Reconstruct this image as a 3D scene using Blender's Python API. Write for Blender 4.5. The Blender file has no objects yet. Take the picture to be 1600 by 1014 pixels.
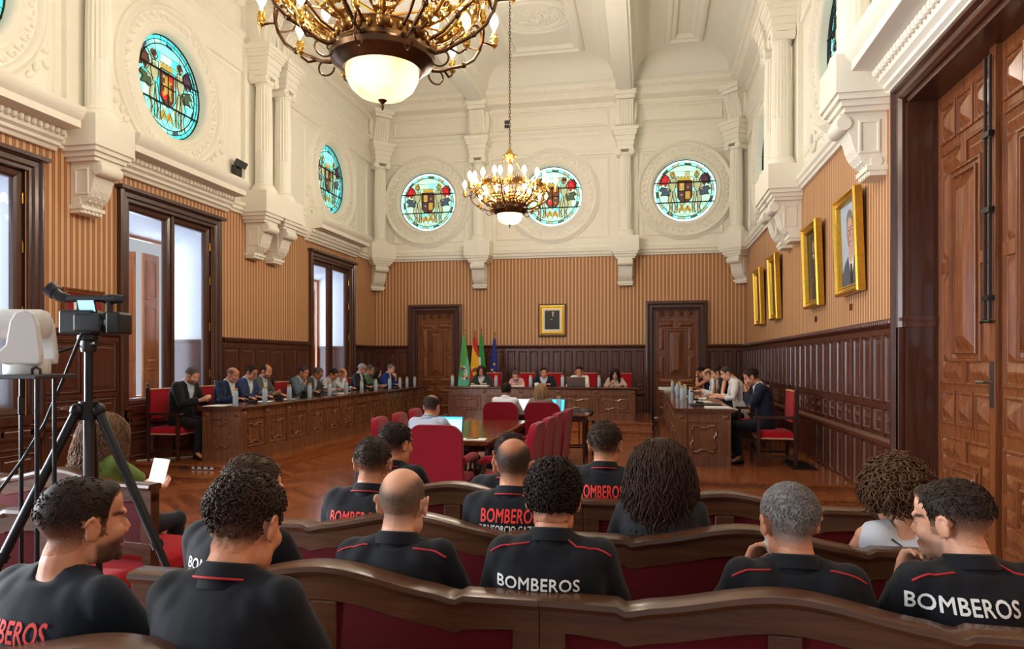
import bpy, bmesh, math, random
from math import sin, cos, tan, pi, radians, atan, atan2, sqrt
from mathutils import Vector, Matrix, Euler, noise
from mathutils.bvhtree import BVHTree
random.seed(7)
SC = bpy.context.scene
COL = SC.collection
R = radians

# ------------------------------------------------------------------ camera
F, TH, HCAM = 1085.0, R(10.95), 1.62
cam_d = bpy.data.cameras.new('camera')
cam = bpy.data.objects.new('camera', cam_d)
COL.objects.link(cam)
cam.location = (0, 0, HCAM)
cam.rotation_euler = (R(90), 0, TH)
cam_d.sensor_width = 36.0
cam_d.lens = 36.0 * F / 1600
cam_d.shift_y = (564 - 507) / 1600
cam_d.clip_start = 0.05
SC.camera = cam

def x_at(px, Y):
    'lateral position of something standing at distance Y that the photo shows in column px'
    return Y * tan(atan((px - 800) / F) - TH)

# ------------------------------------------------------------------ materials
def lin(c):
    return tuple(((v / 255) / 12.92 if v / 255 <= 0.04045 else ((v / 255 + 0.055) / 1.055) ** 2.4) for v in c) + (1.0,)

class NT:
    def __init__(s, name):
        s.m = bpy.data.materials.new(name); s.m.use_nodes = True
        s.t = s.m.node_tree; s.t.nodes.clear()
        s.out = s.n('ShaderNodeOutputMaterial')
    def n(s, kind, **kw):
        nd = s.t.nodes.new(kind)
        for k, v in kw.items(): setattr(nd, k, v)
        return nd
    def l(s, a, b): s.t.links.new(a, b)
    def math(s, op, a, b=None, c=None):
        nd = s.n('ShaderNodeMath', operation=op)
        for i, v in enumerate((a, b, c)):
            if v is None: continue
            if isinstance(v, (int, float)): nd.inputs[i].default_value = v
            else: s.l(v, nd.inputs[i])
        return nd.outputs[0]
    def mix(s, f, a, b):
        nd = s.n('ShaderNodeMix', data_type='RGBA')
        for i, v in ((0, f), (6, a), (7, b)):
            if isinstance(v, (int, float, tuple)): nd.inputs[i].default_value = v
            else: s.l(v, nd.inputs[i])
        return nd.outputs[2]
    def noise(s, vec, scale, detail=3, rough=.5):
        nd = s.n('ShaderNodeTexNoise'); nd.inputs['Scale'].default_value = scale
        nd.inputs['Detail'].default_value = detail; nd.inputs['Roughness'].default_value = rough
        if vec is not None: s.l(vec, nd.inputs['Vector'])
        return nd
    def mapping(s, vec, scale=(1, 1, 1), rot=(0, 0, 0), loc=(0, 0, 0)):
        nd = s.n('ShaderNodeMapping'); s.l(vec, nd.inputs[0])
        nd.inputs['Scale'].default_value = scale; nd.inputs['Rotation'].default_value = rot; nd.inputs['Location'].default_value = loc
        return nd.outputs[0]
    def obj(s): return s.n('ShaderNodeTexCoord').outputs['Object']
    def pos(s): return s.n('ShaderNodeNewGeometry').outputs['Position']
    def bump(s, h, strength=.3, dist=.01):
        nd = s.n('ShaderNodeBump'); nd.inputs['Strength'].default_value = strength; nd.inputs['Distance'].default_value = dist
        s.l(h, nd.inputs['Height']); return nd.outputs[0]
    def bsdf(s, col, rough=.5, metal=0, spec=.5, normal=None, sheen=0, coat=0, **kw):
        b = s.n('ShaderNodeBsdfPrincipled')
        for nm, v in (('Base Color', col), ('Roughness', rough), ('Metallic', metal), ('Specular IOR Level', spec),
                      ('Sheen Weight', sheen), ('Coat Weight', coat)):
            if isinstance(v, (int, float, tuple)): b.inputs[nm].default_value = v
            else: s.l(v, b.inputs[nm])
        for nm, v in kw.items(): b.inputs[nm.replace('_', ' ')].default_value = v
        if normal is not None: s.l(normal, b.inputs['Normal'])
        s.l(b.outputs[0], s.out.inputs[0]); return b
    def ramp(s, f, stops, interp='LINEAR'):
        nd = s.n('ShaderNodeValToRGB'); e = nd.color_ramp.elements; nd.color_ramp.interpolation = interp
        while len(e) < len(stops): e.new(.5)
        for i, (p, c) in enumerate(stops): e[i].position = p; e[i].color = c
        s.l(f, nd.inputs[0]); return nd.outputs[0]

M = {}
def plain(name, rgb, rough=.5, metal=0, spec=.5, var=.0, scale=30, bump=0, sheen=0, coat=0, **kw):
    t = NT(name); c = lin(rgb); nrm = None
    if var or bump:
        nz = t.noise(t.obj(), scale)
        if var:
            dk = tuple(v * (1 - var) for v in c[:3]) + (1,); lt = tuple(min(1, v * (1 + var)) for v in c[:3]) + (1,)
            c = t.mix(nz.outputs[0], dk, lt)
        if bump: nrm = t.bump(nz.outputs[0], bump, .004)
    t.bsdf(c, rough, metal, spec, nrm, sheen, coat, **kw)
    M[name] = t.m; return t.m

def wood(name, dark, light, scale=1.0, rough=.3, axis='Z', coat=.2, spec=.5):
    t = NT(name); o = t.pos()
    sc = {'Z': (22, 22, 1.1), 'X': (1.1, 22, 22), 'Y': (22, 1.1, 22)}[axis]
    v = t.mapping(o, tuple(a * scale for a in sc))
    n1 = t.noise(v, 1.6, 5, .62); n2 = t.noise(t.mapping(o, tuple(a * scale * 3 for a in sc)), 2.0, 3, .6)
    big = t.noise(o, .9, 2)
    f = t.math('ADD', t.math('MULTIPLY', n1.outputs[0], .75), t.math('MULTIPLY', n2.outputs[0], .35))
    f = t.math('ADD', f, t.math('MULTIPLY', big.outputs[0], .25))
    col = t.ramp(f, [(.38, lin(dark)), (.78, lin(light))])
    rr = t.math('ADD', rough - .06, t.math('MULTIPLY', n1.outputs[0], .14))
    t.bsdf(col, rr, 0, spec, t.bump(n2.outputs[0], .12, .003), coat=coat, Coat_Roughness=.15)
    M[name] = t.m; return t.m

def emis(name, rgb, strength, rough=.3):
    t = NT(name); b = t.bsdf(lin(rgb), rough)
    b.inputs['Emission Color'].default_value = lin(rgb); b.inputs['Emission Strength'].default_value = strength
    M[name] = t.m; return t.m

# ------------------------------------------------------------------ mesh builder
class MB:
    def __init__(s): s.v = []; s.f = []; s.m = []; s.mi = 0; s.X = None
    def mat(s, i): s.mi = i; return s
    def addv(s, pts):
        b = len(s.v)
        if s.X is not None: pts = [s.X @ Vector(p) for p in pts]
        s.v.extend([tuple(p) for p in pts]); return b
    def face(s, idx): s.f.append(tuple(idx)); s.m.append(s.mi)
    def poly(s, pts): b = s.addv(pts); s.face(range(b, b + len(pts)))
    def box(s, x0, x1, y0, y1, z0, z1):
        if x0 > x1: x0, x1 = x1, x0
        if y0 > y1: y0, y1 = y1, y0
        if z0 > z1: z0, z1 = z1, z0
        b = s.addv([(x0, y0, z0), (x1, y0, z0), (x1, y1, z0), (x0, y1, z0), (x0, y0, z1), (x1, y0, z1), (x1, y1, z1), (x0, y1, z1)])
        for q in ((0, 3, 2, 1), (4, 5, 6, 7), (0, 1, 5, 4), (1, 2, 6, 5), (2, 3, 7, 6), (3, 0, 4, 7)): s.face([b + i for i in q])
        return s
    def loops(s, rings, closed=True, cap0=True, cap1=True, wrap=False):
        n = len(rings[0]); bs = [s.addv(r) for r in rings]
        pairs = list(zip(bs[:-1], bs[1:]))
        if wrap: pairs.append((bs[-1], bs[0]))
        for a, b in pairs:
            for i in range(n if closed else n - 1):
                j = (i + 1) % n; s.face((a + i, a + j, b + j, b + i))
        if closed and not wrap:
            if cap0: s.face([bs[0] + i for i in reversed(range(n))])
            if cap1: s.face([bs[-1] + i for i in range(n)])
        return s
    def lathe(s, prof, c=(0, 0, 0), seg=24, axis='Z', cap=True, sx=1.0, sy=1.0, rot=0.0):
        rings = []
        for r, h in prof:
            ring = []
            for i in range(seg):
                a = 2 * pi * i / seg + rot; u, w = r * cos(a) * sx, r * sin(a) * sy
                if axis == 'Z': p = (c[0] + u, c[1] + w, c[2] + h)
                elif axis == 'X': p = (c[0] + h, c[1] + u, c[2] + w)
                elif axis == '-X': p = (c[0] - h, c[1] - u, c[2] + w)
                else: p = (c[0] - u, c[1] + h, c[2] + w)
                ring.append(p)
            rings.append(ring)
        return s.loops(rings, cap0=cap, cap1=cap)
    def tube(s, pts, rad, seg=8, cap=True, flat=None):
        pts = [Vector(p) for p in pts]; n = len(pts)
        if not hasattr(rad, '__len__'): rad = [rad] * n
        t0 = (pts[1] - pts[0]).normalized()
        up = Vector((0, 0, 1)) if abs(t0.z) < .9 else Vector((0, 1, 0))
        nrm = t0.cross(up).normalized(); rings = []
        for i, p in enumerate(pts):
            a = pts[max(0, i - 1)]; b = pts[min(n - 1, i + 1)]
            t = (b - a)
            t = t.normalized() if t.length > 1e-9 else t0
            nrm = (nrm - t * nrm.dot(t))
            nrm = nrm.normalized() if nrm.length > 1e-6 else t.orthogonal().normalized()
            bi = t.cross(nrm); r = rad[i]; fl = flat or 1.0
            rings.append([p + nrm * (r * cos(2 * pi * k / seg)) + bi * (r * fl * sin(2 * pi * k / seg)) for k in range(seg)])
        return s.loops(rings, cap0=cap, cap1=cap)
    def ell(s, c, r, seg=14, rings=9, rot=None):
        c = Vector(c); q = []
        for i in range(rings + 1):
            ph = -pi / 2 + pi * i / rings
            rr = max(cos(ph), .02)
            ring = []
            for k in range(seg):
                a = 2 * pi * k / seg
                p = Vector((r[0] * rr * cos(a), r[1] * rr * sin(a), r[2] * sin(ph)))
                if rot is not None: p = rot @ p
                ring.append(c + p)
            q.append(ring)
        return s.loops(q)
    def extrude(s, prof, o, u, v, w, closed=True):
        'profile points (a,b) -> o + a*u + b*v, swept by vector w'
        o, u, v, w = Vector(o), Vector(u), Vector(v), Vector(w)
        r0 = [o + u * a + v * b for a, b in prof]
        return s.loops([r0, [p + w for p in r0]], closed=closed)
    def frame(s, o, u, v, n, w, h, prof, closed=False):
        'mitred moulding around a rectangle: o corner, u,v unit dirs, n normal; prof = [(inset, height)...]'
        o, u, v, n = Vector(o), Vector(u), Vector(v), Vector(n); rings = []
        for ins, hh in prof:
            rings.append([o + u * ins + v * ins + n * hh, o + u * (w - ins) + v * ins + n * hh,
                          o + u * (w - ins) + v * (h - ins) + n * hh, o + u * ins + v * (h - ins) + n * hh])
        return s.loops(rings, cap0=False, cap1=closed)
    def build(s, name, mats, parent=None, smooth=None, bevel=0, seg=1, loc=None, rotz=0, merge=False):
        me = bpy.data.meshes.new(name)
        me.from_pydata(s.v, [], s.f)
        if not isinstance(mats, (list, tuple)): mats = [mats]
        for m in mats: me.materials.append(M[m] if isinstance(m, str) else m)
        if len(mats) > 1: me.polygons.foreach_set('material_index', s.m)
        bm = bmesh.new(); bm.from_mesh(me)
        if merge: bmesh.ops.remove_doubles(bm, verts=bm.verts, dist=1e-5)
        bmesh.ops.recalc_face_normals(bm, faces=bm.faces)
        bm.to_mesh(me); bm.free()
        if smooth is not None:
            me.polygons.foreach_set('use_smooth', [True] * len(me.polygons))
            if smooth < 180: me.set_sharp_from_angle(angle=R(smooth))
        me.update()
        o = bpy.data.objects.new(name, me); COL.objects.link(o)
        if parent is not None: o.parent = parent
        if loc is not None: o.location = loc
        if rotz: o.rotation_euler = (0, 0, rotz)
        if bevel:
            b = o.modifiers.new('edge', 'BEVEL'); b.width = bevel; b.segments = seg; b.limit_method = 'ANGLE'; b.angle_limit = R(40)
        return o

def tag(o, label, cat, group=None, kind=None):
    o['label'] = label; o['category'] = cat
    if group: o['group'] = group
    if kind: o['kind'] = kind
    return o
def struct(o, label=None):
    o['kind'] = 'structure'
    if label: o['label'] = label
    return o
def thing(name, label, cat, loc=(0, 0, 0), rotz=0, group=None):
    o = bpy.data.objects.new(name, None); COL.objects.link(o)
    o.empty_display_size = .1
    o.location = loc; o.rotation_euler = (0, 0, rotz)
    return tag(o, label, cat, group)
KIDS = {}
def copy_thing(root, loc, rotz=0, label=None, group=None, scale=None):
    def cp(o, parent):
        c = o.copy(); COL.objects.link(c); c.parent = parent
        for ch in o.children: cp(ch, c)
        return c
    r = cp(root, None)
    r.location = loc; r.rotation_euler = (0, 0, rotz)
    if label: r['label'] = label
    if group: r['group'] = group
    if scale: r.scale = scale
    return r
def lerp(a, b, t): return a + (b - a) * t
def sstep(a, b, x):
    if a == b: return 1.0 if x >= a else 0.0
    t = min(1, max(0, (x - a) / (b - a))); return t * t * (3 - 2 * t)
def pw(x, pts):
    if x <= pts[0][0]: return pts[0][1]
    for (a, va), (b, vb) in zip(pts[:-1], pts[1:]):
        if x <= b: return va + (vb - va) * (x - a) / (b - a)
    return pts[-1][1]
# ------------------------------------------------------------------ the palette
plain('plaster', (240, 234, 218), .75, var=.04, scale=6)
plain('plaster_ceiling', (234, 230, 216), .8, var=.03, scale=5)
wood('wood_dark', (48, 22, 15), (92, 48, 32), 1.0, .3)
wood('wood_dark_x', (48, 22, 15), (92, 48, 32), 1.0, .3, 'X')
wood('wood_desk', (90, 52, 34), (124, 78, 50), .7, .26)
wood('wood_desk_top', (58, 30, 20), (96, 54, 34), .8, .14, 'Y')
wood('wood_door', (70, 34, 18), (132, 76, 42), .8, .24)
wood('wood_frame', (44, 22, 16), (80, 44, 30), 1, .3)
wood('wood_bench', (38, 20, 12), (86, 52, 30), .9, .34, 'X')
wood('wood_chair', (30, 14, 11), (58, 30, 22), 1, .35)
wood('wood_shutter', (122, 66, 34), (186, 116, 66), .8, .4)
wood('wood_table', (62, 30, 18), (120, 66, 36), .8, .1, 'Y', coat=.6)
plain('velvet', (82, 7, 18), .85, spec=.15, var=.12, scale=60, sheen=.1)
plain('velvet_chair', (128, 12, 30), .85, spec=.15, var=.1, scale=60, sheen=.12)
plain('velvet_seat', (166, 16, 30), .8, spec=.15, var=.1, scale=50, sheen=.1)
plain('gold', (196, 156, 78), .3, 1.0, var=.4, scale=45, bump=.3)
plain('gilt', (206, 160, 62), .32, .85, var=.25, scale=20)
plain('bronze', (92, 66, 44), .3, .9, var=.2, scale=20)
plain('bronze_gold', (128, 92, 50), .35, .95, var=.5, scale=60, bump=.4)
plain('brass', (190, 140, 60), .25, 1.0)
plain('steel', (150, 152, 156), .3, 1.0)
plain('black_plastic', (16, 17, 20), .4)
plain('black_metal', (22, 23, 27), .35, .3)
plain('dark_grey_plastic', (52, 54, 58), .4)
plain('camera_white', (206, 206, 204), .4)
plain('paper', (236, 234, 226), .8)
plain('white_plastic', (224, 224, 220), .4)
plain('cable_grey', (196, 190, 176), .5)
plain('cork', (196, 150, 96), .7, var=.15, scale=120)
plain('lead', (22, 22, 24), .5, .4)
plain('wall_white', (226, 230, 238), .8)
plain('red_mat', (140, 20, 30), .8)
plain('fringe', (206, 152, 112), .8)

t = NT('wallpaper')          # vertical stripes: tan between brown bands edged with thin dark red
sx = t.n('ShaderNodeSeparateXYZ'); t.l(t.pos(), sx.inputs[0])
u = t.math('ADD', sx.outputs[0], sx.outputs[1])
fr = t.math('FRACT', t.math('MULTIPLY', u, 1 / .094))
TAN, BRN, LIN = lin((216, 174, 126)), lin((164, 104, 74)), lin((124, 62, 48))
col = t.ramp(fr, [(0, TAN), (.40, TAN), (.43, LIN), (.50, LIN), (.53, BRN), (.86, BRN), (.89, LIN), (.96, LIN), (.99, TAN)])
nz = t.noise(t.mapping(t.pos(), (260, 260, 40)), 1, 2)
col = t.mix(t.math('MULTIPLY', nz.outputs[0], .25), col, lin((236, 190, 130)))
t.bsdf(col, .6, 0, .3)
M['wallpaper'] = t.m

t = NT('parquet')            # chevron laid boards
sx = t.n('ShaderNodeSeparateXYZ'); t.l(t.pos(), sx.inputs[0])
w = .55
zig = t.math('PINGPONG', sx.outputs[0], w)
v = t.math('ADD', sx.outputs[1], t.math('MULTIPLY', zig, .9))
b = t.math('MULTIPLY', v, 1 / .115)
fb = t.math('FRACT', b); ib = t.math('FLOOR', b)
col_i = t.math('FLOOR', t.math('MULTIPLY', sx.outputs[0], 1 / w))
wn = t.n('ShaderNodeTexWhiteNoise', noise_dimensions='2D')
cx = t.n('ShaderNodeCombineXYZ'); t.l(ib, cx.inputs[0]); t.l(col_i, cx.inputs[1]); t.l(cx.outputs[0], wn.inputs['Vector'])
grain = t.noise(t.mapping(t.pos(), (9, 9, 1)), 4, 4)
f = t.math('ADD', t.math('MULTIPLY', wn.outputs[0], .55), t.math('MULTIPLY', grain.outputs[0], .45))
colr = t.ramp(f, [(.15, lin((104, 50, 24))), (.85, lin((170, 98, 54)))])
fx = t.math('FRACT', t.math('MULTIPLY', sx.outputs[0], 1 / w))
seam = t.math('MAXIMUM', t.math('LESS_THAN', fb, .05), t.math('MAXIMUM', t.math('LESS_THAN', fx, .012), t.math('GREATER_THAN', fx, .988)))
colr = t.mix(seam, colr, lin((58, 26, 12)))
t.bsdf(colr, t.math('ADD', .16, t.math('MULTIPLY', grain.outputs[0], .12)), 0, .5, t.bump(t.math('SUBTRACT', 1, seam), .25, .003), coat=.25, Coat_Roughness=.12)
M['parquet'] = t.m
wood('dais_wood', (92, 44, 20), (156, 88, 44), .7, .2, 'Y', coat=.3)

t = NT('frosted_globe')
tl = t.n('ShaderNodeBsdfTranslucent'); tl.inputs[0].default_value = (1, .9, .68, 1)
df = t.n('ShaderNodeBsdfPrincipled'); df.inputs['Base Color'].default_value = lin((236, 202, 142)); df.inputs['Roughness'].default_value = .25
df.inputs['Emission Color'].default_value = lin((255, 226, 170)); df.inputs['Emission Strength'].default_value = .12
mx = t.n('ShaderNodeMixShader'); mx.inputs[0].default_value = .5; t.l(tl.outputs[0], mx.inputs[1]); t.l(df.outputs[0], mx.inputs[2]); t.l(mx.outputs[0], t.out.inputs[0])
M['frosted_globe'] = t.m
emis('bulb_glow', (255, 226, 176), 14)
emis('lamp_core', (255, 236, 200), 9)

t = NT('clear_glass')
g = t.n('ShaderNodeBsdfGlossy'); g.inputs['Roughness'].default_value = .02
tr = t.n('ShaderNodeBsdfTransparent'); fz = t.n('ShaderNodeLayerWeight'); fz.inputs[0].default_value = .5
fac = t.math('ADD', .04, t.math('MULTIPLY', t.math('POWER', fz.outputs['Facing'], 4), .6))
mx = t.n('ShaderNodeMixShader'); t.l(fac, mx.inputs[0]); t.l(tr.outputs[0], mx.inputs[1]); t.l(g.outputs[0], mx.inputs[2])
t.l(mx.outputs[0], t.out.inputs[0]); M['clear_glass'] = t.m

t = NT('bottle_frost')
t.bsdf(lin((206, 222, 232)), .35, Transmission_Weight=.35, IOR=1.3); M['bottle_frost'] = t.m
emis('screen_blue', (150, 205, 235), 1.0); emis('screen_white', (214, 226, 236), .9); emis('screen_teal', (70, 190, 215), 1.0)

for nm, rgb, st in (('glass_cyan', (74, 212, 216), 1.1), ('glass_pale', (172, 214, 190), .95), ('glass_aqua', (124, 218, 206), 1.05),
                    ('glass_red', (190, 36, 40), .7), ('glass_brown', (96, 58, 38), .5), ('glass_gold', (176, 146, 62), .7),
                    ('glass_flesh', (164, 166, 126), .75), ('glass_slate', (70, 84, 100), .5), ('glass_green', (66, 84, 60), .5), ('glass_purple', (86, 52, 66), .5)):
    emis(nm, rgb, st)
emis('glass_rim', (196, 246, 238), 1.7)
# ------------------------------------------------------------------ the hall
XL, XR, YB, Y0 = -7.45, 2.47, 18.3, -1.5
ZD, ZP, ZC = 2.05, 4.40, 8.72         # dado top, wallpaper top, cornice top
DAIS = .16
FR = {'left': Matrix(((0, 1, 0, XL), (1, 0, 0, 0), (0, 0, 1, 0), (0, 0, 0, 1))),
      'right': Matrix(((0, -1, 0, XR), (1, 0, 0, 0), (0, 0, 1, 0), (0, 0, 0, 1))),
      'back': Matrix(((1, 0, 0, 0), (0, -1, 0, YB), (0, 0, 1, 0), (0, 0, 0, 1)))}
# local wall frame: (along the wall, out into the room, up)

def wall_sheet(mb, holes, a0, a1, z0, z1, n=0.0):
    aa = sorted({a0, a1} | {v for h in holes for v in h[:2] if a0 < v < a1})
    zz = sorted({z0, z1} | {v for h in holes for v in h[2:] if z0 < v < z1})
    for i in range(len(aa) - 1):
        for k in range(len(zz) - 1):
            ca, cz = (aa[i] + aa[i + 1]) / 2, (zz[k] + zz[k + 1]) / 2
            if any(h[0] < ca < h[1] and h[2] < cz < h[3] for h in holes): continue
            mb.poly([(aa[i], n, zz[k]), (aa[i + 1], n, zz[k]), (aa[i + 1], n, zz[k + 1]), (aa[i], n, zz[k + 1])])

def wall_round(mb, a0, a1, z0, z1, ca, cz, r, n=0.0):
    angs = sorted([2 * pi * i / 56 for i in range(56)] + [atan2(z - cz, a - ca) % (2 * pi) for a in (a0, a1) for z in (z0, z1)])
    inn, out = [], []
    for t in angs:
        c, s_ = cos(t), sin(t)
        k = min(((a1 - ca) / c if c > 1e-9 else (a0 - ca) / c if c < -1e-9 else 1e9), ((z1 - cz) / s_ if s_ > 1e-9 else (z0 - cz) / s_ if s_ < -1e-9 else 1e9))
        inn.append((ca + r * c, n, cz + r * s_)); out.append((ca + k * c, n, cz + k * s_))
    for i in range(len(angs)):
        j = (i + 1) % len(angs); mb.poly([inn[i], inn[j], out[j], out[i]])

WIN = [(-2.3, -.1), (1.35, 3.65), (5.1, 7.35), (8.75, 11.05), (14.5, 16.8)]
SIDE_C = [6.22, 9.9, 15.65]
BACK_C = [-5.92, -2.46, .97]
CZ = 6.0
for side in ('left', 'right', 'back'):
    mb = MB(); mb.X = FR[side]
    if side == 'left': holes = [(a + .15, b - .15, .95, 3.95) for a, b in WIN]; span = (Y0, YB)
    elif side == 'right': holes = [(4.9, 7.34, 0, 4.2)]; span = (Y0, YB)
    else: holes = [(-6.2, -5.15, DAIS, 3.0), (.2, 1.3, DAIS, 3.0)]; span = (XL, XR)
    mb.mat(0); wall_sheet(mb, holes, span[0], span[1], 0, ZP)
    mb.mat(1)
    if side == 'back': cells = [(XL, -4.39, BACK_C[0]), (-4.39, -.53, BACK_C[1]), (-.53, XR, BACK_C[2])]
    else:
        cells = [(4.35, 8.05, 6.22), (8.05, 12.45, 9.9), (12.45, YB, 15.65)]
        mb.poly([(Y0, 0, ZP), (4.35, 0, ZP), (4.35, 0, ZC + .6), (Y0, 0, ZC + .6)])
    for a0, a1, c in cells: wall_round(mb, a0, a1, ZP, ZC + .6, c, CZ, .80)
    struct(mb.build('wall_' + side, ['wallpaper', 'plaster']))

mb = MB(); mb.poly([(XL, Y0, 0), (XR + .5, Y0, 0), (XR + .5, YB + .5, 0), (XL, YB + .5, 0)])
struct(mb.build('floor', 'parquet'))
# raised platforms along the walls, each with a lower step
for nm, bx in (('dais_left', [(XL, -5.42, 8.8, YB + .3, 0, DAIS), (XL, -5.3, 8.35, 8.8, 0, .08)]),
               ('dais_right', [(.28, XR, 8.8, YB + .3, 0, DAIS), (.16, XR, 8.35, 8.8, 0, .08)]),
               ('dais_back', [(-4.9, .12, 15.25, YB - .03, 0, .28), (-4.9, .12, 14.9, 15.25, 0, .14)])):
    mb = MB()
    for b in bx:
        mb.box(*b); x0, x1, y0, y1, z0, z1 = b
        mb.box(x0 if x0 == XL else x0 - .02, x1 if x1 == XR else x1 + .02, y0 - .025, y0 + .02, z1 - .03, z1 + .002)
    struct(mb.build(nm, 'dais_wood'))

# ---- ceiling: coffers between beams
def loft_rect(mb, x0, x1, y0, y1, prof, close=True):
    rings = [[(x0 + i, y0 + i, z), (x1 - i, y0 + i, z), (x1 - i, y1 - i, z), (x0 + i, y1 - i, z)] for i, z in prof]
    mb.loops(rings, cap0=False, cap1=close)
mb = MB()
ZBM = 8.45
beam_x = [(-4.39 - .22, -4.39 + .22), (-.53 - .22, -.53 + .22)]
beam_y = [(3.2, 4.1), (7.82, 8.28), (12.0, 12.95)]
xs = [(XL + .40, -4.61), (-4.17, -.75), (-.31, XR - .40)]
ys = [(Y0, 3.2), (4.1, 7.82), (8.28, 12.0), (12.95, YB - .40)]
cove = [(-.02, 8.70), (0, 8.72), (.03, 8.74), (.03, 8.78), (.07, 8.8), (.09, 8.9)] + \
       [(.09 + .62 * (1 - cos(t)), 8.9 + .42 * sin(t)) for t in [pi / 2 * k / 7 for k in range(1, 8)]] + \
       [(.74, 9.32), (.76, 9.25), (.82, 9.22), (.86, 9.22), (.9, 9.27), (.98, 9.27), (1.0, 9.34), (1.03, 9.36)]
for x0, x1 in xs:
    for y0, y1 in ys: loft_rect(mb, x0, x1, y0, y1, cove)
struct(mb.build('ceiling', 'plaster_ceiling', smooth=30))
nb = 0
for x0, x1 in beam_x:
    mb = MB(); mb.box(x0, x1, Y0, YB, ZBM, 9.6); mb.box(x0 + .06, x1 - .06, Y0, YB - .4, ZBM - .03, ZBM)
    struct(mb.build('ceiling_beam', 'plaster_ceiling'))
for y0, y1 in beam_y:
    mb = MB(); mb.box(XL, XR, y0, y1, ZBM - .005, 9.6); mb.box(XL + .4, XR - .4, y0 + .06, y1 - .06, ZBM - .035, ZBM)
    struct(mb.build('ceiling_beam', 'plaster_ceiling'))
mb = MB()   # oval medallions of the middle coffers
for yc in (15.45, 10.14, 5.96):
    c = (-2.46, yc, 9.36)
    for r, w in ((.78, .07), (.66, .035), (.56, .03)):
        rings = []
        for i in range(48):
            a = 2 * pi * i / 48; d = Vector((cos(a) * 1.12, sin(a) * .9, 0))
            rings.append([Vector(c) + d * r + d.normalized() * (w * cos(k * pi / 3)) + Vector((0, 0, w * sin(k * pi / 3))) for k in range(6)])
        mb.loops(rings, wrap=True)
    rnd = random.Random(3)
    for i in range(60):
        a = rnd.random() * 2 * pi; rr = .5 * sqrt(rnd.random())
        mb.ell((c[0] + rr * cos(a) * 1.1, c[1] + rr * sin(a) * .85, 9.35), (.07, .035, .03), 8, 5, Matrix.Rotation(rnd.random() * 6, 3, 'Z'))
struct(mb.build('trim_1', 'plaster_ceiling', smooth=60), 'oval plaster medallion of the coffered ceiling')

# ---- running cornices
corn_lo = [(0, 4.36), (.05, 4.36), (.06, 4.40), (.09, 4.42), (.09, 4.47), (.12, 4.5), (.12, 4.56), (.03, 4.6), (.03, 4.7), (0, 4.72)]
corn_mid = [(0, 7.02), (.05, 7.03), (.05, 7.1), (.03, 7.12), (.03, 7.5), (.07, 7.54), (.07, 7.6), (.14, 7.66), (.14, 7.72), (0, 7.74)]
corn_up = [(0, 8.24), (.05, 8.25), (.08, 8.3), (.08, 8.36), (.30, 8.42), (.30, 8.5), (.36, 8.56), (.36, 8.62), (.40, 8.66), (.42, 8.74), (0, 8.74)]
def panel_outline(mb, a0, a1, z0, z1, w=.07, h=.03):
    mb.frame((a0, 0, z0), (1, 0, 0), (0, 0, 1), (0, 1, 0), a1 - a0, z1 - z0, [(0, 0), (.012, h * .7), (w * .5, h), (w * .7, h * .6), (w, 0)])
SPANS = {'left': (Y0, YB), 'right': (Y0, YB), 'back': (XL, XR)}
for k, side in enumerate(('left', 'right', 'back')):
    mb = MB(); mb.X = FR[side]; a0, a1 = SPANS[side]
    for pf in (corn_lo, corn_mid, corn_up):
        mb.extrude([(n, z) for n, z in pf], (a0, 0, 0), (0, 1, 0), (0, 0, 1), (a1 - a0, 0, 0))
    n_d = int((a1 - a0) / .075)
    for i in range(n_d):     # dentils under the upper cornice
        a = a0 + (i + .5) * .075
        if side != 'back' and a < 6: continue
        mb.box(a - .02, a + .02, .36, .40, 8.58, 8.63)
    if side == 'back': segs = [(-6.95, -4.75), (-4.03, -.89), (-.17, 1.97)]; cs = BACK_C
    else: segs = [(4.7, 7.65), (8.45, 11.75), (13.15, 17.8)]; cs = SIDE_C
    for (s0, s1), c in zip(segs, cs):
        panel_outline(mb, s0 + .06, s1 - .06, 7.78, 8.2)
        panel_outline(mb, s0 + .05, s1 - .05, 4.85, 6.98)
        if side != 'back':
            panel_outline(mb, c + 1.36, s1 - .1, 4.95, 6.9, .05, .02)
            panel_outline(mb, s0 + .1, c - 1.36, 4.95, 6.9, .05, .02)
    struct(mb.build('trim_%d' % (2 + k), 'plaster', smooth=25), 'white plaster cornices and panels of the ' + side + ' wall')

# hoods above the side wall windows and doors
def hood(mb, a0, a1):
    pf = [(0, 4.30), (.06, 4.30), (.08, 4.34), (.12, 4.36), (.12, 4.40), (.17, 4.43), (.17, 4.47), (.2, 4.56), (.42, 4.57), (.42, 4.66), (.46, 4.7), (.5, 4.78), (.5, 4.82), (.1, 4.86), (0, 4.86)]
    mb.extrude(pf, (a0, 0, 0), (0, 1, 0), (0, 0, 1), (a1 - a0, 0, 0))
    n = int((a1 - a0) / .085)
    for i in range(n):
        a = a0 + (i + .5) * (a1 - a0) / n
        mb.ell((a, .205, 4.515), (.032, .035, .045), 8, 5)
for k, (side, spans) in enumerate((('left', [(8.55, 11.3), (14.25, 16.95), (4.9, 7.6)]), ('right', [(4.75, 7.6)]))):
    for s0, s1 in spans:
        mb = MB(); mb.X = FR[side]; hood(mb, s0, s1)
        struct(mb.build('trim_%d' % (5 + k), 'plaster', smooth=30), 'projecting plaster hood over the ' + side + ' wall opening')

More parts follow.
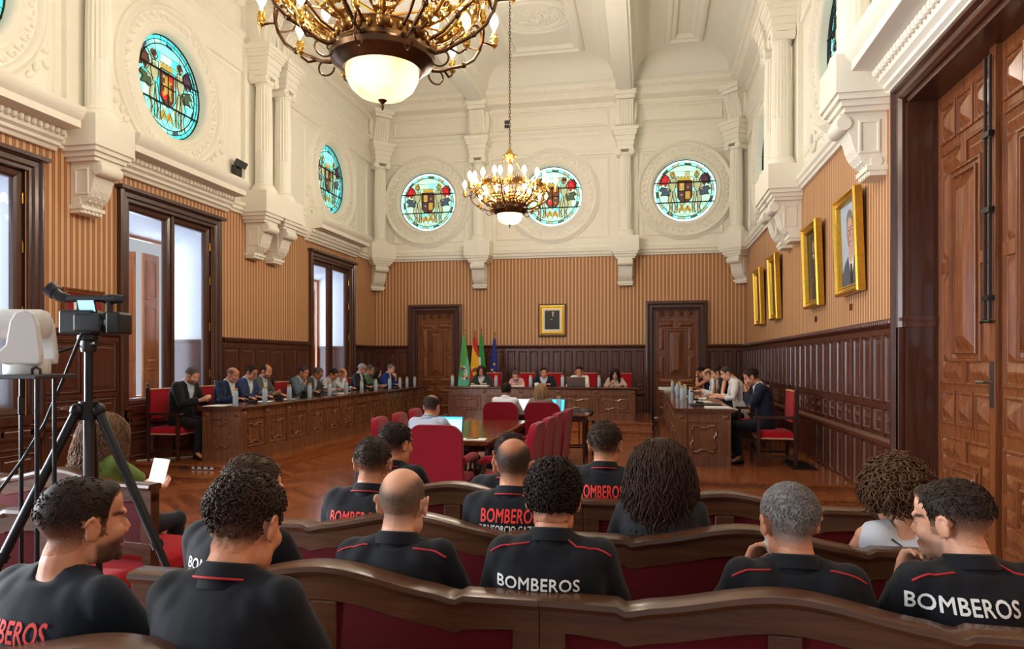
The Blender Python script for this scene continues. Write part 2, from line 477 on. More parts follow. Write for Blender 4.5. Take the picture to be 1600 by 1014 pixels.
# ---- columns on consoles
def console(mb, a, w=.34):
    pf = [(0, 4.24), (.46, 4.24), (.47, 4.16), (.43, 4.07), (.38, 4.05), (.345, 3.98), (.325, 3.9), (.30, 3.83), (.26, 3.765), (.21, 3.715), (.15, 3.68), (.12, 3.66), (0, 3.66)]
    mb.extrude(pf, (a - w / 2, 0, 0), (0, 1, 0), (0, 0, 1), (w, 0, 0))
    mb.lathe([(.0001, -w / 2 - .02), (.075, -w / 2 - .02), (.085, -w / 2), (.085, w / 2), (.075, w / 2 + .02), (.0001, w / 2 + .02)], (a, .42, 4.13), 14, 'X')
    mb.lathe([(.0001, -w / 2 - .01), (.06, -w / 2 - .01), (.06, w / 2 + .01), (.0001, w / 2 + .01)], (a, .1, 3.72), 12, 'X')
    mb.frame((a - w / 2 - .001, .06, 3.8), (0, 1, 0), (0, 0, 1), (-1, 0, 0), .22, .36, [(0, 0), (.01, .012), (.03, .012), (.035, 0)])
    mb.frame((a + w / 2 + .001, .06, 3.8), (0, 1, 0), (0, 0, 1), (1, 0, 0), .22, .36, [(0, 0), (.01, .012), (.03, .012), (.035, 0)])
    path = [(.362, 4.02), (.336, 3.95), (.315, 3.87), (.282, 3.795), (.235, 3.735), (.18, 3.697)]
    for i, (n, z) in enumerate(path):
        for d in (-.1, 0, .1): mb.ell((a + d, n - .006, z), (.019, .016, .018), 6, 4)
    mb.box(a - w / 2 - .03, a + w / 2 + .03, 0, .2, 3.62, 3.67)
    mb.box(a - w / 2 - .01, a + w / 2 + .01, 0, .17, 3.57, 3.62)
    for d in range(5): mb.box(a - w / 2 + .02 + d * .068, a - w / 2 + .06 + d * .068, .17, .185, 3.575, 3.615)
def fluted(mb, a, n, r=.165):
    z0, z1 = 4.96, 6.86; rings = []
    for z, fl, sc in ((z0, .03, 1.0), (z0 + .62, .03, 1.0), (z0 + .64, .13, 1.0), (z0 + 1.2, .13, .97), (z1 - .05, .13, .88), (z1, .0, .88)):
        ring = []
        for i in range(72):
            t = 2 * pi * i / 72
            rr = r * sc * (1 - fl * (.5 + .5 * cos(18 * t)))
            ring.append((a + rr * cos(t), n + rr * sin(t), z))
        rings.append(ring)
    mb.loops(rings)
    mb.lathe([(.0001, 4.8), (.25, 4.8), (.25, 4.85), (.235, 4.85), (.24, 4.875), (.235, 4.9), (.2, 4.91), (.2, 4.92), (.21, 4.935), (.2, 4.955), (.17, 4.97), (.0001, 4.97)], (a, n, 0), 28)
    mb.lathe([(.0001, 6.84), (.15, 6.84), (.17, 6.86), (.155, 6.88), (.19, 6.93), (.0001, 6.95)], (a, n, 0), 24)
    for d in (-1, 1):        # volutes
        mb.lathe([(.0001, -.19), (.05, -.19), (.075, -.18), (.08, -.16), (.06, 0), (.08, .16), (.075, .18), (.05, .19), (.0001, .19)], (a + d * .165, n, 6.94), 16, 'Y')
        mb.lathe([(.0001, .18), (.03, .18), (.03, .205), (.0001, .205)], (a + d * .165, n, 6.94), 10, 'Y')
    mb.box(a - .21, a + .21, n - .19, n + .19, 7.0, 7.05)
def impost(mb, a0, a1, n1):
    for z0, z1, e in ((7.05, 7.1, .0), (7.1, 7.22, .02), (7.22, 7.34, .045), (7.34, 7.4, .08), (7.4, 7.46, .1), (7.46, 7.55, .13)):
        mb.box(a0 - e, a1 + e, 0, n1 + e, z0, z1)
def bracket_up(mb, a, n=.3):
    pf = [(0, 7.55), (n + .1, 7.55), (n + .1, 7.7), (n + .12, 7.85), (n + .18, 8.0), (n + .26, 8.12), (n + .28, 8.22), (n + .22, 8.24), (0, 8.24)]
    mb.extrude(pf, (a - .2, 0, 0), (0, 1, 0), (0, 0, 1), (.4, 0, 0))
    for d in (-.14, -.07, 0, .07, .14):
        mb.tube([(a + d, x + .012, z) for x, z in pf[1:7]], .018, 6)
    mb.box(a - .24, a + .24, 0, n + .3, 8.24, 8.33)
    mb.box(a - .28, a + .28, 0, n + .36, 8.33, 8.45)
    for d in (-1, 1):
        pf2 = [(.0, 7.55), (.05, 7.7), (.09, 7.9), (.1, 8.1), (.06, 8.24), (0, 8.24)]
        mb.extrude([(x * d, z) for x, z in pf2], (a + d * .2, .02, 0), (1, 0, 0), (0, 0, 1), (0, n, 0))
def pilaster(mb, cols, n=.28):
    a0, a1 = min(cols) - .3, max(cols) + .3
    mb.box(a0 - .05, a1 + .05, 0, n + .26, 4.45, 4.80)
    for z0, z1, e in ((4.40, 4.45, .05), (4.34, 4.40, .02), (4.28, 4.34, -.02), (4.23, 4.28, -.06)):
        for c in cols: mb.box(c - .3 - e, c + .3 + e, 0, n + .21 + e, z0, z1)
    mb.box(a0 - .02, a1 + .02, 0, .08, 4.8, 8.3)
    for c in cols: console(mb, c); fluted(mb, c, n); impost(mb, c - .2, c + .2, n + .18); bracket_up(mb, c)
for side, groups in (('left', [[8.05], [12.12, 12.82], [4.35]]), ('right', [[8.05], [12.12, 12.82]]), ('back', [[-4.39], [-.53]])):
    for g in groups:
        mb = MB(); mb.X = FR[side]; pilaster(mb, g)
        struct(mb.build('column', 'plaster', smooth=35), ('pair of fluted white columns' if len(g) > 1 else 'fluted white column') + ' on scrolled consoles, ' + side + ' wall')
for cx, sg in ((XL, 1), (XR, -1)):     # the two back corners, set diagonally
    mb = MB()
    mb.X = Matrix.Translation((cx, YB, 0)) @ Matrix.Rotation(R(-135 if sg < 0 else -45) , 4, 'Z') @ Matrix(((1, 0, 0, 0), (0, 1, 0, .02), (0, 0, 1, 0), (0, 0, 0, 1)))
    if sg > 0: mb.X = Matrix.Translation((cx, YB, 0)) @ Matrix.Rotation(R(-135), 4, 'Z') @ Matrix.Translation((0, .05, 0))
    else: mb.X = Matrix.Translation((cx, YB, 0)) @ Matrix.Rotation(R(135), 4, 'Z') @ Matrix.Translation((0, .05, 0))
    pilaster(mb, [0.0], .34)
    struct(mb.build('column', 'plaster', smooth=35), 'fluted white column on a console in the back corner')

# ---- round stained glass windows with plaster surrounds
GM = ['glass_rim', 'glass_pale', 'glass_cyan', 'glass_aqua', 'glass_red', 'glass_brown', 'glass_gold', 'glass_flesh', 'glass_slate', 'glass_green', 'glass_purple']
GI = {n[6:]: i for i, n in enumerate(GM)}
def rose(idx, side, a, pale, tint):
    X = FR[side]
    root = bpy.data.objects.new('window_%d' % idx, None); COL.objects.link(root); struct(root, 'round stained glass window in the ' + side + ' wall')
    mb = MB(); mb.X = X
    mb.lathe([(.80, -.2), (.80, 0), (.83, .05), (.87, .07), (.9, .05), (.93, .03), (.95, .05), (.97, .03), (1.12, .035), (1.14, .09), (1.18, .11), (1.22, .08), (1.24, .05), (1.27, .04), (1.28, 0)], (a, 0, CZ), 72, 'Y', cap=False)
    rnd = random.Random(idx)
    for i in range(40):
        t = 2 * pi * i / 40
        rot = Matrix.Rotation(-t - .5, 3, 'Y')
        mb.ell((a + 1.045 * cos(t), .035, CZ + 1.045 * sin(t)), (.062, .035, .03), 8, 5, rot)
        mb.ell((a + 1.075 * cos(t + .07), .035, CZ + 1.075 * sin(t + .07)), (.03, .03, .03), 6, 4)
    for sa in (-1, 1):           # scrolling leaves in the lower corners
        for sz in ((-1,) if side != 'back' else ()):
            for q in range(9):
                t = pi / 4 + (q - 4) * .11
                rr = 1.42 + .1 * sin(q * 1.9)
                if abs(q - 4) > 2: rr -= .06
                mb.ell((a + sa * rr * cos(t) * .97, .01, CZ + sz * rr * sin(t)), (.07, .04, .045), 8, 5, Matrix.Rotation(q * .8, 3, 'Y'))
        pts = [(a + sa * (1.15 + .14 * cos(q)) , .03, CZ - 1.1 + .14 * sin(q)) for q in [k * .5 for k in range(12)]]
        if side != 'back': mb.tube(pts, .025, 6)
    o = mb.build('surround', 'plaster', root, smooth=50)
    mb = MB(); mb.X = X; S = .81
    def shape(mat, pts, layer):
        mb.mat(GI[mat]); mb.poly([(a + S * x, -.14 + layer * .004, CZ + S * y) for x, y in pts])
    def disc(mat, x, y, rx, ry, layer, n=20): shape(mat, [(x + rx * cos(2 * pi * i / n), y + ry * sin(2 * pi * i / n)) for i in range(n)], layer)
    bgs = ['pale', 'aqua', 'pale', 'pale', 'flesh'] if pale else ['aqua', 'cyan', 'cyan', 'aqua', 'pale']
    disc('rim' if pale else 'cyan', 0, 0, 1, 1, 0, 48); disc('aqua', 0, 0, .9, .9, 1, 40); disc(bgs[0], 0, 0, .82, .82, 2, 40)
    rg = random.Random(idx * 7)
    for gx in range(-5, 5):
        for gy in range(-5, 5):
            x0, x1, y0, y1 = gx * .16, gx * .16 + .16, gy * .16, gy * .16 + .16
            if max(x0 * x0, x1 * x1) + max(y0 * y0, y1 * y1) < .66: shape(rg.choice(bgs), [(x0, y0), (x1, y0), (x1, y1), (x0, y1)], 3)
    for k in range(14):
        t0, t1 = 2 * pi * k / 14, 2 * pi * (k + .5) / 14
        shape(('green' if k % 2 else 'flesh') if pale else ('slate' if k % 2 else 'pale'), [(.83 * cos(t0), .83 * sin(t0)), (.9 * cos(t0), .9 * sin(t0)), (.9 * cos(t1), .9 * sin(t1)), (.83 * cos(t1), .83 * sin(t1))], 2)
    for sx_ in (-1, 1):
        f = lambda pts: [(sx_ * x, y) for x, y in pts]
        shape(tint[0] if sx_ < 0 else tint[1], f([(.44, .30), (.5, .46), (.62, .56), (.72, .48), (.79, .30), (.74, .18), (.66, .24), (.6, .14), (.54, .24)]), 4)
        disc('flesh', sx_ * .37, .5, .08, .095, 5, 12); disc('gold' if idx % 2 else 'brown', sx_ * .385, .55, .09, .07, 6, 10)
        shape('flesh', f([(.28, .38), (.46, .38), (.5, .2), (.44, .0), (.34, .0), (.28, .18)]), 5)
        shape('flesh', f([(.2, .22), (.27, .36), (.33, .32), (.3, .14), (.25, .08)]), 6)
        shape('flesh', f([(.46, .38), (.56, .22), (.54, .04), (.48, .04), (.5, .2)]), 6)
        shape('slate' if idx % 2 else 'green', f([(.42, .04), (.56, .10), (.72, .14), (.8, .04), (.7, -.02), (.76, -.14), (.6, -.12), (.5, -.16), (.44, -.08)]), 5)
        shape('flesh', f([(.36, .0), (.48, -.02), (.52, -.3), (.46, -.5), (.5, -.72), (.4, -.74), (.38, -.5), (.4, -.3)]), 5)
        shape('flesh', f([(.3, -.02), (.38, -.04), (.34, -.3), (.3, -.48), (.32, -.7), (.24, -.7), (.22, -.46), (.26, -.28)]), 6)
        shape('gold', f([(.1, -.44), (.2, -.56), (.18, -.7), (.1, -.62), (.02, -.66), (.0, -.54)]), 4)
    shape('brown', [(-.22, .32), (.22, .32), (.22, -.2), (.12, -.34), (0, -.38), (-.12, -.34), (-.22, -.2)], 7)
    qq = [('gold', -.17, 0, .0, .27), ('purple', 0, .17, 0, .27), ('purple', -.17, 0, -.26, 0), ('gold', 0, .17, -.26, 0)] if idx % 2 else [('brown', -.17, 0, .0, .27), ('red', 0, .17, .1, .27), ('red', -.17, 0, -.26, -.1), ('brown', 0, .17, -.26, 0)]
    for m_, x0, x1, y0, y1 in qq: shape(m_, [(x0 + .01, y0 + .01), (x1 - .01, y0 + .01), (x1 - .01, y1 - .01), (x0 + .01, y1 - .01)], 8)
    for k in range(6): disc(('flesh', 'gold')[k % 2], -.1 + .2 * (k % 2), .2 - .08 * k, .03, .03, 9, 6)
    if side == 'left' and idx == 2: shape('gold', [(-.12, -.2), (-.06, .22), (.04, .22), (.12, -.2), (.02, -.1)], 10)
    cr = []
    for i in range(9): cr.append((-.2 + i * .05, .36 + (.14 if i % 2 == 0 else .06)))
    shape('gold', [(-.18, .34)] + cr + [(.18, .34)], 6)
    mb.build('stained_glass', GM, root)
    mb = MB(); mb.X = X
    P = lambda x, y, l=.02: (a + S * x, -.14 + l + .02, CZ + S * y)
    for r, w in ((.985, .014), (.9, .007), (.82, .009)):
        mb.tube([P(r * cos(t), r * sin(t)) for t in [2 * pi * k / 40 for k in range(41)]], w, 5)
    for k in range(28):
        t = 2 * pi * k / 28; mb.tube([P(.82 * cos(t), .82 * sin(t)), P(.98 * cos(t), .98 * sin(t))], .005, 4)
    for y in (.27, -.36):
        w = sqrt(.97 - y * y); mb.tube([P(-w, y, .03), P(w, y, .03)], .016, 5)
    for k in range(-5, 6):
        for sg in (-1, 1):
            pts = [(k * .17 + sg * t * .5, -.36 - t * .9) for t in (0, .12, .24, .36, .48)]
            pts = [p for p in pts if p[0] ** 2 + p[1] ** 2 < .66]
            if len(pts) > 1: mb.tube([P(*p) for p in pts], .0045, 4)
    for k in range(-4, 5):
        x = k * .18; y1 = sqrt(max(.0, .67 - x * x))
        if abs(x) > .25 and y1 > .35: mb.tube([P(x, .27), P(x, y1)], .0045, 4)
    for y in (.45, .62): mb.tube([P(-sqrt(.67 - y * y), y), P(sqrt(.67 - y * y), y)], .0045, 4)
    for pts in ([(-.22, .32), (.22, .32), (.22, -.2), (.12, -.34), (0, -.38), (-.12, -.34), (-.22, -.2), (-.22, .32)], [(0, -.36), (0, .3)], [(-.2, 0), (.2, 0)]):
        mb.tube([P(*p, .035) for p in pts], .011, 4)
    for sx_ in (-1, 1):
        for pts in ([(.27, .4), (.44, .4), (.5, .2), (.43, -.02), (.33, -.02), (.28, .15), (.27, .4)], [(.36, .0), (.4, -.3), (.38, -.5), (.4, -.74), (.5, -.72), (.46, -.5), (.52, -.3), (.48, -.02)], [(.38, -.04), (.34, -.3), (.3, -.48), (.32, -.7), (.24, -.7), (.22, -.46), (.3, -.02)],
                    [(.42, .04), (.56, .10), (.72, .14), (.8, .04), (.7, -.02), (.76, -.14), (.6, -.12), (.5, -.16), (.44, -.08)], [(.44, .30), (.5, .46), (.62, .56), (.72, .48), (.79, .30), (.74, .18), (.66, .24), (.6, .14), (.54, .24), (.44, .3)],
                    [(.29, .5), (.37, .405), (.45, .5), (.37, .595), (.29, .5)]):
            mb.tube([P(sx_ * x, y, .03) for x, y in pts], .008, 4)
    mb.build('lead_bar', 'lead', root)
k = 1
for side, cs in (('left', SIDE_C), ('right', SIDE_C), ('back', BACK_C)):
    for i, c in enumerate(cs):
        tint = {('back', 0): ('red', 'red'), ('back', 1): ('purple', 'red'), ('back', 2): ('red', 'purple')}.get((side, i), ('brown', 'purple'))
        rose(k, side, c, side == 'back', tint); k += 1

# ---- wainscot
def bevel_panel(mb, a0, a1, z0, z1, n=0.0, m=.03, h=.012):
    mb.frame((a0, n, z0), (1, 0, 0), (0, 0, 1), (0, 1, 0), a1 - a0, z1 - z0, [(0, h), (.012, h + .008), (m * .7, h), (m, -.004), (m + .03, -.004), (m + .05, .006)], closed=True)
def wainscot(mb, a0, a1, pitch, z0):
    mb.box(a0, a1, 0, .03, z0, ZD - .12)
    mb.box(a0, a1, 0, .06, z0, z0 + .14)
    pf = [(0, ZD - .14), (.04, ZD - .14), (.05, ZD - .1), (.085, ZD - .07), (.1, ZD - .03), (.1, ZD - .01), (.06, ZD), (0, ZD)]
    mb.extrude(pf, (a0, 0, 0), (0, 1, 0), (0, 0, 1), (a1 - a0, 0, 0))
    pf = [(0, .74), (.07, .74), (.1, .77), (.1, .8), (.06, .83), (0, .83)]
    mb.extrude(pf, (a0, 0, 0), (0, 1, 0), (0, 0, 1), (a1 - a0, 0, 0))
    mb.box(a0, a1, .03, .05, 1.12, 1.18); mb.box(a0, a1, .03, .05, ZD - .16, ZD - .1)
    n = max(1, round((a1 - a0) / pitch)); p = (a1 - a0) / n
    for i in range(n):
        b0, b1 = a0 + i * p, a0 + (i + 1) * p
        bevel_panel(mb, b0 + .05, b1 - .05, 1.19, ZD - .17, .03)
        bevel_panel(mb, b0 + .05, b1 - .05, .87, 1.1, .03)
        mb.ell(((b0 + b1) / 2, .036, .985), (min(.09, p * .25), .018, .03), 8, 5)
        bevel_panel(mb, b0 + .05, b1 - .05, z0 + .17, .72, .03)
    for i in range(n + 1):
        b = a0 + i * p; mb.box(max(a0, b - .035), min(a1, b + .035), .03, .048, z0 + .14, ZD - .16)
mb = MB(); mb.X = FR['right']; wainscot(mb, 7.47, YB, .375, 0)
for i in range(150): mb.ell((7.5 + i * .072, .1, ZD - .045), (.04, .02, .03), 6, 4, Matrix.Rotation(.5, 3, 'Y'))
mb.box(7.34, 7.47, 0, .06, 0, ZD - .1)
struct(mb.build('trim_8', 'wood_dark'), 'dark carved wood wainscot of the right wall')
mb = MB(); mb.X = FR['left']
for s0, s1, z0 in ((7.4, 8.68, 0), (11.15, 14.4, 0), (16.9, YB, 0), (3.7, 5.05, 0)): wainscot(mb, s0, s1, .52, z0)
for a, b in WIN[2:]:
    z0 = DAIS if a > 8 else 0
    mb.box(a, b, 0, .06, z0, .95); mb.box(a, b, 0, .09, .91, .96)
    for q in range(4): bevel_panel(mb, a + .1 + q * .53, a + .6 + q * .53, .55, .85, .06); bevel_panel(mb, a + .1 + q * .53, a + .6 + q * .53, z0 + .05, .5, .06)
struct(mb.build('trim_9', 'wood_dark'), 'dark panelled wood wainscot of the left wall')
mb = MB(); mb.X = FR['back']
for s0, s1 in ((XL, -6.42), (-4.93, -.02), (1.52, XR)): wainscot(mb, s0, s1, .3, 0)
struct(mb.build('trim_10', 'wood_dark'), 'dark panelled wood wainscot of the back wall')

# ---- tall windows of the left wall
def tall_window(idx, a0, a1):
    root = bpy.data.objects.new('window_%d' % idx, None); COL.objects.link(root); struct(root, 'tall wooden casement window in the left wall')
    X = FR['left']; zb, zt = .95, 3.95; i0, i1 = a0 + .15, a1 - .15; mid = (a0 + a1) / 2
    mb = MB(); mb.X = X            # architrave
    pf = [(0, 0), (0, .07), (.03, .09), (.05, .09), (.07, .06), (.13, .06), (.15, .035), (.19, .035), (.2, -.1)]
    for (p, q) in ((a0 - .06, 1), (a1 + .06, -1)):
        mb.extrude([(p + q * i, n) for i, n in pf], (0, 0, 0), (1, 0, 0), (0, 1, 0), (0, 0, 0) if False else (0, 0, 4.1 - zb), closed=True) if False else None
    w, h = a1 - a0 + .12, 4.14 - zb + .3
    mb.frame((a0 - .06, 0, zb - .3), (1, 0, 0), (0, 0, 1), (0, 1, 0), w, h, pf)
    mb.box(a0 - .1, a1 + .1, 0, .13, 4.1, 4.15)
    mb.box(i0, i1, -.1, .1, zb - .1, zb)
    mb.build('window_frame', 'wood_frame', root)
    for s0, s1, hs in ((i0, mid - .005, i0), (mid + .005, i1, i1)):
        mb = MB(); mb.X = X
        mb.frame((s0, -.09, zb), (1, 0, 0), (0, 0, 1), (0, 1, 0), s1 - s0, zt - zb, [(0, -.03), (0, .05), (.03, .06), (.08, .05), (.11, .03), (.115, 0), (.115, -.03), (0, -.03)])
        if s0 == i0: mb.box(s1 - .02, s1 + .04, -.06, -.01, zb, zt)
        sash = mb.build('sash', 'wood_frame', root)
        mb = MB(); mb.X = X; mb.poly([(s0 + .11, -.08, zb + .1), (s1 - .11, -.08, zb + .1), (s1 - .11, -.08, zt - .1), (s0 + .11, -.08, zt - .1)]); mb.build('pane', 'clear_glass', sash)
        mb = MB(); mb.X = X
        for z in (1.4, 2.2, 3.0, 3.6):
            q = s0 + .02 if s0 == i0 else s1 - .02
            mb.lathe([(.0001, -.06), (.012, -.06), (.012, .06), (.0001, .06)], (q, -.02, z), 8); mb.ell((q, -.02, z + .07), (.012, .012, .02), 6, 4)
        mb.build('hinge', 'brass', sash)
    mb = MB(); mb.X = X            # the deep recess behind the glass
    d = -.95
    mb.mat(0)
    for q in (i0 - .12, i1 + .12):
        mb.poly([(q, -.12, 2.0), (q, d, 2.0), (q, d, zt + .1), (q, -.12, zt + .1)])
    mb.poly([(i0 - .12, -.12, zt + .1), (i1 + .12, -.12, zt + .1), (i1 + .12, d, zt - .25), (i0 - .12, d, zt - .25)])
    mb.mat(1)
    for q in (i0 - .12, i1 + .12):
        mb.poly([(q, -.12, zb), (q, d, zb), (q, d, 2.0), (q, -.12, 2.0)])
        s_ = 1 if q < mid else -1
        mb.box(q, q + s_ * .03, -.2, d, 1.95, 2.0)
    mb.poly([(i0 - .12, -.12, zb), (i1 + .12, -.12, zb), (i1 + .12, d, zb), (i0 - .12, d, zb)])
    mb.build('recess', ['wall_white', 'wood_dark'], root)
    def shutter(p0, p1, zt_):
        mb = MB(); mb.X = X; p0 = Vector((p0[0], p0[1], 0)); p1 = Vector((p1[0], p1[1], 0)); u = (p1 - p0); L = u.length; u.normalize(); nn = Vector((u.y, -u.x, 0))
        if nn.y < 0: nn = -nn
        r = [p0, p1, p1 - nn * .035, p0 - nn * .035]
        mb.loops([[Vector((q.x, q.y, zb + .01)) for q in r], [Vector((q.x, q.y, zt_)) for q in r]])
        for z0, z1 in ((zb + .1, zb + .55), (zb + .65, zb + 1.6), (zb + 1.7, zt_ - .1)):
            mb.frame(Vector((p0.x, p0.y, z0)) + u * .07, u, (0, 0, 1), nn, L - .14, z1 - z0, [(0, 0), (.01, .012), (.03, .012), (.05, -.006), (.08, .004)], closed=True)
        mb.build('shutter', 'wood_shutter', root)
    shutter((mid + .27, -.76), (mid + .70, -.80), 3.42)
    shutter((mid + .06, -.93), (mid + .15, -.80), 3.42)
    shutter((i0 + .02, -.9), (i0 + .03, -.4), 3.42)
    mb = MB(); mb.X = X
    mb.frame((i0 - .12, d, zb), (1, 0, 0), (0, 0, 1), (0, 1, 0), i1 - i0 + .24, zt - .2 - zb, [(0, -.03), (0, .03), (.09, .03), (.09, -.03)])
    mb.box(mid - .05, mid + .05, d - .03, d + .03, zb, zt - .2)
    mb.build('outer_frame', 'wood_shutter', root)
for i, (a, b) in enumerate(WIN[2:]): tall_window(10 + i, a, b)

# ---- doors
def mould(mb, a0, a1, z0, z1, n=0.0, w=.035, h=.022):
    mb.frame((a0, n, z0), (1, 0, 0), (0, 0, 1), (0, 1, 0), a1 - a0, z1 - z0, [(0, 0), (0, h * .8), (w * .3, h), (w * .7, h), (w, 0)])
def pyramid(mb, a0, a1, z0, z1, n=0.0, ins=.3, h=.05):
    d = min(a1 - a0, z1 - z0) * ins
    mb.frame((a0, n, z0), (1, 0, 0), (0, 0, 1), (0, 1, 0), a1 - a0, z1 - z0, [(0, 0), (d, h)], closed=True)
def labyrinth(mb, a0, a1, z0, z1):
    w = a1 - a0; am, zm = (a0 + a1) / 2, (z0 + z1) / 2; g = w * .2; t = .03
    mould(mb, a0, a1, z0, z1)
    mould(mb, a0 + g, a1 - g, z0 + g, z1 - g)
    mould(mb, a0 + g + .07, a1 - g - .07, z0 + g + .07, z1 - g - .07, 0, .025, .03)
    pyramid(mb, a0 + g + .1, a1 - g - .1, z0 + g + .1, z1 - g - .1, 0, .32, .055)
    for c0, c1, d0, d1 in ((am - .05, am + .05, z1 - g, z1), (am - .05, am + .05, z0, z0 + g), (a0, a0 + g, zm - .05, zm + .05), (a1 - g, a1, zm - .05, zm + .05)):
        mb.box(c0, c1, 0, .02, d0, d1)
    for s_, q0, q1 in ((1, a0 + .03, a0 + g), (1, a1 - g, a1 - .03)):
        for y0, y1 in ((z0 + g, zm - .07), (zm + .07, z1 - g)): pyramid(mb, q0 + .01, q1 - .01, y0, y1, 0, .45, .025)
    for y0, y1 in ((z0 + .03, z0 + g), (z1 - g, z1 - .03)):
        for q0, q1 in ((a0 + .03, am - .07), (am + .07, a1 - .03)): pyramid(mb, q0, q1, y0 + .01, y1 - .01, 0, .45, .025)
def leaf_mesh(mb, a0, a1, z0, z1, rows):
    mb.box(a0, a1, -.05, 0, z0, z1)
    for kind, r0, r1, n in rows:
        y0, y1 = lerp(z0, z1, r0), lerp(z0, z1, r1)
        if kind == 'L': labyrinth(mb, a0 + .08, a1 - .08, y0, y1)
        else:
            p = (a1 - a0 - .14) / n
            for i in range(n):
                q0, q1 = a0 + .07 + i * p + .015, a0 + .07 + (i + 1) * p - .015
                mould(mb, q0, q1, y0, y1, 0, .03, .02); pyramid(mb, q0 + .045, q1 - .045, y0 + .045, y1 - .045, 0, .45, .05)
door_rows = [('L', .03, .225, 1), ('S', .25, .325, 3), ('L', .34, .865, 1), ('S', .885, .97, 3)]
back_rows = [('L', .04, .26, 1), ('L', .29, .885, 1), ('S', .905, .98, 4)]
root = bpy.data.objects.new('door_1', None); COL.objects.link(root); struct(root, 'tall carved double door in the right wall')
X = FR['right']
mb = MB(); mb.X = X
DA0, DA1, DT = 4.9, 7.34, 4.14
mb.frame((DA0 - .16, 0, -.3), (1, 0, 0), (0, 0, 1), (0, 1, 0), DA1 - DA0 + .32, DT + .18 + .3, [(0, 0), (0, .08), (.03, .1), (.06, .1), (.08, .06), (.13, .06), (.16, .03), (.16, -.3), (.2, -.3)])
for q, s_ in ((DA1, -1), (DA0, 1)):
    mb.box(q, q + s_ * .05, -.3, 0, 0, DT)
mb.box(DA0, DA1, -.3, 0, DT - .03, DT + .02)
mb.build('door_frame', 'wood_frame', root)
mb = MB(); mb.X = X; mb.box(7.28, 7.35, -.28, .02, ZD - .1, ZD); mb.box(7.27, 7.35, -.28, .06, ZD - .04, ZD - .01); mb.build('moulding', 'wood_dark', root)
xm = (DA0 + DA1) / 2
for s0, s1 in ((xm + .003, DA1 - .05), (DA0 + .05, xm - .003)):
    mb = MB(); mb.X = X @ Matrix.Translation((0, -.27, 0)); leaf_mesh(mb, s0, s1, .02, DT - .03, door_rows); mb.build('door_leaf', 'wood_door', root, smooth=20)
mb = MB(); mb.X = X @ Matrix.Translation((0, -.27, 0))
mb.box(xm - .05, xm + .05, 0, .05, .02, DT - .03); mb.build('meeting_stile', 'wood_door', root)
mb = MB(); mb.X = X @ Matrix.Translation((0, -.27, 0))
mb.tube([(xm + .06, .075, 1.95), (xm + .06, .075, DT - .1)], .014, 8)
mb.tube([(xm - .02, .075, 1.95), (xm - .02, .075, DT - .1)], .012, 8)
mb.tube([(xm + .13, .075, 1.93), (xm + .06, .09, 1.94), (xm - .06, .09, 1.93)], .014, 8)
for z in (2.1, 2.8, 3.4): mb.box(xm - .04, xm + .08, .05, .095, z, z + .04)
mb.build('bolt', 'black_metal', root)
mb = MB(); mb.X = X @ Matrix.Translation((0, -.27, 0))
mb.box(xm - .025, xm + .025, .05, .062, 1.25, 1.62); mb.tube([(xm, .06, 1.45), (xm, .11, 1.45), (xm + .12, .115, 1.45)], .012, 8); mb.build('door_handle', 'steel', root)
for idx, (d0, d1) in ((2, (-6.2, -5.15)), (3, (.2, 1.3))):
    root = bpy.data.objects.new('door_%d' % idx, None); COL.objects.link(root); struct(root, 'carved wooden door in the back wall, ' + ('left of the flags' if idx == 2 else 'right of the framed portrait'))
    X = FR['back']
    mb = MB(); mb.X = X
    mb.frame((d0 - .22, 0, -.1), (1, 0, 0), (0, 0, 1), (0, 1, 0), d1 - d0 + .44, 3.16 + .1, [(0, 0), (0, .11), (.04, .12), (.07, .12), (.1, .08), (.17, .08), (.2, .04), (.22, .04), (.22, -.12)])
    mb.build('door_frame', 'wood_frame', root)
    mb = MB(); mb.X = X @ Matrix.Translation((0, -.08, 0)); leaf_mesh(mb, d0, d1, DAIS + .002, 3.0, back_rows); lf = mb.build('door_leaf', 'wood_door', root, smooth=20)
    mb = MB(); mb.X = X; mb.ell((d0 + .09, .0, 1.35), (.03, .05, .03), 10, 6); mb.build('door_knob', 'brass', root)

# ---- daylight
w = bpy.data.worlds.new('daylight'); SC.world = w; w.use_nodes = True
bg = w.node_tree.nodes['Background']; bg.inputs[0].default_value = (.86, .93, 1.0, 1); bg.inputs[1].default_value = .42
def area(name, loc, rot, sx_, sy_, power, col=(1, 1, 1)):
    d = bpy.data.lights.new(name, 'AREA'); d.shape = 'RECTANGLE'; d.size = sx_; d.size_y = sy_; d.energy = power; d.color = col
    o = bpy.data.objects.new(name, d); COL.objects.link(o); o.location = loc; o.rotation_euler = rot; return o
for a, b in WIN:
    area('window_daylight', (XL - 1.25, (a + b) / 2, 2.5), (0, R(-90), 0), 3.0, 2.2, 120 if a > 4 else 820, (.60, .78, 1.0) if a > 4 else (.88, .94, 1.0))
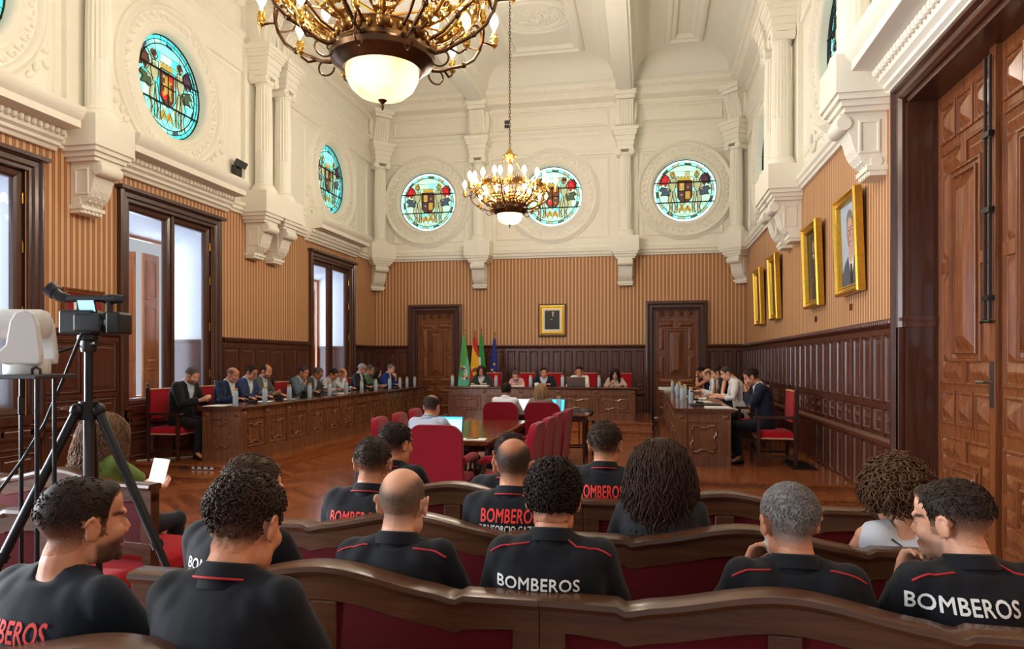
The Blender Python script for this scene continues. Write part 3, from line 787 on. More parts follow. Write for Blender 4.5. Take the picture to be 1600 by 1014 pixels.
# ------------------------------------------------------------------ chandeliers
def chandelier(name_label, loc, s, top, n_arm):
    root = thing('chandelier', name_label, 'chandelier', loc, 0, 'gilded chandeliers')
    def seg(f): return f
    V = lambda r, a, z: (s * r * cos(a), s * r * sin(a), s * z)
    def P(prof): return [(r * s, z * s) for r, z in prof]
    # glass bowl (z = 0 is the lowest point of the globe)
    mb = MB(); mb.lathe(P([(.0001, 0), (.08, .006), (.15, .03), (.2, .075), (.228, .13), (.235, .18), (.23, .2)]), seg=32, cap=False); mb.build('glass_bowl', 'frosted_globe', root, smooth=180)
    mb = MB(); mb.lathe(P([(.0001, -.07), (.008, -.06), (.012, -.04), (.006, -.03), (.02, -.015), (.03, -.004), (.0001, .004)]), seg=12); mb.build('finial', 'bronze', root, smooth=60)
    mb = MB(); mb.lathe(P([(.235, .19), (.25, .18), (.275, .2), (.3, .225), (.325, .24), (.335, .27), (.31, .29), (.3, .3), (.3, .32), (.24, .3), (.235, .19)]), seg=40, cap=False); mb.build('bowl_rim', 'bronze', root, smooth=40)
    mb = MB()
    mb.lathe(P([(.295, .31), (.3, .32), (.3, .39), (.31, .4), (.3, .41), (.285, .4), (.285, .31)]), seg=40, cap=False)
    for k in range(30):
        a = 2 * pi * k / 30; mb.ell(V(.302, a, .355), (.022 * s, .022 * s, .03 * s), 6, 5)
    for k in range(8):
        a = 2 * pi * (k + .5) / 8; mb.ell(V(.31, a, .37), (.045 * s, .045 * s, .05 * s), 8, 6)
    mb.build('gallery_band', 'bronze_gold', root, smooth=60)
    mb = MB(); mb.lathe(P([(.0001, .3), (.03, .31), (.02, .36), (.02, .46), (.05, .5), (.06, .54), (.05, .58), (.02, .62), (.014, .8), (.014, 1.25), (.0001, 1.26)]), seg=14)
    mb.build('stem', 'brass', root, smooth=50)
    # openwork ring of scrolls
    mb = MB()
    for z, r in ((.6, .62), (.66, .61)):
        mb.tube([V(r, 2 * pi * k / 48, z) for k in range(49)], .008 * s, 6)
    rnd = random.Random(5)
    for k in range(48):
        a = 2 * pi * k / 48
        pts = [V(.615, a + .045 * cos(t) * (1 + .2 * (k % 2)), .63 + .045 * sin(t) + .03 * (k % 2)) for t in [i * .5 for i in range(13)]]
        mb.tube(pts, .006 * s, 5)
    mb.build('scroll_ring', 'gold', root, smooth=60)
    for k in range(n_arm):          # spokes from the stem to the ring
        a = 2 * pi * (k + .25) / n_arm
        mb = MB(); mb.tube([V(.04, a, .54), V(.61, a, .62)], .008 * s, 6); mb.build('spoke', 'brass', root, smooth=60)
    # openwork acanthus fans between bowl and ring
    rnd = random.Random(11)
    for k in range(n_arm):
        a = 2 * pi * (k + .5) / n_arm; mb = MB()
        def S_(u, v, o=0):     # u across (-1..1), v from the bowl (0) to the leafy tip (1)
            r = lerp(.33, .64, v) + o; w = lerp(.12, .34, min(1, v * 1.3)) * (1 - .35 * max(0, v - .75) / .25)
            return V(r, a + u * w, .40 + .30 * v ** 1.7)
        for sg in (-1, 1): mb.tube([S_(sg, q / 10) for q in range(11)], .009 * s, 6)
        mb.tube([S_(0, q / 10, .012) for q in range(11)], [.016 * s * (1 - .06 * q) for q in range(11)], 6)
        for row in range(5):
            for col in range(-3, 4):
                v, u = .12 + row * .185, col / 3.4; rr = .05; ph = rnd.uniform(0, 6.3); sg = 1 if col >= 0 else -1
                mb.tube([S_(u + sg * rr * 3.2 * (1 - q / 13) * cos(q * .62 + ph), v + rr * 1.25 * (1 - q / 13) * sin(q * .62 + ph), .008) for q in range(12)], [.0085 * s] * 10 + [.006 * s, .003 * s], 5)
        for col in range(-4, 5):
            u = col / 4.4; mb.tube([S_(u * .9, .86), S_(u, .98, .012), S_(u * 1.06, 1.1 - .1 * abs(u), .02)], [.014 * s, .016 * s, .003 * s], 6, flat=.5)
        mb.build('acanthus_fan', 'gold', root, smooth=60)
    # arms with candles
    def candle(parent, r, a, z, sc):
        c = V(r, a, z); cs = s ** .35 * sc
        mb = MB(); mb.lathe([(q * cs, h * cs) for q, h in [(.0001, -.075), (.004, -.06), (.008, -.045), (.022, -.035), (.034, -.02), (.034, -.012), (.028, -.008), (.03, .02), (.026, .05), (.032, .075), (.03, .08), (.0001, .08)]], c, 12)
        for q in range(8):
            t = 2 * pi * q / 8; mb.ell((c[0] + .03 * cs * cos(t), c[1] + .03 * cs * sin(t), c[2] + (.02 + .025 * (q % 2)) * cs), (.01 * cs, .01 * cs, .018 * cs), 5, 4)
        cup = mb.build('candle_cup', 'gold', parent, smooth=60)
        mb = MB(); mb.lathe([(q * cs, h * cs) for q, h in [(.0001, .075), (.013, .075), (.013, .125), (.0001, .125)]], c, 10); mb.build('candle_sleeve', 'paper', cup, smooth=60)
        mb = MB(); mb.lathe([(q * cs, h * cs) for q, h in [(.012, .12), (.018, .135), (.036, .168), (.04, .195), (.032, .235), (.014, .265), (.0001, .28)]], c, 12); mb.build('bulb', 'bulb_glow', cup, smooth=180)
    for k in range(n_arm):
        a = 2 * pi * k / n_arm; mb = MB()
        arm = [(.31, .30), (.36, .27), (.42, .28), (.5, .32), (.6, .36), (.68, .42), (.73, .5), (.75, .58), (.74, .64), (.70, .67), (.66, .65), (.66, .61), (.69, .59)]
        mb.tube([V(r, a, z) for r, z in arm], [.016 * s, .013 * s] + [.012 * s] * 8 + [.009 * s, .007 * s, .004 * s], 8)
        mb.tube([V(.31, a, .36), V(.4, a, .40), V(.5, a, .5), V(.6, a, .58), V(.63, a, .66)], [.014 * s, .01 * s, .013 * s, .01 * s, .006 * s], 7)
        mb.tube([*[V(.385 - .055 * cos(q * .45), a, .235 - .05 * sin(q * .45)) for q in range(13)]], .007 * s, 6)
        mb.tube([V(.74, a, .56), V(.79, a, .565), V(.84, a, .56)], .008 * s, 6)
        for sg in (-1, 1):
            mb.tube([V(.72, a, .5), V(.72, a + sg * .09, .53), V(.70, a + sg * .17, .56), V(.69, a + sg * .2, .6)], .008 * s, 6)
        mb.tube([V(.45, a, .29), V(.5, a + .06, .27), V(.54, a + .1, .3)], .008 * s, 6)
        mb.ell(V(.5, a, .5), (.025 * s, .025 * s, .03 * s), 8, 6); mb.ell(V(.6, a, .365), (.022 * s, .022 * s, .022 * s), 8, 6)
        arm_o = mb.build('arm', 'bronze', root, smooth=60)
        candle(arm_o, .85, a, .58, 1)
        for sg in (-1, 1): candle(arm_o, .68, a + sg * .21, .64, 1)
        candle(arm_o, .545, a + .1, .34, .9)
    # crown, hanging rods and chain
    mb = MB(); mb.lathe(P([(.0001, 1.14), (.05, 1.16), (.08, 1.2), (.1, 1.25), (.1, 1.28), (.06, 1.3), (.05, 1.34), (.02, 1.39), (.015, 1.43), (.0001, 1.44)]), seg=18)
    for k in range(6):
        a = 2 * pi * k / 6; mb.ell(V(.1, a, 1.26), (.03 * s, .03 * s, .035 * s), 7, 5)
    mb.build('crown', 'gold', root, smooth=60)
    for k in range(4 if s < 1.2 else 8):
        a = 2 * pi * (k + .25) / (4 if s < 1.2 else 8); mb = MB(); n = 14
        mb.tube([V(.1 + (.5 * (i / n) ** 1.6), a, 1.25 - .6 * i / n) for i in range(n + 1)], .007 * s, 6)
        for i in range(2, n, 3): mb.ell(V(.1 + (.5 * (i / n) ** 1.6), a, 1.25 - .6 * i / n), (.014 * s,) * 3, 6, 4)
        mb.build('hanging_rod', 'brass', root, smooth=60)
    zc = 1.44 * s; L = .075; nl = int((top - .1 - zc) / (L * .8)); mb = MB()
    for i in range(nl):
        zz = zc + .03 + i * (top - .1 - zc) / nl; rot = i % 2
        pts = []
        for q in range(11):
            t = 2 * pi * q / 10; x, z = .016 * cos(t), .042 * sin(t)
            pts.append((x * (1 - rot), x * rot, zz + z))
        mb.tube(pts, .0055, 5)
    mb.build('chain', 'bronze', root, smooth=60)
    mb = MB(); mb.lathe([(.02, top - .13), (.03, top - .1), (.1, top - .05), (.13, top - .02), (.13, top), (.0001, top)], seg=20); mb.build('ceiling_rose', 'bronze', root, smooth=50)
    for k in range(4):             # the light its bulbs give
        d = bpy.data.lights.new('bulb_light', 'POINT'); d.energy = (88 if s < 1.2 else 92); d.color = (1.0, .93, .83); d.shadow_soft_size = .12
        o = bpy.data.objects.new('bulb_light', d); COL.objects.link(o); a = 2 * pi * (k + .5) / 4
        o.location = (loc[0] + s * .66 * cos(a), loc[1] + s * .66 * sin(a), loc[2] + s * .78)
    d = bpy.data.lights.new('bulb_light', 'POINT'); d.energy = 5 * s; d.color = (1.0, .8, .52); d.shadow_soft_size = .06
    o = bpy.data.objects.new('bulb_light', d); COL.objects.link(o); o.location = (loc[0], loc[1], loc[2] + s * .14)
    mb = MB(); mb.ell((s * -.03, 0, s * .12), (s * .05, s * .05, s * .06), 10, 7); mb.build('bulb', 'lamp_core', root, smooth=180)
ZB1 = 4.1
chandelier('large gilded chandelier with frosted bowl, cut off by the top of the photo', (-2.46, 6.24, ZB1), 1.48, 9.36 - ZB1, 8)
chandelier('smaller gilded chandelier hanging on a long chain in front of the back wall windows', (-2.46, 12.5, 4.12), 1.0, 8.42 - 4.12, 8)
# ------------------------------------------------------------------ council desks
def notched(mb, a0, a1, z0, z1, y, r=.011):
    'raised outline with stepped notches, as on the desk fronts (local x along, z up, facing -y)'
    am, zm = (a0 + a1) / 2, (z0 + z1) / 2; q = min((a1 - a0) * .16, .07); d = .028; w = (a1 - a0) * .22
    pts = [(a0, z0 + q), (a0 + d, z0 + q), (a0 + d, z0), (am - w, z0), (am - w * .6, z0 + d), (am + w * .6, z0 + d), (am + w, z0), (a1 - d, z0), (a1 - d, z0 + q), (a1, z0 + q),
           (a1, zm - q), (a1 - d, zm - q * .6), (a1 - d, zm + q * .6), (a1, zm + q),
           (a1, z1 - q), (a1 - d, z1 - q), (a1 - d, z1), (am + w, z1), (am + w * .6, z1 - d), (am - w * .6, z1 - d), (am - w, z1), (a0 + d, z1), (a0 + d, z1 - q), (a0, z1 - q),
           (a0, zm + q), (a0 + d, zm + q * .6), (a0 + d, zm - q * .6), (a0, zm - q), (a0, z0 + q)]
    mb.tube([(x, y, z) for x, z in pts], r * 1.4, 6)
def desk(name_label, loc, rotz, L, D, H, n, ends):
    root = thing('council_desk', name_label, 'desk', loc, rotz, 'carved council desks')
    mb = MB()
    pf = [(-.05, H - .035), (-.05, H - .01), (-.04, H), (D + .05, H), (D + .05, H - .035), (D - .01, H - .055), (-.01, H - .055)]
    mb.extrude([(y, z) for y, z in pf], (-.05, 0, 0), (0, 1, 0), (0, 0, 1), (L + .1, 0, 0)); mb.build('desk_top', 'wood_desk_top', root)
    mb = MB(); mb.box(0, L, .0, .03, 0, H - .05)
    mb.box(-.015, L + .015, -.03, 0, 0, .15); mb.box(-.01, L + .01, -.018, 0, .15, .17)
    mb.box(-.012, L + .012, -.022, 0, H - .185, H - .165); mb.box(-.008, L + .008, -.012, 0, H - .2, H - .185)
    mb.build('front_board', 'wood_desk', root)
    for s_, x in ((-1, 0), (1, L)):
        mb = MB(); mb.box(x, x - s_ * .03, .03, D, 0, H - .05)
        mb.box(x, x + s_ * .03, -.03, D, 0, .15); mb.box(x, x + s_ * .022, -.022, D, H - .185, H - .165)
        for y0, y1 in ((.0, .13), (D - .13, D)):
            mb.box(x, x + s_ * .02, y0, y1, .15, H - .06)
            for k in range(4): mb.box(x + s_ * .02, x + s_ * .027, y0 + .018 + k * .026, y0 + .034 + k * .026, .19, H - .21)
            mb.frame((x + s_ * .02, y0 + .02, H - .15), (0, 1, 0), (0, 0, 1), (s_, 0, 0), .09, .07, [(0, 0), (.03, .02)], closed=True)
        e = mb.build('end_board', 'wood_desk', root)
        mb = MB(); mb.X = Matrix(((0, s_, 0, x + s_ * .004), (1, 0, 0, 0), (0, 0, 1, 0), (0, 0, 0, 1)))
        mb.X = Matrix.Translation((x, 0, 0)) @ Matrix(((0, -s_, 0, 0), (1, 0, 0, 0), (0, 0, 1, 0), (0, 0, 0, 1)))
        notched(mb, .19, D - .19, .2, H - .24, -.006); mb.build('carved_outline', 'wood_desk', e, smooth=30)
    p = L / n
    for i in range(n + 1):
        x = min(max(i * p, .05), L - .05); mb = MB()
        mb.box(x - .055, x + .055, -.02, 0, .15, H - .06)
        for k in range(3): mb.box(x - .036 + k * .028, x - .02 + k * .028, -.027, -.02, .19, H - .21)
        mb.frame((x - .04, -.02, H - .15), (1, 0, 0), (0, 0, 1), (0, -1, 0), .08, .07, [(0, 0), (.03, .022)], closed=True)
        mb.build('pilaster', 'wood_desk', root)
    for i in range(n):
        x0, x1 = i * p + .075, (i + 1) * p - .075; mb = MB()
        mb.frame((x0, 0, .19), (1, 0, 0), (0, 0, 1), (0, -1, 0), x1 - x0, H - .4, [(0, 0), (.008, .01), (.02, .01), (.03, .002)], closed=True)
        notched(mb, x0 + .07, x1 - .07, .25, H - .27, -.008); mb.build('carved_panel', 'wood_desk', root, smooth=30)
    return root
desk('long carved wooden council desk along the left windows', (-5.75, 9.12, DAIS), R(90), 8.6, .62, .80, 13, 1)
desk('long carved wooden council desk along the right wall', (.42, 17.0, DAIS), R(-90), 7.05, .72, .80, 11, 1)
desk('carved presiding desk in front of the flags and back wall', (-4.56, 15.75, .28), 0, 4.3, .6, .745, 5, 1)

# ------------------------------------------------------------------ armchairs of the council
def council_chair():
    t = thing('council_armchair', '', 'chair')
    W = .29
    mb = MB()
    mb.loops([[(x, y + .02 * sin(pi * (x / W + 1) / 2), z) for x, y, z in ring] for ring in
              [[(-W + .02, -.215, .60), (W - .02, -.215, .60), (W - .02, -.175, .60), (-W + .02, -.175, .60)], [(-W + .02, -.235, 1.04), (W - .02, -.235, 1.04), (W - .02, -.19, 1.04), (-W + .02, -.19, 1.04)]]])
    bk = mb.build('backrest', 'velvet_seat', t, bevel=.012, seg=2)
    mb = MB(); mb.box(-W + .02, W - .02, -.245, -.18, 1.035, 1.05); mb.build('trim_braid', 'fringe', bk)
    mb = MB(); rings = []
    for z, i in ((.39, .0), (.45, .0), (.485, .03), (.5, .1)):
        rings.append([(-W + .02 + i, -.2 + i, z), (W - .02 - i, -.2 + i, z), (W - .02 - i, .28 - i, z), (-W + .02 + i, .28 - i, z)])
    mb.loops(rings); st = mb.build('seat', 'velvet_seat', t, smooth=60)
    mb = MB(); mb.box(-W + .015, W - .015, -.205, .285, .375, .395); mb.build('fringe', 'fringe', st)
    for x in (-W, W):
        mb = MB(); mb.box(x - .022, x + .022, -.235, -.19, 0, .6); mb.box(x - .02, x + .02, -.25, -.2, .6, 1.06); l = mb.build('leg', 'wood_chair', t, bevel=.004)
        mb = MB(); mb.lathe([(.0001, 1.06), (.018, 1.06), (.02, 1.07), (.012, 1.08), (.016, 1.09), (.022, 1.11), (.012, 1.13), (.0001, 1.145)], (x, -.225, 0), 10); mb.build('finial', 'wood_chair', l, smooth=60)
        mb = MB(); mb.box(x - .022, x + .022, .25, .295, 0, .66); mb.build('leg', 'wood_chair', t, bevel=.004)
        mb = MB(); mb.extrude([(-.22, .66), (.32, .66), (.345, .675), (.33, .70), (.1, .695), (-.22, .70)], (x - .03, 0, 0), (0, 1, 0), (0, 0, 1), (.06, 0, 0)); mb.build('armrest', 'wood_chair', t)
        mb = MB(); mb.box(x - .012, x + .012, -.2, .27, .12, .16); mb.build('stretcher', 'wood_chair', t)
    mb = MB(); mb.box(-W, W, .262, .285, .2, .27); mb.build('stretcher', 'wood_chair', t)
    return t
CCH = council_chair()
_first = [True]
def put_chair(x, y, rz, z, label, group='council armchairs'):
    if _first[0]:
        _first[0] = False; r = CCH; r.location = (x, y, z); r.rotation_euler = (0, 0, rz); r['label'] = label; r['group'] = group; return r
    return copy_thing(CCH, (x, y, z), rz, label, group)

# ------------------------------------------------------------------ upholstered chairs of the centre table
def rounded(w, z0, z1, rad, n=6):
    pts = [(-w, z0), (w, z0)]
    for k in range(n + 1):
        a = pi / 2 * k / n; pts.append((w - rad + rad * cos(a), z1 - rad + rad * sin(a)))
    for k in range(n + 1):
        a = pi / 2 + pi / 2 * k / n; pts.append((-w + rad + rad * cos(a), z1 - rad + rad * sin(a)))
    return pts
def velvet_chair():
    t = thing('velvet_armchair', '', 'chair')
    mb = MB(); W = .27; rings = []
    for y, i in ((-.245, .02), (-.25, .0), (-.215, -.004), (-.18, .0), (-.165, .03)):
        ring = []
        for x, z in rounded(W - i, .36 + i, .985 - i, .12):
            ring.append((x, y - .10 * (z - .36) + .02 * (1 - (x / W) ** 2) * -1, z + .018 * cos(pi * x / (2 * W)) * sstep(.7, 1.0, z)))
        rings.append(ring)
    mb.loops(rings); b = mb.build('backrest', 'velvet_chair', t, smooth=60)
    mb = MB()
    pts = [(x, -.247 - .10 * (z - .36), z + .018 * cos(pi * x / (2 * W)) * sstep(.7, 1.0, z)) for x, z in rounded(W - .006, .4, .98, .12)[1:]]
    mb.tube(pts, .008, 6); mb.build('piping', 'velvet_chair', b, smooth=60)
    mb = MB(); rings = []
    for z, i in ((.34, .01), (.35, 0), (.43, -.006), (.465, .02), (.48, .08)):
        rings.append([(-.26 + i, -.22 + i, z), (.26 - i, -.22 + i, z), (.27 - i, .28 - i, z), (-.27 + i, .28 - i, z)])
    mb.loops(rings); mb.build('seat', 'velvet_chair', t, smooth=60)
    for x in (-.275, .275):
        mb = MB(); mb.tube([(x, -.25, .645), (x, -.1, .65), (x, .1, .655), (x, .2, .64), (x, .24, .61)], [.035, .04, .04, .04, .03], 10); mb.build('armrest', 'velvet_chair', t, smooth=60)
        mb = MB(); mb.tube([(x * .95, .25, 0), (x * .98, .26, .3), (x, .24, .45), (x, .19, .6)], [.017, .024, .022, .02], 8); mb.build('leg', 'wood_chair', t, smooth=50)
        mb = MB(); mb.tube([(x * .85, -.33, 0), (x * .85, -.24, .25), (x * .85, -.22, .4)], [.016, .021, .022], 8); mb.build('leg', 'wood_chair', t, smooth=50)
    return t
VCH = velvet_chair()
chairs_mid = [(-2.02, 6.78, 0, 'red velvet armchair at the near end of the centre table, with the laptop user')]
for i, (x, y) in enumerate([(-2.70, 7.30), (-2.72, 7.98), (-2.75, 8.66), (-2.77, 9.34)]):
    chairs_mid.append((x + .08, y, -pi / 2 + .12, 'red velvet armchair on the left side of the centre table, ' + ('nearest of four', 'second from the camera', 'third from the camera', 'farthest of four')[i]))
for i, (x, y) in enumerate([(-1.20, 6.95), (-1.18, 7.62), (-1.16, 8.29), (-1.12, 8.96)]):
    chairs_mid.append((x - .16, y, pi / 2 - .05, 'red velvet armchair on the right side of the centre table, ' + ('nearest of four', 'second from the camera', 'third from the camera', 'farthest from the camera')[i]))
chairs_mid.append((-2.17, 10.58, .0, 'red velvet armchair under the man in the white shirt, seen from behind'))
chairs_mid.append((-1.52, 10.62, -.05, 'red velvet armchair under the woman with light brown hair, seen from behind'))
for i, (x, y, rz, lb) in enumerate(chairs_mid):
    if i == 0: VCH.location = (x, y, 0); VCH.rotation_euler = (0, 0, rz); VCH['label'] = lb; VCH['group'] = 'red velvet armchairs'
    else: copy_thing(VCH, (x, y, 0), rz, lb, 'red velvet armchairs')

# ------------------------------------------------------------------ tables
def trestle(mb, x0, x1, y, h):
    xm = (x0 + x1) / 2
    for s_ in (-1, 1):
        pts = [(xm + s_ * a, y, z) for a, z in ((.30, .04), (.22, .06), (.16, .14), (.2, .24), (.27, .34), (.26, .45), (.18, .52), (.12, .6), (.2, h))]
        mb.tube(pts, [.03, .035, .04, .035, .035, .035, .035, .04, .03], 8)
        mb.ell((xm + s_ * .27, y, .34), (.05, .035, .05), 10, 6); mb.ell((xm + s_ * .16, y, .12), (.05, .035, .045), 10, 6)
    mb.box(xm - .12, xm + .12, y - .03, y + .03, .12, .2); mb.box(xm - .05, xm + .05, y - .025, y + .025, .2, h)
t = thing('centre_table', 'long polished wooden table with carved trestles between the red armchairs', 'table', (-2.09, 8.5, 0))
mb = MB(); mb.extrude([(-.42, .72), (.42, .72), (.435, .735), (.435, .755), (.425, .765), (-.425, .765), (-.435, .755), (-.435, .735)], (0, -1.33, 0), (1, 0, 0), (0, 0, 1), (0, 2.66, 0)); mb.build('table_top', 'wood_table', t)
mb = MB()
for x in (-.37, .35): mb.box(x, x + .02, -1.2, 1.2, .64, .72)
for y in (-1.2, 1.18): mb.box(-.37, .37, y, y + .02, .64, .72)
mb.build('apron', 'wood_chair', t)
for y in (-.95, .95):
    mb = MB(); trestle(mb, -.33, .33, y, .65); mb.build('trestle', 'wood_chair', t, smooth=50)
mb = MB(); mb.tube([(0, -.95, .2), (.03, -.5, .32), (0, 0, .25), (-.03, .5, .32), (0, .95, .2)], .022, 8); mb.build('stretcher', 'black_metal', t, smooth=50)
t = thing('writing_table', 'wooden table with two laptops in front of the presiding desk', 'table', (-1.75, 11.28, 0))
mb = MB(); mb.box(-.85, .85, -.3, .3, .735, .765); mb.build('table_top', 'wood_table', t, bevel=.005)
mb = MB(); mb.box(-.8, .8, -.26, .26, .65, .735); mb.build('apron', 'wood_chair', t)
for x in (-.78, .78):
    for y in (-.25, .25):
        mb = MB(); mb.tube([(x, y, 0), (x, y, .1), (x, y, .66)], [.02, .025, .03], 8); mb.build('leg', 'wood_chair', t, smooth=50)
t = thing('side_table', 'low wooden table holding papers and a black bag, right of the velvet armchairs', 'table', (-1.14, 12.25, 0))
mb = MB(); mb.box(-.27, .27, -.2, .2, .57, .6); mb.build('table_top', 'wood_table', t, bevel=.004)
for x in (-.23, .23):
    for y in (-.16, .16):
        mb = MB(); mb.box(x - .018, x + .018, y - .018, y + .018, 0, .57); mb.build('leg', 'wood_chair', t)
mb = MB(); mb.box(-.21, .21, -.17, -.15, .1, .13); mb.box(-.21, .21, .15, .17, .1, .13); mb.box(-.02, .0, -.16, -.14, .13, .57); mb.build('stretcher', 'wood_chair', t)
mb = MB()
for k in range(4): mb.X = Matrix.Translation((-1.22 + .02 * k, 12.17, .601 + k * .008)) @ Matrix.Rotation(.2 - .12 * k, 4, 'Z'); mb.box(-.15, .15, -.1, .1, 0, .007)
tag(mb.build('papers', 'paper'), 'stack of loose papers on the low table', 'papers')
mb = MB(); rings = []
for x, r in ((-.16, .02), (-.14, .06), (0, .075), (.12, .06), (.15, .02)):
    rings.append([(x, r * 1.3 * cos(a), .075 + r * sin(a)) for a in [2 * pi * k / 12 for k in range(12)]])
mb.loops(rings); o = mb.build('black_bag', 'black_plastic', smooth=60); o.location = (-1.06, 12.29, .634); tag(o, 'black bag lying on the low table behind the papers', 'bag')

# right side table with bottle and glass
t = thing('console_table', 'brown wooden side table with carved panels by the big door', 'table', (1.28, 2.42, 0))
mb = MB(); mb.box(-.06, .62, -.22, .28, .80, .835); mb.build('table_top', 'wood_table', t, bevel=.006)
mb = MB(); mb.box(.0, .56, -.17, .23, .04, .80); mb.build('body', 'wood_door', t)
mb = MB(); mb.X = Matrix(((1, 0, 0, 0), (0, -1, 0, -.17), (0, 0, 1, 0), (0, 0, 0, 1)))
mould(mb, .05, .51, .1, .72); pyramid(mb, .12, .44, .18, .64, 0, .3, .02); mb.build('carved_panel', 'wood_door', t)
mb = MB(); mb.box(-.02, .58, -.19, .25, 0, .06); mb.build('plinth', 'wood_dark', t)

# ------------------------------------------------------------------ bottles, glasses, papers, laptops
def bottle():
    t = thing('water_bottle', '', 'bottle')
    mb = MB(); mb.lathe([(.0001, 0), (.03, 0), (.034, .004), (.034, .165), (.03, .19), (.022, .2), (.02, .205), (.0001, .205)], seg=20); mb.build('body', 'bottle_frost', t, smooth=50)
    mb = MB(); mb.lathe([(.0001, .2), (.026, .2), (.027, .202), (.027, .226), (.025, .23), (.0001, .23)], seg=18); mb.build('cap', 'cork', t, smooth=50)
    return t
BT = bottle(); _fb = [True]
def put_bottle(x, y, z, label, group=None, sc=1.0):
    if _fb[0]: _fb[0] = False; BT.location = (x, y, z); BT['label'] = label; BT['group'] = group or 'water bottles'; BT.scale = (sc,) * 3; return BT
    return copy_thing(BT, (x, y, z), 0, label, group or 'water bottles', (sc,) * 3)
ordn = ['first', 'second', 'third', 'fourth', 'fifth', 'sixth', 'seventh', 'eighth', 'ninth', 'tenth', 'eleventh', 'twelfth', 'thirteenth', 'fourteenth']
ZT = DAIS + .80 + .002
for i, (px, X) in enumerate([(368, -5.92), (414, -5.9), (452, -5.9), (484, -5.9), (515, -5.9), (541, -5.92), (565, -5.94), (587, -5.94), (609, -5.96), (625, -5.98), (636, -6.0), (648, -6.0)]):
    Y = X / tan(atan((px - 800) / F) - TH)
    put_bottle(X, Y, ZT, 'frosted water bottle with wooden cap, %s from the camera on left desk' % ordn[i], 'bottles on the left desk', 1.12)
for i, (X, Y) in enumerate([(.68, 11.1), (.58, 11.75), (.66, 12.5), (.57, 13.3), (.65, 14.2), (.55, 15.2)]):
    put_bottle(X, Y, ZT, 'frosted water bottle with wooden cap, %s from the camera on the right desk' % ordn[i], 'bottles on the right desk', 1.1)
nb_ = ['left of the woman in green', 'between the woman in green and the woman in pink', 'left of the man in the dark suit', 'left of the grey laptop', 'left of the long dark haired woman']
for i, px in enumerate([707, 775, 829, 879, 936]):
    put_bottle(x_at(px, 15.95), 15.95, 1.027, 'frosted bottle on the presiding desk, ' + nb_[i], 'bottles on the presiding desk', 1.15)
put_bottle(x_at(872, 11.22), 11.32, .767, 'clear water bottle beside the small open laptop on the writing table', 'bottles on the tables', 1.2)
put_bottle(1.37, 2.52, .837, 'frosted water bottle with wooden cap on the side table by the door', 'bottles on the tables', .92)
mb = MB(); mb.lathe([(.0001, 0), (.028, 0), (.032, .005), (.036, .09), (.0335, .09), (.029, .008), (.0001, .008)], seg=24)
o = mb.build('drinking_glass', 'clear_glass', smooth=40, loc=(1.56, 2.49, .8385)); tag(o, 'empty drinking glass on the side table by the big door', 'glass')
mb = MB(); mb.box(-.07, .07, -.05, .05, 0, .001); o = mb.build('napkin', 'paper', loc=(1.55, 2.47, .8365), rotz=.3); tag(o, 'white paper napkin under the drinking glass', 'napkin')

def laptop(label, loc, rotz, scr, wid=.34, group='laptops', lid='dark_grey_plastic', rows=True):
    t = thing('laptop', label, 'laptop', loc, rotz, group)
    mb = MB(); mb.box(-wid / 2, wid / 2, -.12, .12, 0, .016); b = mb.build('base', 'dark_grey_plastic', t, bevel=.004)
    mb = MB(); mb.box(-wid / 2 + .02, wid / 2 - .02, -.02, .09, .0162, .018); mb.build('keyboard', 'black_plastic', b)
    mb = MB(); mb.X = Matrix.Translation((0, .12, .014)) @ Matrix.Rotation(R(-16), 4, 'X'); mb.box(-wid / 2, wid / 2, 0, .01, 0, .225); l = mb.build('lid', lid, t, bevel=.003)
    mb = MB(); mb.X = Matrix.Translation((0, .12, .014)) @ Matrix.Rotation(R(-16), 4, 'X')
    w = wid / 2 - .012
    mb.mat(0).poly([(-w, -.0012, .015), (w, -.0012, .015), (w, -.0012, .213), (-w, -.0012, .213)])
    if rows:
        mb.mat(1); mb.poly([(-w, -.002, .19), (w, -.002, .19), (w, -.002, .213), (-w, -.002, .213)])
        mb.poly([(-w + .01, -.002, .03), (w - .01, -.002, .03), (w - .01, -.002, .045), (-w + .01, -.002, .045)])
        mb.mat(2)
        for k in range(3): mb.poly([(-w + .015, -.002, .07 + .035 * k), (w - .03, -.002, .07 + .035 * k), (w - .03, -.002, .085 + .035 * k), (-w + .015, -.002, .085 + .035 * k)])
    mb.build('screen', [scr, 'screen_teal', 'screen_white'], l)
    return t
laptop('open laptop with a blue spreadsheet screen on the centre table', (-2.20, 7.42, .767), .06, 'screen_blue', .36)
laptop('open laptop with a pale screen in front of the man in the white shirt', (-2.02, 11.2, .767), -.05, 'screen_white', .36, rows=False)
laptop('small open laptop with a teal screen right of the light brown haired woman', (-1.46, 11.2, .767), -.15, 'screen_teal', .26, rows=False)
laptop('silver laptop seen from behind its lid on the presiding desk', (x_at(900, 16.0), 16.0, 1.027), pi + .1, 'screen_white', .42, lid='steel', rows=False)
laptop('dark laptop lying open on the left desk before the man in the blue jacket', (-6.02, 12.55, ZT), pi / 2 + .3, 'black_plastic', .38, rows=False)
def sheet(label, x, y, z, w, h, rz, name='paper_sheet', group='papers on the desks', mat='paper', th=.003):
    mb = MB(); mb.box(-w / 2, w / 2, -h / 2, h / 2, 0, th); o = mb.build(name, mat, loc=(x, y, z + .0005), rotz=rz); tag(o, label, 'paper', group); return o
sheet('white sheets with a pen beside the laptop on the centre table', -1.86, 7.34, .766, .3, .21, .1)
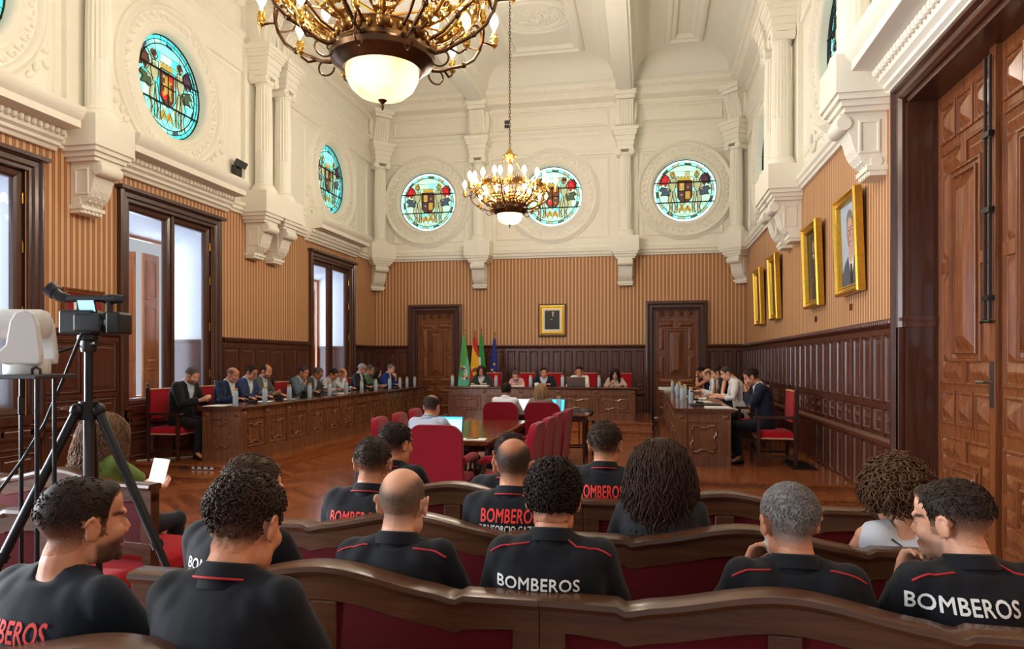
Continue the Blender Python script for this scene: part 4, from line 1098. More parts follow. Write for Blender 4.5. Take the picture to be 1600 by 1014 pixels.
mb = MB(); mb.tube([(-.07, 0, .006), (.07, 0, .006)], .005, 6); o = mb.build('pen', 'black_plastic', loc=(-1.86, 7.34, .7695), rotz=.5); tag(o, 'dark pen lying on the white sheets of the centre table', 'pen')
sheet('white papers at the near end of the left desk', -6.2, 9.25, ZT - .001, .3, .42, .15)
sheet('white document on the near end of the right desk', .98, 10.2, ZT - .001, .32, .24, .05, th=.012)
sheet('dark folder lying open beside the document on the right desk', .86, 10.62, ZT - .001, .42, .3, .1, 'folder', mat='black_plastic', th=.02)
sheet('papers further along the right desk before the man in white', .86, 11.55, ZT - .001, .3, .42, .1, th=.008)
sheet('papers on the far half of the right desk', .88, 12.6, ZT - .001, .3, .42, -.1, th=.008)
sheet('brown folder on the far half of the right desk', .84, 13.3, ZT - .001, .3, .42, .2, mat='cork', th=.01)
sheet('cream papers overhanging the far end of the right desk', .52, 16.3, ZT - .001, .42, .3, .3, th=.06)
sheet('papers in front of the woman in green on the presiding desk', x_at(750, 16.02), 16.02, 1.026, .42, .25, .0, th=.02)
sheet('papers in front of the woman in pink on the presiding desk', x_at(806, 16.02), 16.02, 1.026, .4, .25, .05, th=.015)
sheet('papers before the bald councillor on the left desk', -6.1, 10.3, ZT - .001, .24, .32, .2)
sheet('papers before the third councillor of the left desk', -6.1, 11.0, ZT - .001, .24, .32, -.1)
sheet('papers before the man resting his chin at the left desk', -6.1, 13.3, ZT - .001, .24, .32, .1)
sheet('dark folder near the far end of the left desk', -6.08, 16.0, ZT - .001, .3, .45, .05, 'folder', mat='black_plastic', th=.015)
mb = MB(); mb.box(-.04, .04, -.05, .05, 0, .09); o = mb.build('card_box', 'paper', loc=(x_at(839, 15.95), 15.95, 1.0265)); tag(o, 'small white card box left of the dark suited man on the presiding desk', 'box')

# microphones on the desks
def microphone():
    t = thing('desk_microphone', '', 'microphone')
    mb = MB(); mb.extrude([(-.06, 0), (.06, 0), (.06, .03), (-.06, .05)], (-.05, 0, 0), (0, 1, 0), (0, 0, 1), (.1, 0, 0)); mb.build('base', 'black_plastic', t, bevel=.006)
    mb = MB(); mb.tube([(0, .03, .035), (0, .02, .1), (0, -.03, .16), (0, -.1, .19)], .004, 6); mb.build('gooseneck', 'black_metal', t, smooth=60)
    mb = MB(); mb.tube([(0, -.095, .188), (0, -.125, .197), (0, -.14, .2)], [.008, .011, .007], 8); mb.build('microphone_head', 'black_plastic', t, smooth=60)
    return t
MC = microphone(); k = 0
for X, rz, ys, nm in ((-6.08, pi / 2, [9.95, 10.75, 11.62, 12.15, 13.45, 14.75, 15.75], 'left'), (.80, -pi / 2, [10.95, 12.0, 12.9, 14.0], 'right')):
    for i, y in enumerate(ys):
        lb = 'black gooseneck microphone, %s from the camera on the %s desk' % (ordn[i], nm)
        if k == 0: MC.location = (X, y, ZT); MC.rotation_euler = (0, 0, rz); MC['label'] = lb; MC['group'] = 'desk microphones'
        else: copy_thing(MC, (X, y, ZT), rz, lb, 'desk microphones')
        k += 1

# ------------------------------------------------------------------ public benches
def bench_mesh(seed=0):
    t = thing('public_bench', '', 'bench')
    W = .6925
    def top(x):
        ax = abs(x)
        return .915 - .012 * sstep(.36, .44, ax) * (1 - sstep(.44, .45, ax)) + .062 * (1 - sstep(0, .42, ax)) if ax < .45 else .915
    xs = [-W + 2 * W * i / 60 for i in range(61)]
    rings = []
    for x in xs:
        z = top(x); rings.append([(x, -.045, z - .035), (x, -.055, z - .02), (x, -.052, z - .004), (x, -.04, z), (x, .03, z), (x, .042, z - .006), (x, .04, z - .035)])
    mb = MB(); mb.loops(rings); mb.build('cap_rail', 'wood_bench', t, smooth=40)
    mb = MB(); rings = []
    for x in xs:
        z = top(x); lo = z - .115 + .01 * sstep(.45, .6, abs(x)) ; rings.append([(x, -.035, lo), (x, -.035, z - .03), (x, .03, z - .03), (x, .03, lo)])
    mb.loops(rings)
    for x, w in ((-W + .04, .04), (W - .04, .04), (0, .045)):
        mb.box(x - w, x + w, -.034, .029, .55, .86)
    mb.box(-W, W, -.036, .03, .5, .575)
    mb.build('back_frame', 'wood_bench', t, bevel=.004)
    for x0, x1 in ((-W + .075, -.04), (.04, W - .075)):
        mb = MB(); rings = []; n = 12
        for i in range(n + 1):
            x = lerp(x0, x1, i / n); b = .012 * sin(pi * i / n)
            rings.append([(x, -.02 - b, .57), (x, -.026 - b, .7), (x, -.02 - b, top(x) - .11), (x, .035 + b, top(x) - .11), (x, .05 + b, .7), (x, .035 + b, .57)])
        mb.loops(rings); mb.build('velvet_panel', 'velvet', t, smooth=40)
    mb = MB(); rings = []
    for z, i in ((.38, 0), (.44, 0), (.465, .02), (.475, .07)):
        rings.append([(-W + .01 + i, .03 + i, z), (W - .01 - i, .03 + i, z), (W - .01 - i, .56 - i, z), (-W + .01 + i, .56 - i, z)])
    mb.loops(rings); mb.build('seat', 'velvet_seat', t, smooth=60)
    mb = MB(); mb.box(-W + .02, W - .02, .05, .54, .32, .38); mb.build('seat_frame', 'wood_bench', t, bevel=.004)
    for x in (-W + .035, W - .035):
        mb = MB(); mb.extrude([(-.06, 0), (.0, 0), (.03, .36), (.03, .52), (-.035, .52), (-.03, .3)], (x - .03, 0, 0), (0, 1, 0), (0, 0, 1), (.06, 0, 0)); mb.build('leg', 'wood_bench', t)
        mb = MB(); mb.tube([(x, .5, 0), (x, .51, .15), (x, .5, .33)], [.024, .03, .035], 8); mb.build('leg', 'wood_bench', t, smooth=50)
    return t
BN = bench_mesh()
UA, UB = -1.0075, .3775
ROW = [1.41, 2.08, 2.84, 3.576]
benches = [(-1.2, ROW[0], 0, 'red velvet bench of which only the arched rail shows at the bottom left corner'),
           (UA, ROW[1], 0, 'front left red velvet bench, its near rail crossing behind the two closest men'),
           (UB, ROW[1] - .025, R(-2.4), 'front right red velvet bench with the large arched rail at the bottom right'),
           (UA, ROW[2], 0, 'second row red velvet bench on the left, behind the bald man'),
           (UB, ROW[2], 0, 'second row red velvet bench on the right, behind the grey haired man'),
           (UA, ROW[3], 0, 'third row red velvet bench on the left, nearest the centre table'),
           (UB, ROW[3], 0, 'third row red velvet bench on the right, nearest the right desk'),
           (-3.47, ROW[2], 0, 'red velvet bench at the left edge behind the white camera stand'),
           (-3.46, ROW[3] + .03, R(-6), 'red velvet bench behind the tripod, occupied by the woman in green')]
for i, (x, y, rz, lb) in enumerate(benches):
    if i == 0: BN.location = (x, y, 0); BN.rotation_euler = (0, 0, rz); BN['label'] = lb; BN['group'] = 'public benches'
    else: copy_thing(BN, (x, y, 0), rz, lb, 'public benches')
# ------------------------------------------------------------------ people
import numpy as np
def remesh(mb, voxel, smooth=3, factor=.5):
    me = bpy.data.meshes.new('tmp'); me.from_pydata(mb.v, [], mb.f)
    bm = bmesh.new(); bm.from_mesh(me); bmesh.ops.recalc_face_normals(bm, faces=bm.faces); bm.to_mesh(me); bm.free()
    o = bpy.data.objects.new('tmp', me); COL.objects.link(o)
    m = o.modifiers.new('r', 'REMESH'); m.mode = 'VOXEL'; m.voxel_size = voxel
    if smooth:
        m = o.modifiers.new('s', 'SMOOTH'); m.iterations = smooth; m.factor = factor
    dg = bpy.context.evaluated_depsgraph_get(); r = bpy.data.meshes.new_from_object(o.evaluated_get(dg))
    bpy.data.objects.remove(o); bpy.data.meshes.remove(me)
    return r
def coords(me):
    a = np.empty(len(me.vertices) * 3, np.float32); me.vertices.foreach_get('co', a); return a.reshape(-1, 3)
def finish(me, name, mat, parent):
    me.materials.clear(); me.materials.append(M[mat] if isinstance(mat, str) else mat)
    me.polygons.foreach_set('use_smooth', [True] * len(me.polygons)); me.name = name; me.update()
    o = bpy.data.objects.new(name, me); COL.objects.link(o); o.parent = parent; return o
def wrinkle(me, amp, freq, seed):
    co = coords(me).astype(np.float64); n = np.empty(len(me.vertices) * 3, np.float32); me.vertices.foreach_get('normal', n); n = n.reshape(-1, 3)
    r = np.random.RandomState(seed); v = np.zeros(len(co))
    for k in range(14):
        d = r.normal(size=3); d[2] *= 1.5; d = d / np.linalg.norm(d) * freq * (1.2 + 4.5 * r.rand()); v += np.sin(co @ d + 6.3 * r.rand() + 1.2 * np.sin(co @ d[[1, 2, 0]] * .6)) / (1 + .5 * k)
    co += n * (amp * .45 * v)[:, None]
    me.vertices.foreach_set('co', co.astype(np.float32).ravel())

def skin_mat(name, rgb):
    t = NT(name); at = t.n('ShaderNodeAttribute', attribute_name='paint')
    nz = t.noise(t.obj(), 60, 3); c = lin(rgb)
    base = t.mix(nz.outputs[0], tuple(v * .9 for v in c[:3]) + (1,), tuple(min(1, v * 1.08) for v in c[:3]) + (1,))
    col = t.mix(at.outputs['Alpha'], base, at.outputs['Color'])
    t.bsdf(col, .48, 0, .4, t.bump(nz.outputs[0], .08, .003)); M[name] = t.m
skin_mat('skin_fair', (222, 164, 134)); skin_mat('skin_tan', (200, 136, 104)); skin_mat('skin_olive', (184, 122, 92))
SKIN_RGB = {'skin_fair': (222, 164, 134), 'skin_tan': (200, 136, 104), 'skin_olive': (184, 122, 92)}
def hair_mat(name, rgb, skin):
    if name in M: return name
    t = NT(name); at = t.n('ShaderNodeAttribute', attribute_name='hd')
    o = t.obj(); nz = t.noise(o, 420, 2); n2 = t.noise(o, 40, 3); c = lin(rgb)
    hc = t.mix(n2.outputs[0], tuple(v * .4 for v in c[:3]) + (1,), tuple(min(1, v * 1.25 + .002) for v in c[:3]) + (1,))
    f = t.math('MULTIPLY_ADD', t.math('SUBTRACT', nz.outputs[0], .5), .7, at.outputs['Fac'])
    f = t.math('MINIMUM', t.math('MAXIMUM', f, 0), 1)
    t.bsdf(t.mix(f, lin(SKIN_RGB[skin]), hc), .55, 0, .13, t.bump(nz.outputs[0], .35, .003)); M[name] = t.m; return name
def cloth(name, rgb, bump=.25, rough=.85, check=None):
    if name in M: return name
    t = NT(name); o = t.obj(); nz = t.noise(o, 350, 2); n2 = t.noise(o, 9, 3); c = lin(rgb)
    col = t.mix(n2.outputs[0], tuple(v * .85 for v in c[:3]) + (1,), tuple(min(1, v * 1.12) for v in c[:3]) + (1,))
    t.bsdf(col, rough, 0, .25, t.bump(nz.outputs[0], bump, .002), sheen=.08); M[name] = t.m; return name
plain('eye_white', (226, 222, 214), .25); plain('iris', (46, 30, 22), .2); plain('shoe_leather', (24, 18, 16), .3)
plain('piping_red', (178, 34, 40), .7); plain('print_white', (228, 228, 224), .7); plain('print_red', (222, 52, 44), .7); plain('spectacles', (20, 20, 22), .3)

def ring_pts(c, X_, Y_, a, b, n=20, e=2.4):
    r = []
    for k in range(n):
        t = 2 * pi * k / n; cx, sy = cos(t), sin(t)
        r.append(c + X_ * (a * math.copysign(abs(cx) ** (2 / e), cx)) + Y_ * (b * math.copysign(abs(sy) ** (2 / e), sy)))
    return r
TORSO = [(-.17, .150, .115, .03), (0, .172, .128, .025), (.22, .160, .116, .02), (.45, .166, .116, .01), (.65, .182, .122, 0), (.78, .192, .114, -.008), (.87, .182, .096, -.012), (.93, .140, .080, -.010), (.985, .088, .068, -.004), (1.03, .066, .062, .004)]
def ik(S, T, l1, l2, pole):
    d = T - S; L = d.length; mx = (l1 + l2) * .985
    if L > mx: T = S + d * (mx / L); d = T - S; L = mx
    a = (l1 * l1 - l2 * l2 + L * L) / (2 * L); h = sqrt(max(0, l1 * l1 - a * a)); u = d / L
    p = pole - u * pole.dot(u); p.normalize()
    return S + u * a + p * h, T
def hand(mb, W, d, n, curl, s, k=1.0, spread=.06):
    d = d.normalized(); n = (n - d * n.dot(d)).normalized(); l = d.cross(n) * s      # l points to the thumb side
    rings = []
    for t, w, th in ((-.012, .024, .02), (.015, .032, .0175), (.05, .042, .0155), (.082, .041, .013), (.092, .036, .009)):
        rings.append(ring_pts(W + d * (t * k), l, n, w * k, th * k, 12, 2.6))
    mb.loops(rings)
    for i, (off, L) in enumerate(((.030, .068), (.010, .077), (-.011, .071), (-.030, .055))):
        p = W + d * (.078 * k) + l * (off * k); ang = -.12 + curl * .25; pts = [p - d * .012 * k, p]; dd = d + l * (spread * (1.5 - i) * .5); dd.normalize()
        for sgm, f in enumerate((.46, .3, .24)):
            ang += curl * (.75, .95, .6)[sgm] * .8; v = dd * cos(ang) + n * sin(ang)
            p = p + v * (L * f * k); pts.append(p)
        mb.tube(pts, [r * k for r in (.0095, .0095, .0088, .008, .006)], 8)
    p = W + d * (.02 * k) + l * (.026 * k)
    v = (d * .75 + l * .75 + n * .35).normalized(); v2 = (d * .95 + l * (.3 - .25 * curl) + n * (.3 + .3 * curl)).normalized()
    mb.tube([p, p + v * (.036 * k), p + v * (.036 * k) + v2 * (.03 * k), p + v * (.036 * k) + v2 * (.054 * k)], [r * k for r in (.015, .0125, .0105, .0075)], 8)
HEAD = Vector((0, 0, 0))
def head_pieces(mb, H, hs=1.0, fem=False):
    keep = mb.X; mb.X = H @ Matrix.Scale(hs, 4)
    j = .92 if fem else 1.0
    mb.ell((0, -.014, .036), (.076, .097, .087), 24, 14); mb.ell((0, .0, .0), (.071, .082, .075), 20, 12)
    mb.ell((0, .042, -.028), (.059 * j, .054, .082), 20, 12); mb.ell((0, .046, -.082), (.048 * j, .044, .036), 16, 9)
    mb.ell((0, .083, -.104), (.022 * j, .015, .017), 10, 7); mb.ell((0, .062, .048), (.056, .034, .05), 16, 10)
    for s_ in (-1, 1):
        mb.ell((s_ * .037, .066, -.03), (.024, .024, .026), 12, 8); mb.ell((s_ * .03, .086, .021), (.024, .013, .010 if not fem else .007), 10, 7)
        mb.ell((s_ * .05, .012, -.068), (.017 * j, .036, .036), 10, 8)
        R_ = Matrix.Rotation(s_ * .35, 3, 'Z') @ Matrix.Rotation(-.2, 3, 'X')
        mb.ell((s_ * .083, -.010, -.006), (.0085, .019, .032), 12, 9, R_); mb.ell((s_ * .074, -.002, -.008), (.012, .012, .022), 10, 7)
        pts = [(s_ * (.090 + .004 * sin(q) - .25 * .019 * cos(q)), -.011 + .019 * cos(q), -.002 + .031 * sin(q)) for q in [pi * .9 - k * .45 for k in range(9)]]
        mb.tube(pts, .0055, 6); mb.ell((s_ * .079, .001, -.034), (.006, .008, .009), 8, 6)
        mb.ell((s_ * .030, .083, .002), (.014, .010, .010), 10, 7)
    mb.tube([(0, .088, .014), (0, .097, -.004), (0, .108, -.024), (0, .112, -.036)], [.008, .009, .011, .012], 10)
    for s_ in (-1, 1): mb.ell((s_ * .011, .100, -.039), (.009, .011, .008), 8, 6)
    mb.ell((0, .093, -.065), (.024, .010, .0055), 12, 6); mb.ell((0, .091, -.077), (.021, .010, .0065), 12, 6)
    mb.X = keep
# head-local masks
HL = [(-.14, -.070), (-.06, -.068), (-.032, -.05), (-.026, -.045), (-.016, .012), (.012, .022), (.02, -.012), (.034, -.012), (.04, .03), (.052, .052), (.066, .070), (.085, .078), (.12, .082)]
def hair_h(p, front=0.0, nape=0.0):
    x, y, z = p
    h = sstep(-.005, .012, z - pw(y, HL) - front * sstep(.03, .06, y) - nape * (1 - sstep(-.04, -.01, y)))
    if abs(x) > .07 and -.027 < y < .02 and -.042 < z < .024: h *= sstep(.016, .024, z)
    return h
def person(label, at, yaw=0.0, seat=.46, top=1.27, lean=0.0, head=(0, 0, 0), skin='skin_tan', hair=None, beard=None, top_wear=None, arms=('lap', 'lap'),
           desk_z=.8, vox=.0075, fem=False, build=.92, group='people', legs=(.0, 0.0), trousers=(30, 32, 40), brow=(30, 22, 18), glasses=False, hip_at=False, watch=None, knees=.16, sit=.10, feet=True, twist=0.0, hs=1.0):
    'at = (x, y) of the head, z of the ground; yaw 0 looks along +y'
    seed = (hash(label) % 1000) if False else sum(ord(c) for c in label) % 997
    rnd = random.Random(seed)
    hip = Vector((0, 0, seat + sit))
    pit = head[1]
    # torso length from the height of the crown
    Lt = (top - hip.z - .095 - .125 * hs * cos(pit) ) / cos(lean)
    Lt = max(.36, min(.62, Lt)); wS = build
    d = Vector((0, sin(lean), cos(lean))); Yt = Vector((0, cos(lean), -sin(lean))); Xt = Vector((1, 0, 0))
    def sp(t):                                 # curved spine
        c = .03 * sin(pi * min(max(t, 0), 1)) * -1
        return hip + d * (Lt * t) + Yt * c
    C7 = sp(1.0)
    neck = Vector((0, .035 + .25 * max(0, lean) * .2, .085)); pivot = C7 + neck * .55
    rot = Matrix.Rotation(head[0], 4, 'Z') @ Matrix.Rotation(-head[1], 4, 'X') @ Matrix.Rotation(head[2], 4, 'Y')
    hc = pivot + (rot.to_3x3() @ Vector((0, .026, .062 * hs))) + Vector((0, .012, 0))
    H = Matrix.Translation(hc) @ rot
    # put the head where it is asked for
    rz = Matrix.Rotation(yaw, 4, 'Z'); off = rz @ (hip if hip_at else hc)
    root = thing('person', label, 'person', (at[0] - off.x, at[1] - off.y, at[2]), yaw, group)
    Hs = H @ Matrix.Scale(hs, 4)
    shw = .168 * wS * (.92 if fem else 1)
    def trunk(mb, k, infl, t0=-.2, t1=1.1):
        rings = [ring_pts(sp(t) + Yt * o, Xt, Yt, a * wS * k * (.93 if fem else 1) + infl, b * k * (wS * .5 + .5) + infl, 22) for t, a, b, o in TORSO if t0 <= t <= t1]
        mb.loops(rings)
        for s_ in (-1, 1):
            mb.tube([C7 + Vector((s_ * .022, -.004, -.025)), C7 + Vector((s_ * .065, -.006, -.045)), sp(.875) + Xt * (s_ * shw * .9)], [.046 * k + infl, .048 * k + infl, .048 * k + infl], 12)
            if infl > 0: mb.ell(sp(.83) + Xt * (s_ * shw * .62) + Yt * -.012, (.085 * wS + infl, .075 * k + infl, .075 * k + infl), 14, 10)
            if fem: mb.ell(sp(.62) + Yt * .10 + Xt * (s_ * .07), (.065 + infl, .055 + infl, .065 + infl), 12, 8)
    arm_pts = []
    for i, s_ in enumerate((-1, 1)):
        S = sp(.875) + Xt * (s_ * shw) + Yt * -.005; m = arms[i]; curl = .5; pole = Vector((s_ * .6, -.4, -.7))
        T, hd_, hn = {'lap': (Vector((s_ * .12, .27, seat + .205)), Vector((-s_ * .5, .8, -.25)), Vector((0, 0, -1))),
                      'desk': (Vector((s_ * .17, .36 + .22 * max(0, lean), desk_z + .035)), Vector((-s_ * .55, .8, -.05)), Vector((0, .0, -1))),
                      'hold': (Vector((s_ * .09, .40, desk_z + .06)), Vector((-s_ * .35, .7, .35)), Vector((-s_ * .6, -.3, .6))),
                      'cross': (Vector((s_ * .07, .38, desk_z + .035)), Vector((-s_ * .9, .35, 0)), Vector((0, 0, -1))),
                      'chin': (Hs @ Vector((s_ * .07, .14, -.185)), None, None), 'jaw': (Hs @ Vector((s_ * .112, .075, -.175)), None, None), 'mouth': (Hs @ Vector((s_ * .05, .135, -.165)), None, None),
                      'brow': (Hs @ Vector((s_ * .085, .135, -.03)), None, None), 'cheek': (Hs @ Vector((s_ * .08, .085, -.155)), None, None), 'type': (Vector((s_ * .11, .42, desk_z + .045)), Vector((-s_ * .15, 1, -.15)), Vector((0, 0, -1)))}[m]
        if hd_ is None:
            pole = Vector((s_ * .45, .25, -1))
            tgt = {'chin': Vector((s_ * .015, .118, -.08)), 'jaw': Vector((s_ * .075, .085, -.06)), 'mouth': Vector((-s_ * .01, .125, -.06)), 'brow': Vector((s_ * .01, .10, .055)), 'cheek': Vector((s_ * .058, .07, -.05))}[m]
            hd_ = (Hs @ tgt) - T; hn = (Hs @ Vector((0, 0, -.02))) - T; curl = {'chin': 1.25, 'jaw': .8, 'mouth': .95, 'brow': .35, 'cheek': .8}[m]
        if m in ('hold',): curl = .8
        if m == 'desk': curl = .35
        E, T = ik(S, T, .285, .25, pole); arm_pts.append((S, E, T, hd_, hn, curl))
    # ---- body: one continuous surface
    mb = MB(); trunk(mb, .86, 0)
    mb.tube([C7 + Vector((0, -.005, -.06)), C7 + Vector((0, .004, .02)), C7 * .4 + hc * .6 + Vector((0, -.012, .0)), hc + (rot.to_3x3() @ Vector((0, -.012, -.02)))], [v * (.86 if fem else 1.0) * (wS * .5 + .5) for v in (.066, .060, .056, .058)], 16)
    head_pieces(mb, H, hs, fem)
    ak = (.86 if fem else 1.0) * (.5 + .5 * wS)
    for (S, E, T, hd_, hn, curl), s_ in zip(arm_pts, (-1, 1)):
        mb.ell(S, (.052 * ak, .052 * ak, .055 * ak), 12, 8)
        mb.tube([S, S.lerp(E, .35), S.lerp(E, .8), E, E.lerp(T, .3), E.lerp(T, .75), T], [v * ak for v in (.048, .048, .041, .038, .041, .031, .026)], 12)
        hand(mb, T + (T - E).normalized() * .012, hd_.lerp(T - E, .25) if hd_.dot(T - E) > 0 else hd_, hn, curl, -s_ if False else s_ * -1, .95 if not fem else .86)
    # legs
    kz = min(seat + .02, .5); legp = []
    for i, s_ in enumerate((-1, 1)):
        h0 = hip + Vector((s_ * .085, .02, -.02)); kn = Vector((s_ * knees, .44, kz + .05)); an = Vector((s_ * (knees - .02), .40 + legs[i], .085))
        legp.append((h0, kn, an))
        mb.tube([h0, h0.lerp(kn, .5), kn, kn.lerp(an, .3), an], [.065, .06, .048, .045, .032], 10)
        mb.tube([an, an + Vector((s_ * .015, .08, -.05)), an + Vector((s_ * .02, .15, -.06))], [.032, .03, .022], 8)
    me = remesh(mb, vox, 3, .5)
    # painted features: lips, brows, beard
    co = coords(me); Hi = np.array(Hs.inverted()); loc = co @ Hi[:3, :3].T + Hi[:3, 3]
    at_ = me.color_attributes.new('paint', 'FLOAT_COLOR', 'POINT'); buf = np.zeros((len(co), 4), np.float32)
    near = np.where((np.abs(loc) < .15).all(axis=1))[0]; br, lp = lin(brow), lin((172, 92, 84) if not fem else (176, 74, 76)); bd = lin(beard[0]) if beard else None
    sk = lin(SKIN_RGB[skin])
    for i in near:
        x, y, z = loc[i]
        if (x / .072) ** 2 + ((y - .015) / .108) ** 2 + ((z + .03) / .105) ** 2 > 1.12: continue
        if y > .05:
            e = max(abs(abs(x) - .031) / .021, abs(z - .021 - .1 * (.03 - abs(x))) / .0045)
            if e < 1.3: buf[i] = (*br[:3], .85 * (1 - sstep(.7, 1.3, e)))
            e = (x / .024) ** 2 + ((z + .071) / .011) ** 2
            if y > .07 and e < 1.2: buf[i] = (*lp[:3], .7 * (1 - sstep(.6, 1.2, e)))
        if bd is not None and -.13 < z < -.03:
            g = sstep(-.035, -.06, z) if abs(x) > .03 else sstep(-.048, -.056, z)
            g *= sstep(-.002, .012, y); e = (x / .024) ** 2 + ((z + .071) / .009) ** 2
            if y > .07 and e < 1.1: g = 0
            if g > .05 and buf[i][3] < .3: buf[i] = (*bd[:3], g * beard[1])
        elif bd is not None and -.03 <= z < .0 and .008 < y < .035 and abs(x) > .05: buf[i] = (*bd[:3], .8 * beard[1])
    at_.data.foreach_set('color', buf.ravel())
    body = finish(me, 'body', skin, root)
    for s_ in (-1, 1):
        mb = MB(); mb.X = Hs; mb.ell((s_ * .030, .0838, .001), (.0105, .0085, .0056), 12, 8); ey = mb.build('eye', 'eye_white', body, smooth=180)
        mb = MB(); mb.X = Hs; mb.lathe([(.0001, .0), (.0052, -.0006), (.0055, -.002), (.0001, -.003)], (s_ * .030, .0932, .001), 10, 'Y'); mb.build('iris', 'iris', ey)
    # ---- hair
    if hair:
        st, rgb = hair['style'], hair['rgb']; hm = hair_mat('hair_%d_%d_%d_%s' % (*rgb, skin), rgb, skin); th = hair.get('t', .008); fade = hair.get('fade', 0); top_thin = hair.get('thin', 0)
        nf, nn = hair.get('front', 0), hair.get('nape', 0); amp, fq = hair.get('amp', .003), hair.get('freq', 55)
        nr = np.empty(len(co) * 3, np.float32); me.vertices.foreach_get('normal', nr); nr = nr.reshape(-1, 3)
        hv = {}
        for i in near:
            p = loc[i]
            if p[2] < -.12 or (abs(p[0]) > .081 and -.036 < p[1] < .02 and p[2] < .04) or (p[0] / .086) ** 2 + ((p[1] + .01) / .118) ** 2 + ((p[2] - .02) / .115) ** 2 > 1.15: continue
            h = hair_h(p, nf, nn)
            if h > .01: hv[int(i)] = h
        pos, dens, idx, faces = [], [], {}, []
        for pl in me.polygons:
            vs = list(pl.vertices)
            if all(v in hv for v in vs):
                f = []
                for v in vs:
                    if v not in idx:
                        idx[v] = len(pos); p = loc[v]; h = hv[v]
                        up = sstep(-.06, .05, p[2]); side = sstep(-.02, .07, p[2])
                        tt = th * (lerp(.25, 1, side) if fade else 1)
                        tt *= (1 + hair.get('quiff', 0) * sstep(.02, .09, p[1]) * sstep(.05, .09, p[2]))
                        dn = lerp(1, lerp(.12, 1, sstep(-.07, .045, p[2])), fade)
                        if top_thin:
                            r = sqrt((p[0] / .06) ** 2 + ((p[1] - hair.get('ty', -.01)) / hair.get('tl', .085)) ** 2); c = (1 - sstep(.75, 1.15, r)) * sstep(.03, .07, p[2])
                            dn *= 1 - top_thin * c; tt *= 1 - .9 * top_thin * c
                        q = Vector(p) * fq + Vector((seed, 0, 0)); nzv = noise.noise(q) + .5 * noise.noise(q * 2.1)
                        w = Vector(co[v]) + Vector(nr[v]) * max(.0005, (tt + amp * nzv) * h * hs)
                        pos.append(w); dens.append(dn * sstep(.0, .9, h) * (lerp(.0, 1, sstep(-.078 + nn, -.025 + nn, p[2])) if st != 'long' else 1))
                    f.append(idx[v])
                faces.append(f)
        if pos:
            hme = bpy.data.meshes.new('hair'); hme.from_pydata([tuple(p) for p in pos], [], faces)
            a = hme.attributes.new('hd', 'FLOAT', 'POINT'); a.data.foreach_set('value', dens); ho = finish(hme, 'hair', hm, root)
            extra = MB(); ex = 0
            def scalp(u, v):       # point of the head seen from its centre along (azimuth, elevation)
                return Vector((.078 * cos(v) * sin(u), -.014 + .1 * cos(v) * cos(u), .036 + .088 * sin(v)))
            if st in ('short', 'curly'):
                n = hair.get('n', 500)
                for k in range(n):
                    u = rnd.uniform(-pi, pi); v = math.asin(rnd.uniform(-.75, 1)); p = scalp(u, v)
                    if hair_h(p, nf + .008, nn + .01) < .9: continue
                    side = sstep(-.02, .07, p.z)
                    if fade and (rnd.random() > side + .05 or (fade > .8 and side < .5)): continue
                    if top_thin and sqrt((p.x / .06) ** 2 + ((p.y - hair.get('ty', -.01)) / hair.get('tl', .085)) ** 2) < 1.1 and p.z > .03: continue
                    nrm = (p - Vector((0, -.014, .03))).normalized(); p = p + nrm * (th * (lerp(.25, 1, side) if fade else 1) * .8)
                    if st == 'short':
                        flow = Vector((0, .55, -.25)) if p.z > .06 else Vector((0, -.25 if p.y < 0 else .1, -.9))
                        if hair.get('up'): flow = Vector((rnd.uniform(-.4, .4), .5, .25)) if p.z > .06 else flow
                        flow += Vector((rnd.uniform(-.5, .5), rnd.uniform(-.4, .4), rnd.uniform(-.3, .3))); flow -= nrm * flow.dot(nrm); flow.normalize(); L = hair.get('L', .02) * lerp(.5, 1.1, side) * rnd.uniform(.7, 1.2)
                        lift = hair.get('lift', .25)
                        extra.X = Hs; extra.tube([p - nrm * .004, p + flow * L * .4 + nrm * L * lift * .5, p + flow * L + nrm * L * lift * .35], [.0024, .0022, .0005], 4, cap=False); ex += 1
                    else:
                        a1 = nrm.orthogonal().normalized(); a2 = nrm.cross(a1); ph = rnd.uniform(0, 6.3); r0 = hair.get('cr', .009) * rnd.uniform(.7, 1.3); dr = (a1 * cos(ph) + a2 * sin(ph)); q1 = dr.cross(nrm)
                        pts = [p + dr * (.0035 * j - .012) * hair.get('cl', 1) + (nrm * sin(j * .95 + ph) + q1 * cos(j * .95 + ph)) * r0 for j in range(9)]
                        extra.X = Hs; extra.tube(pts, [.0015] + [.0024] * 7 + [.0008], 4, cap=False); ex += 1
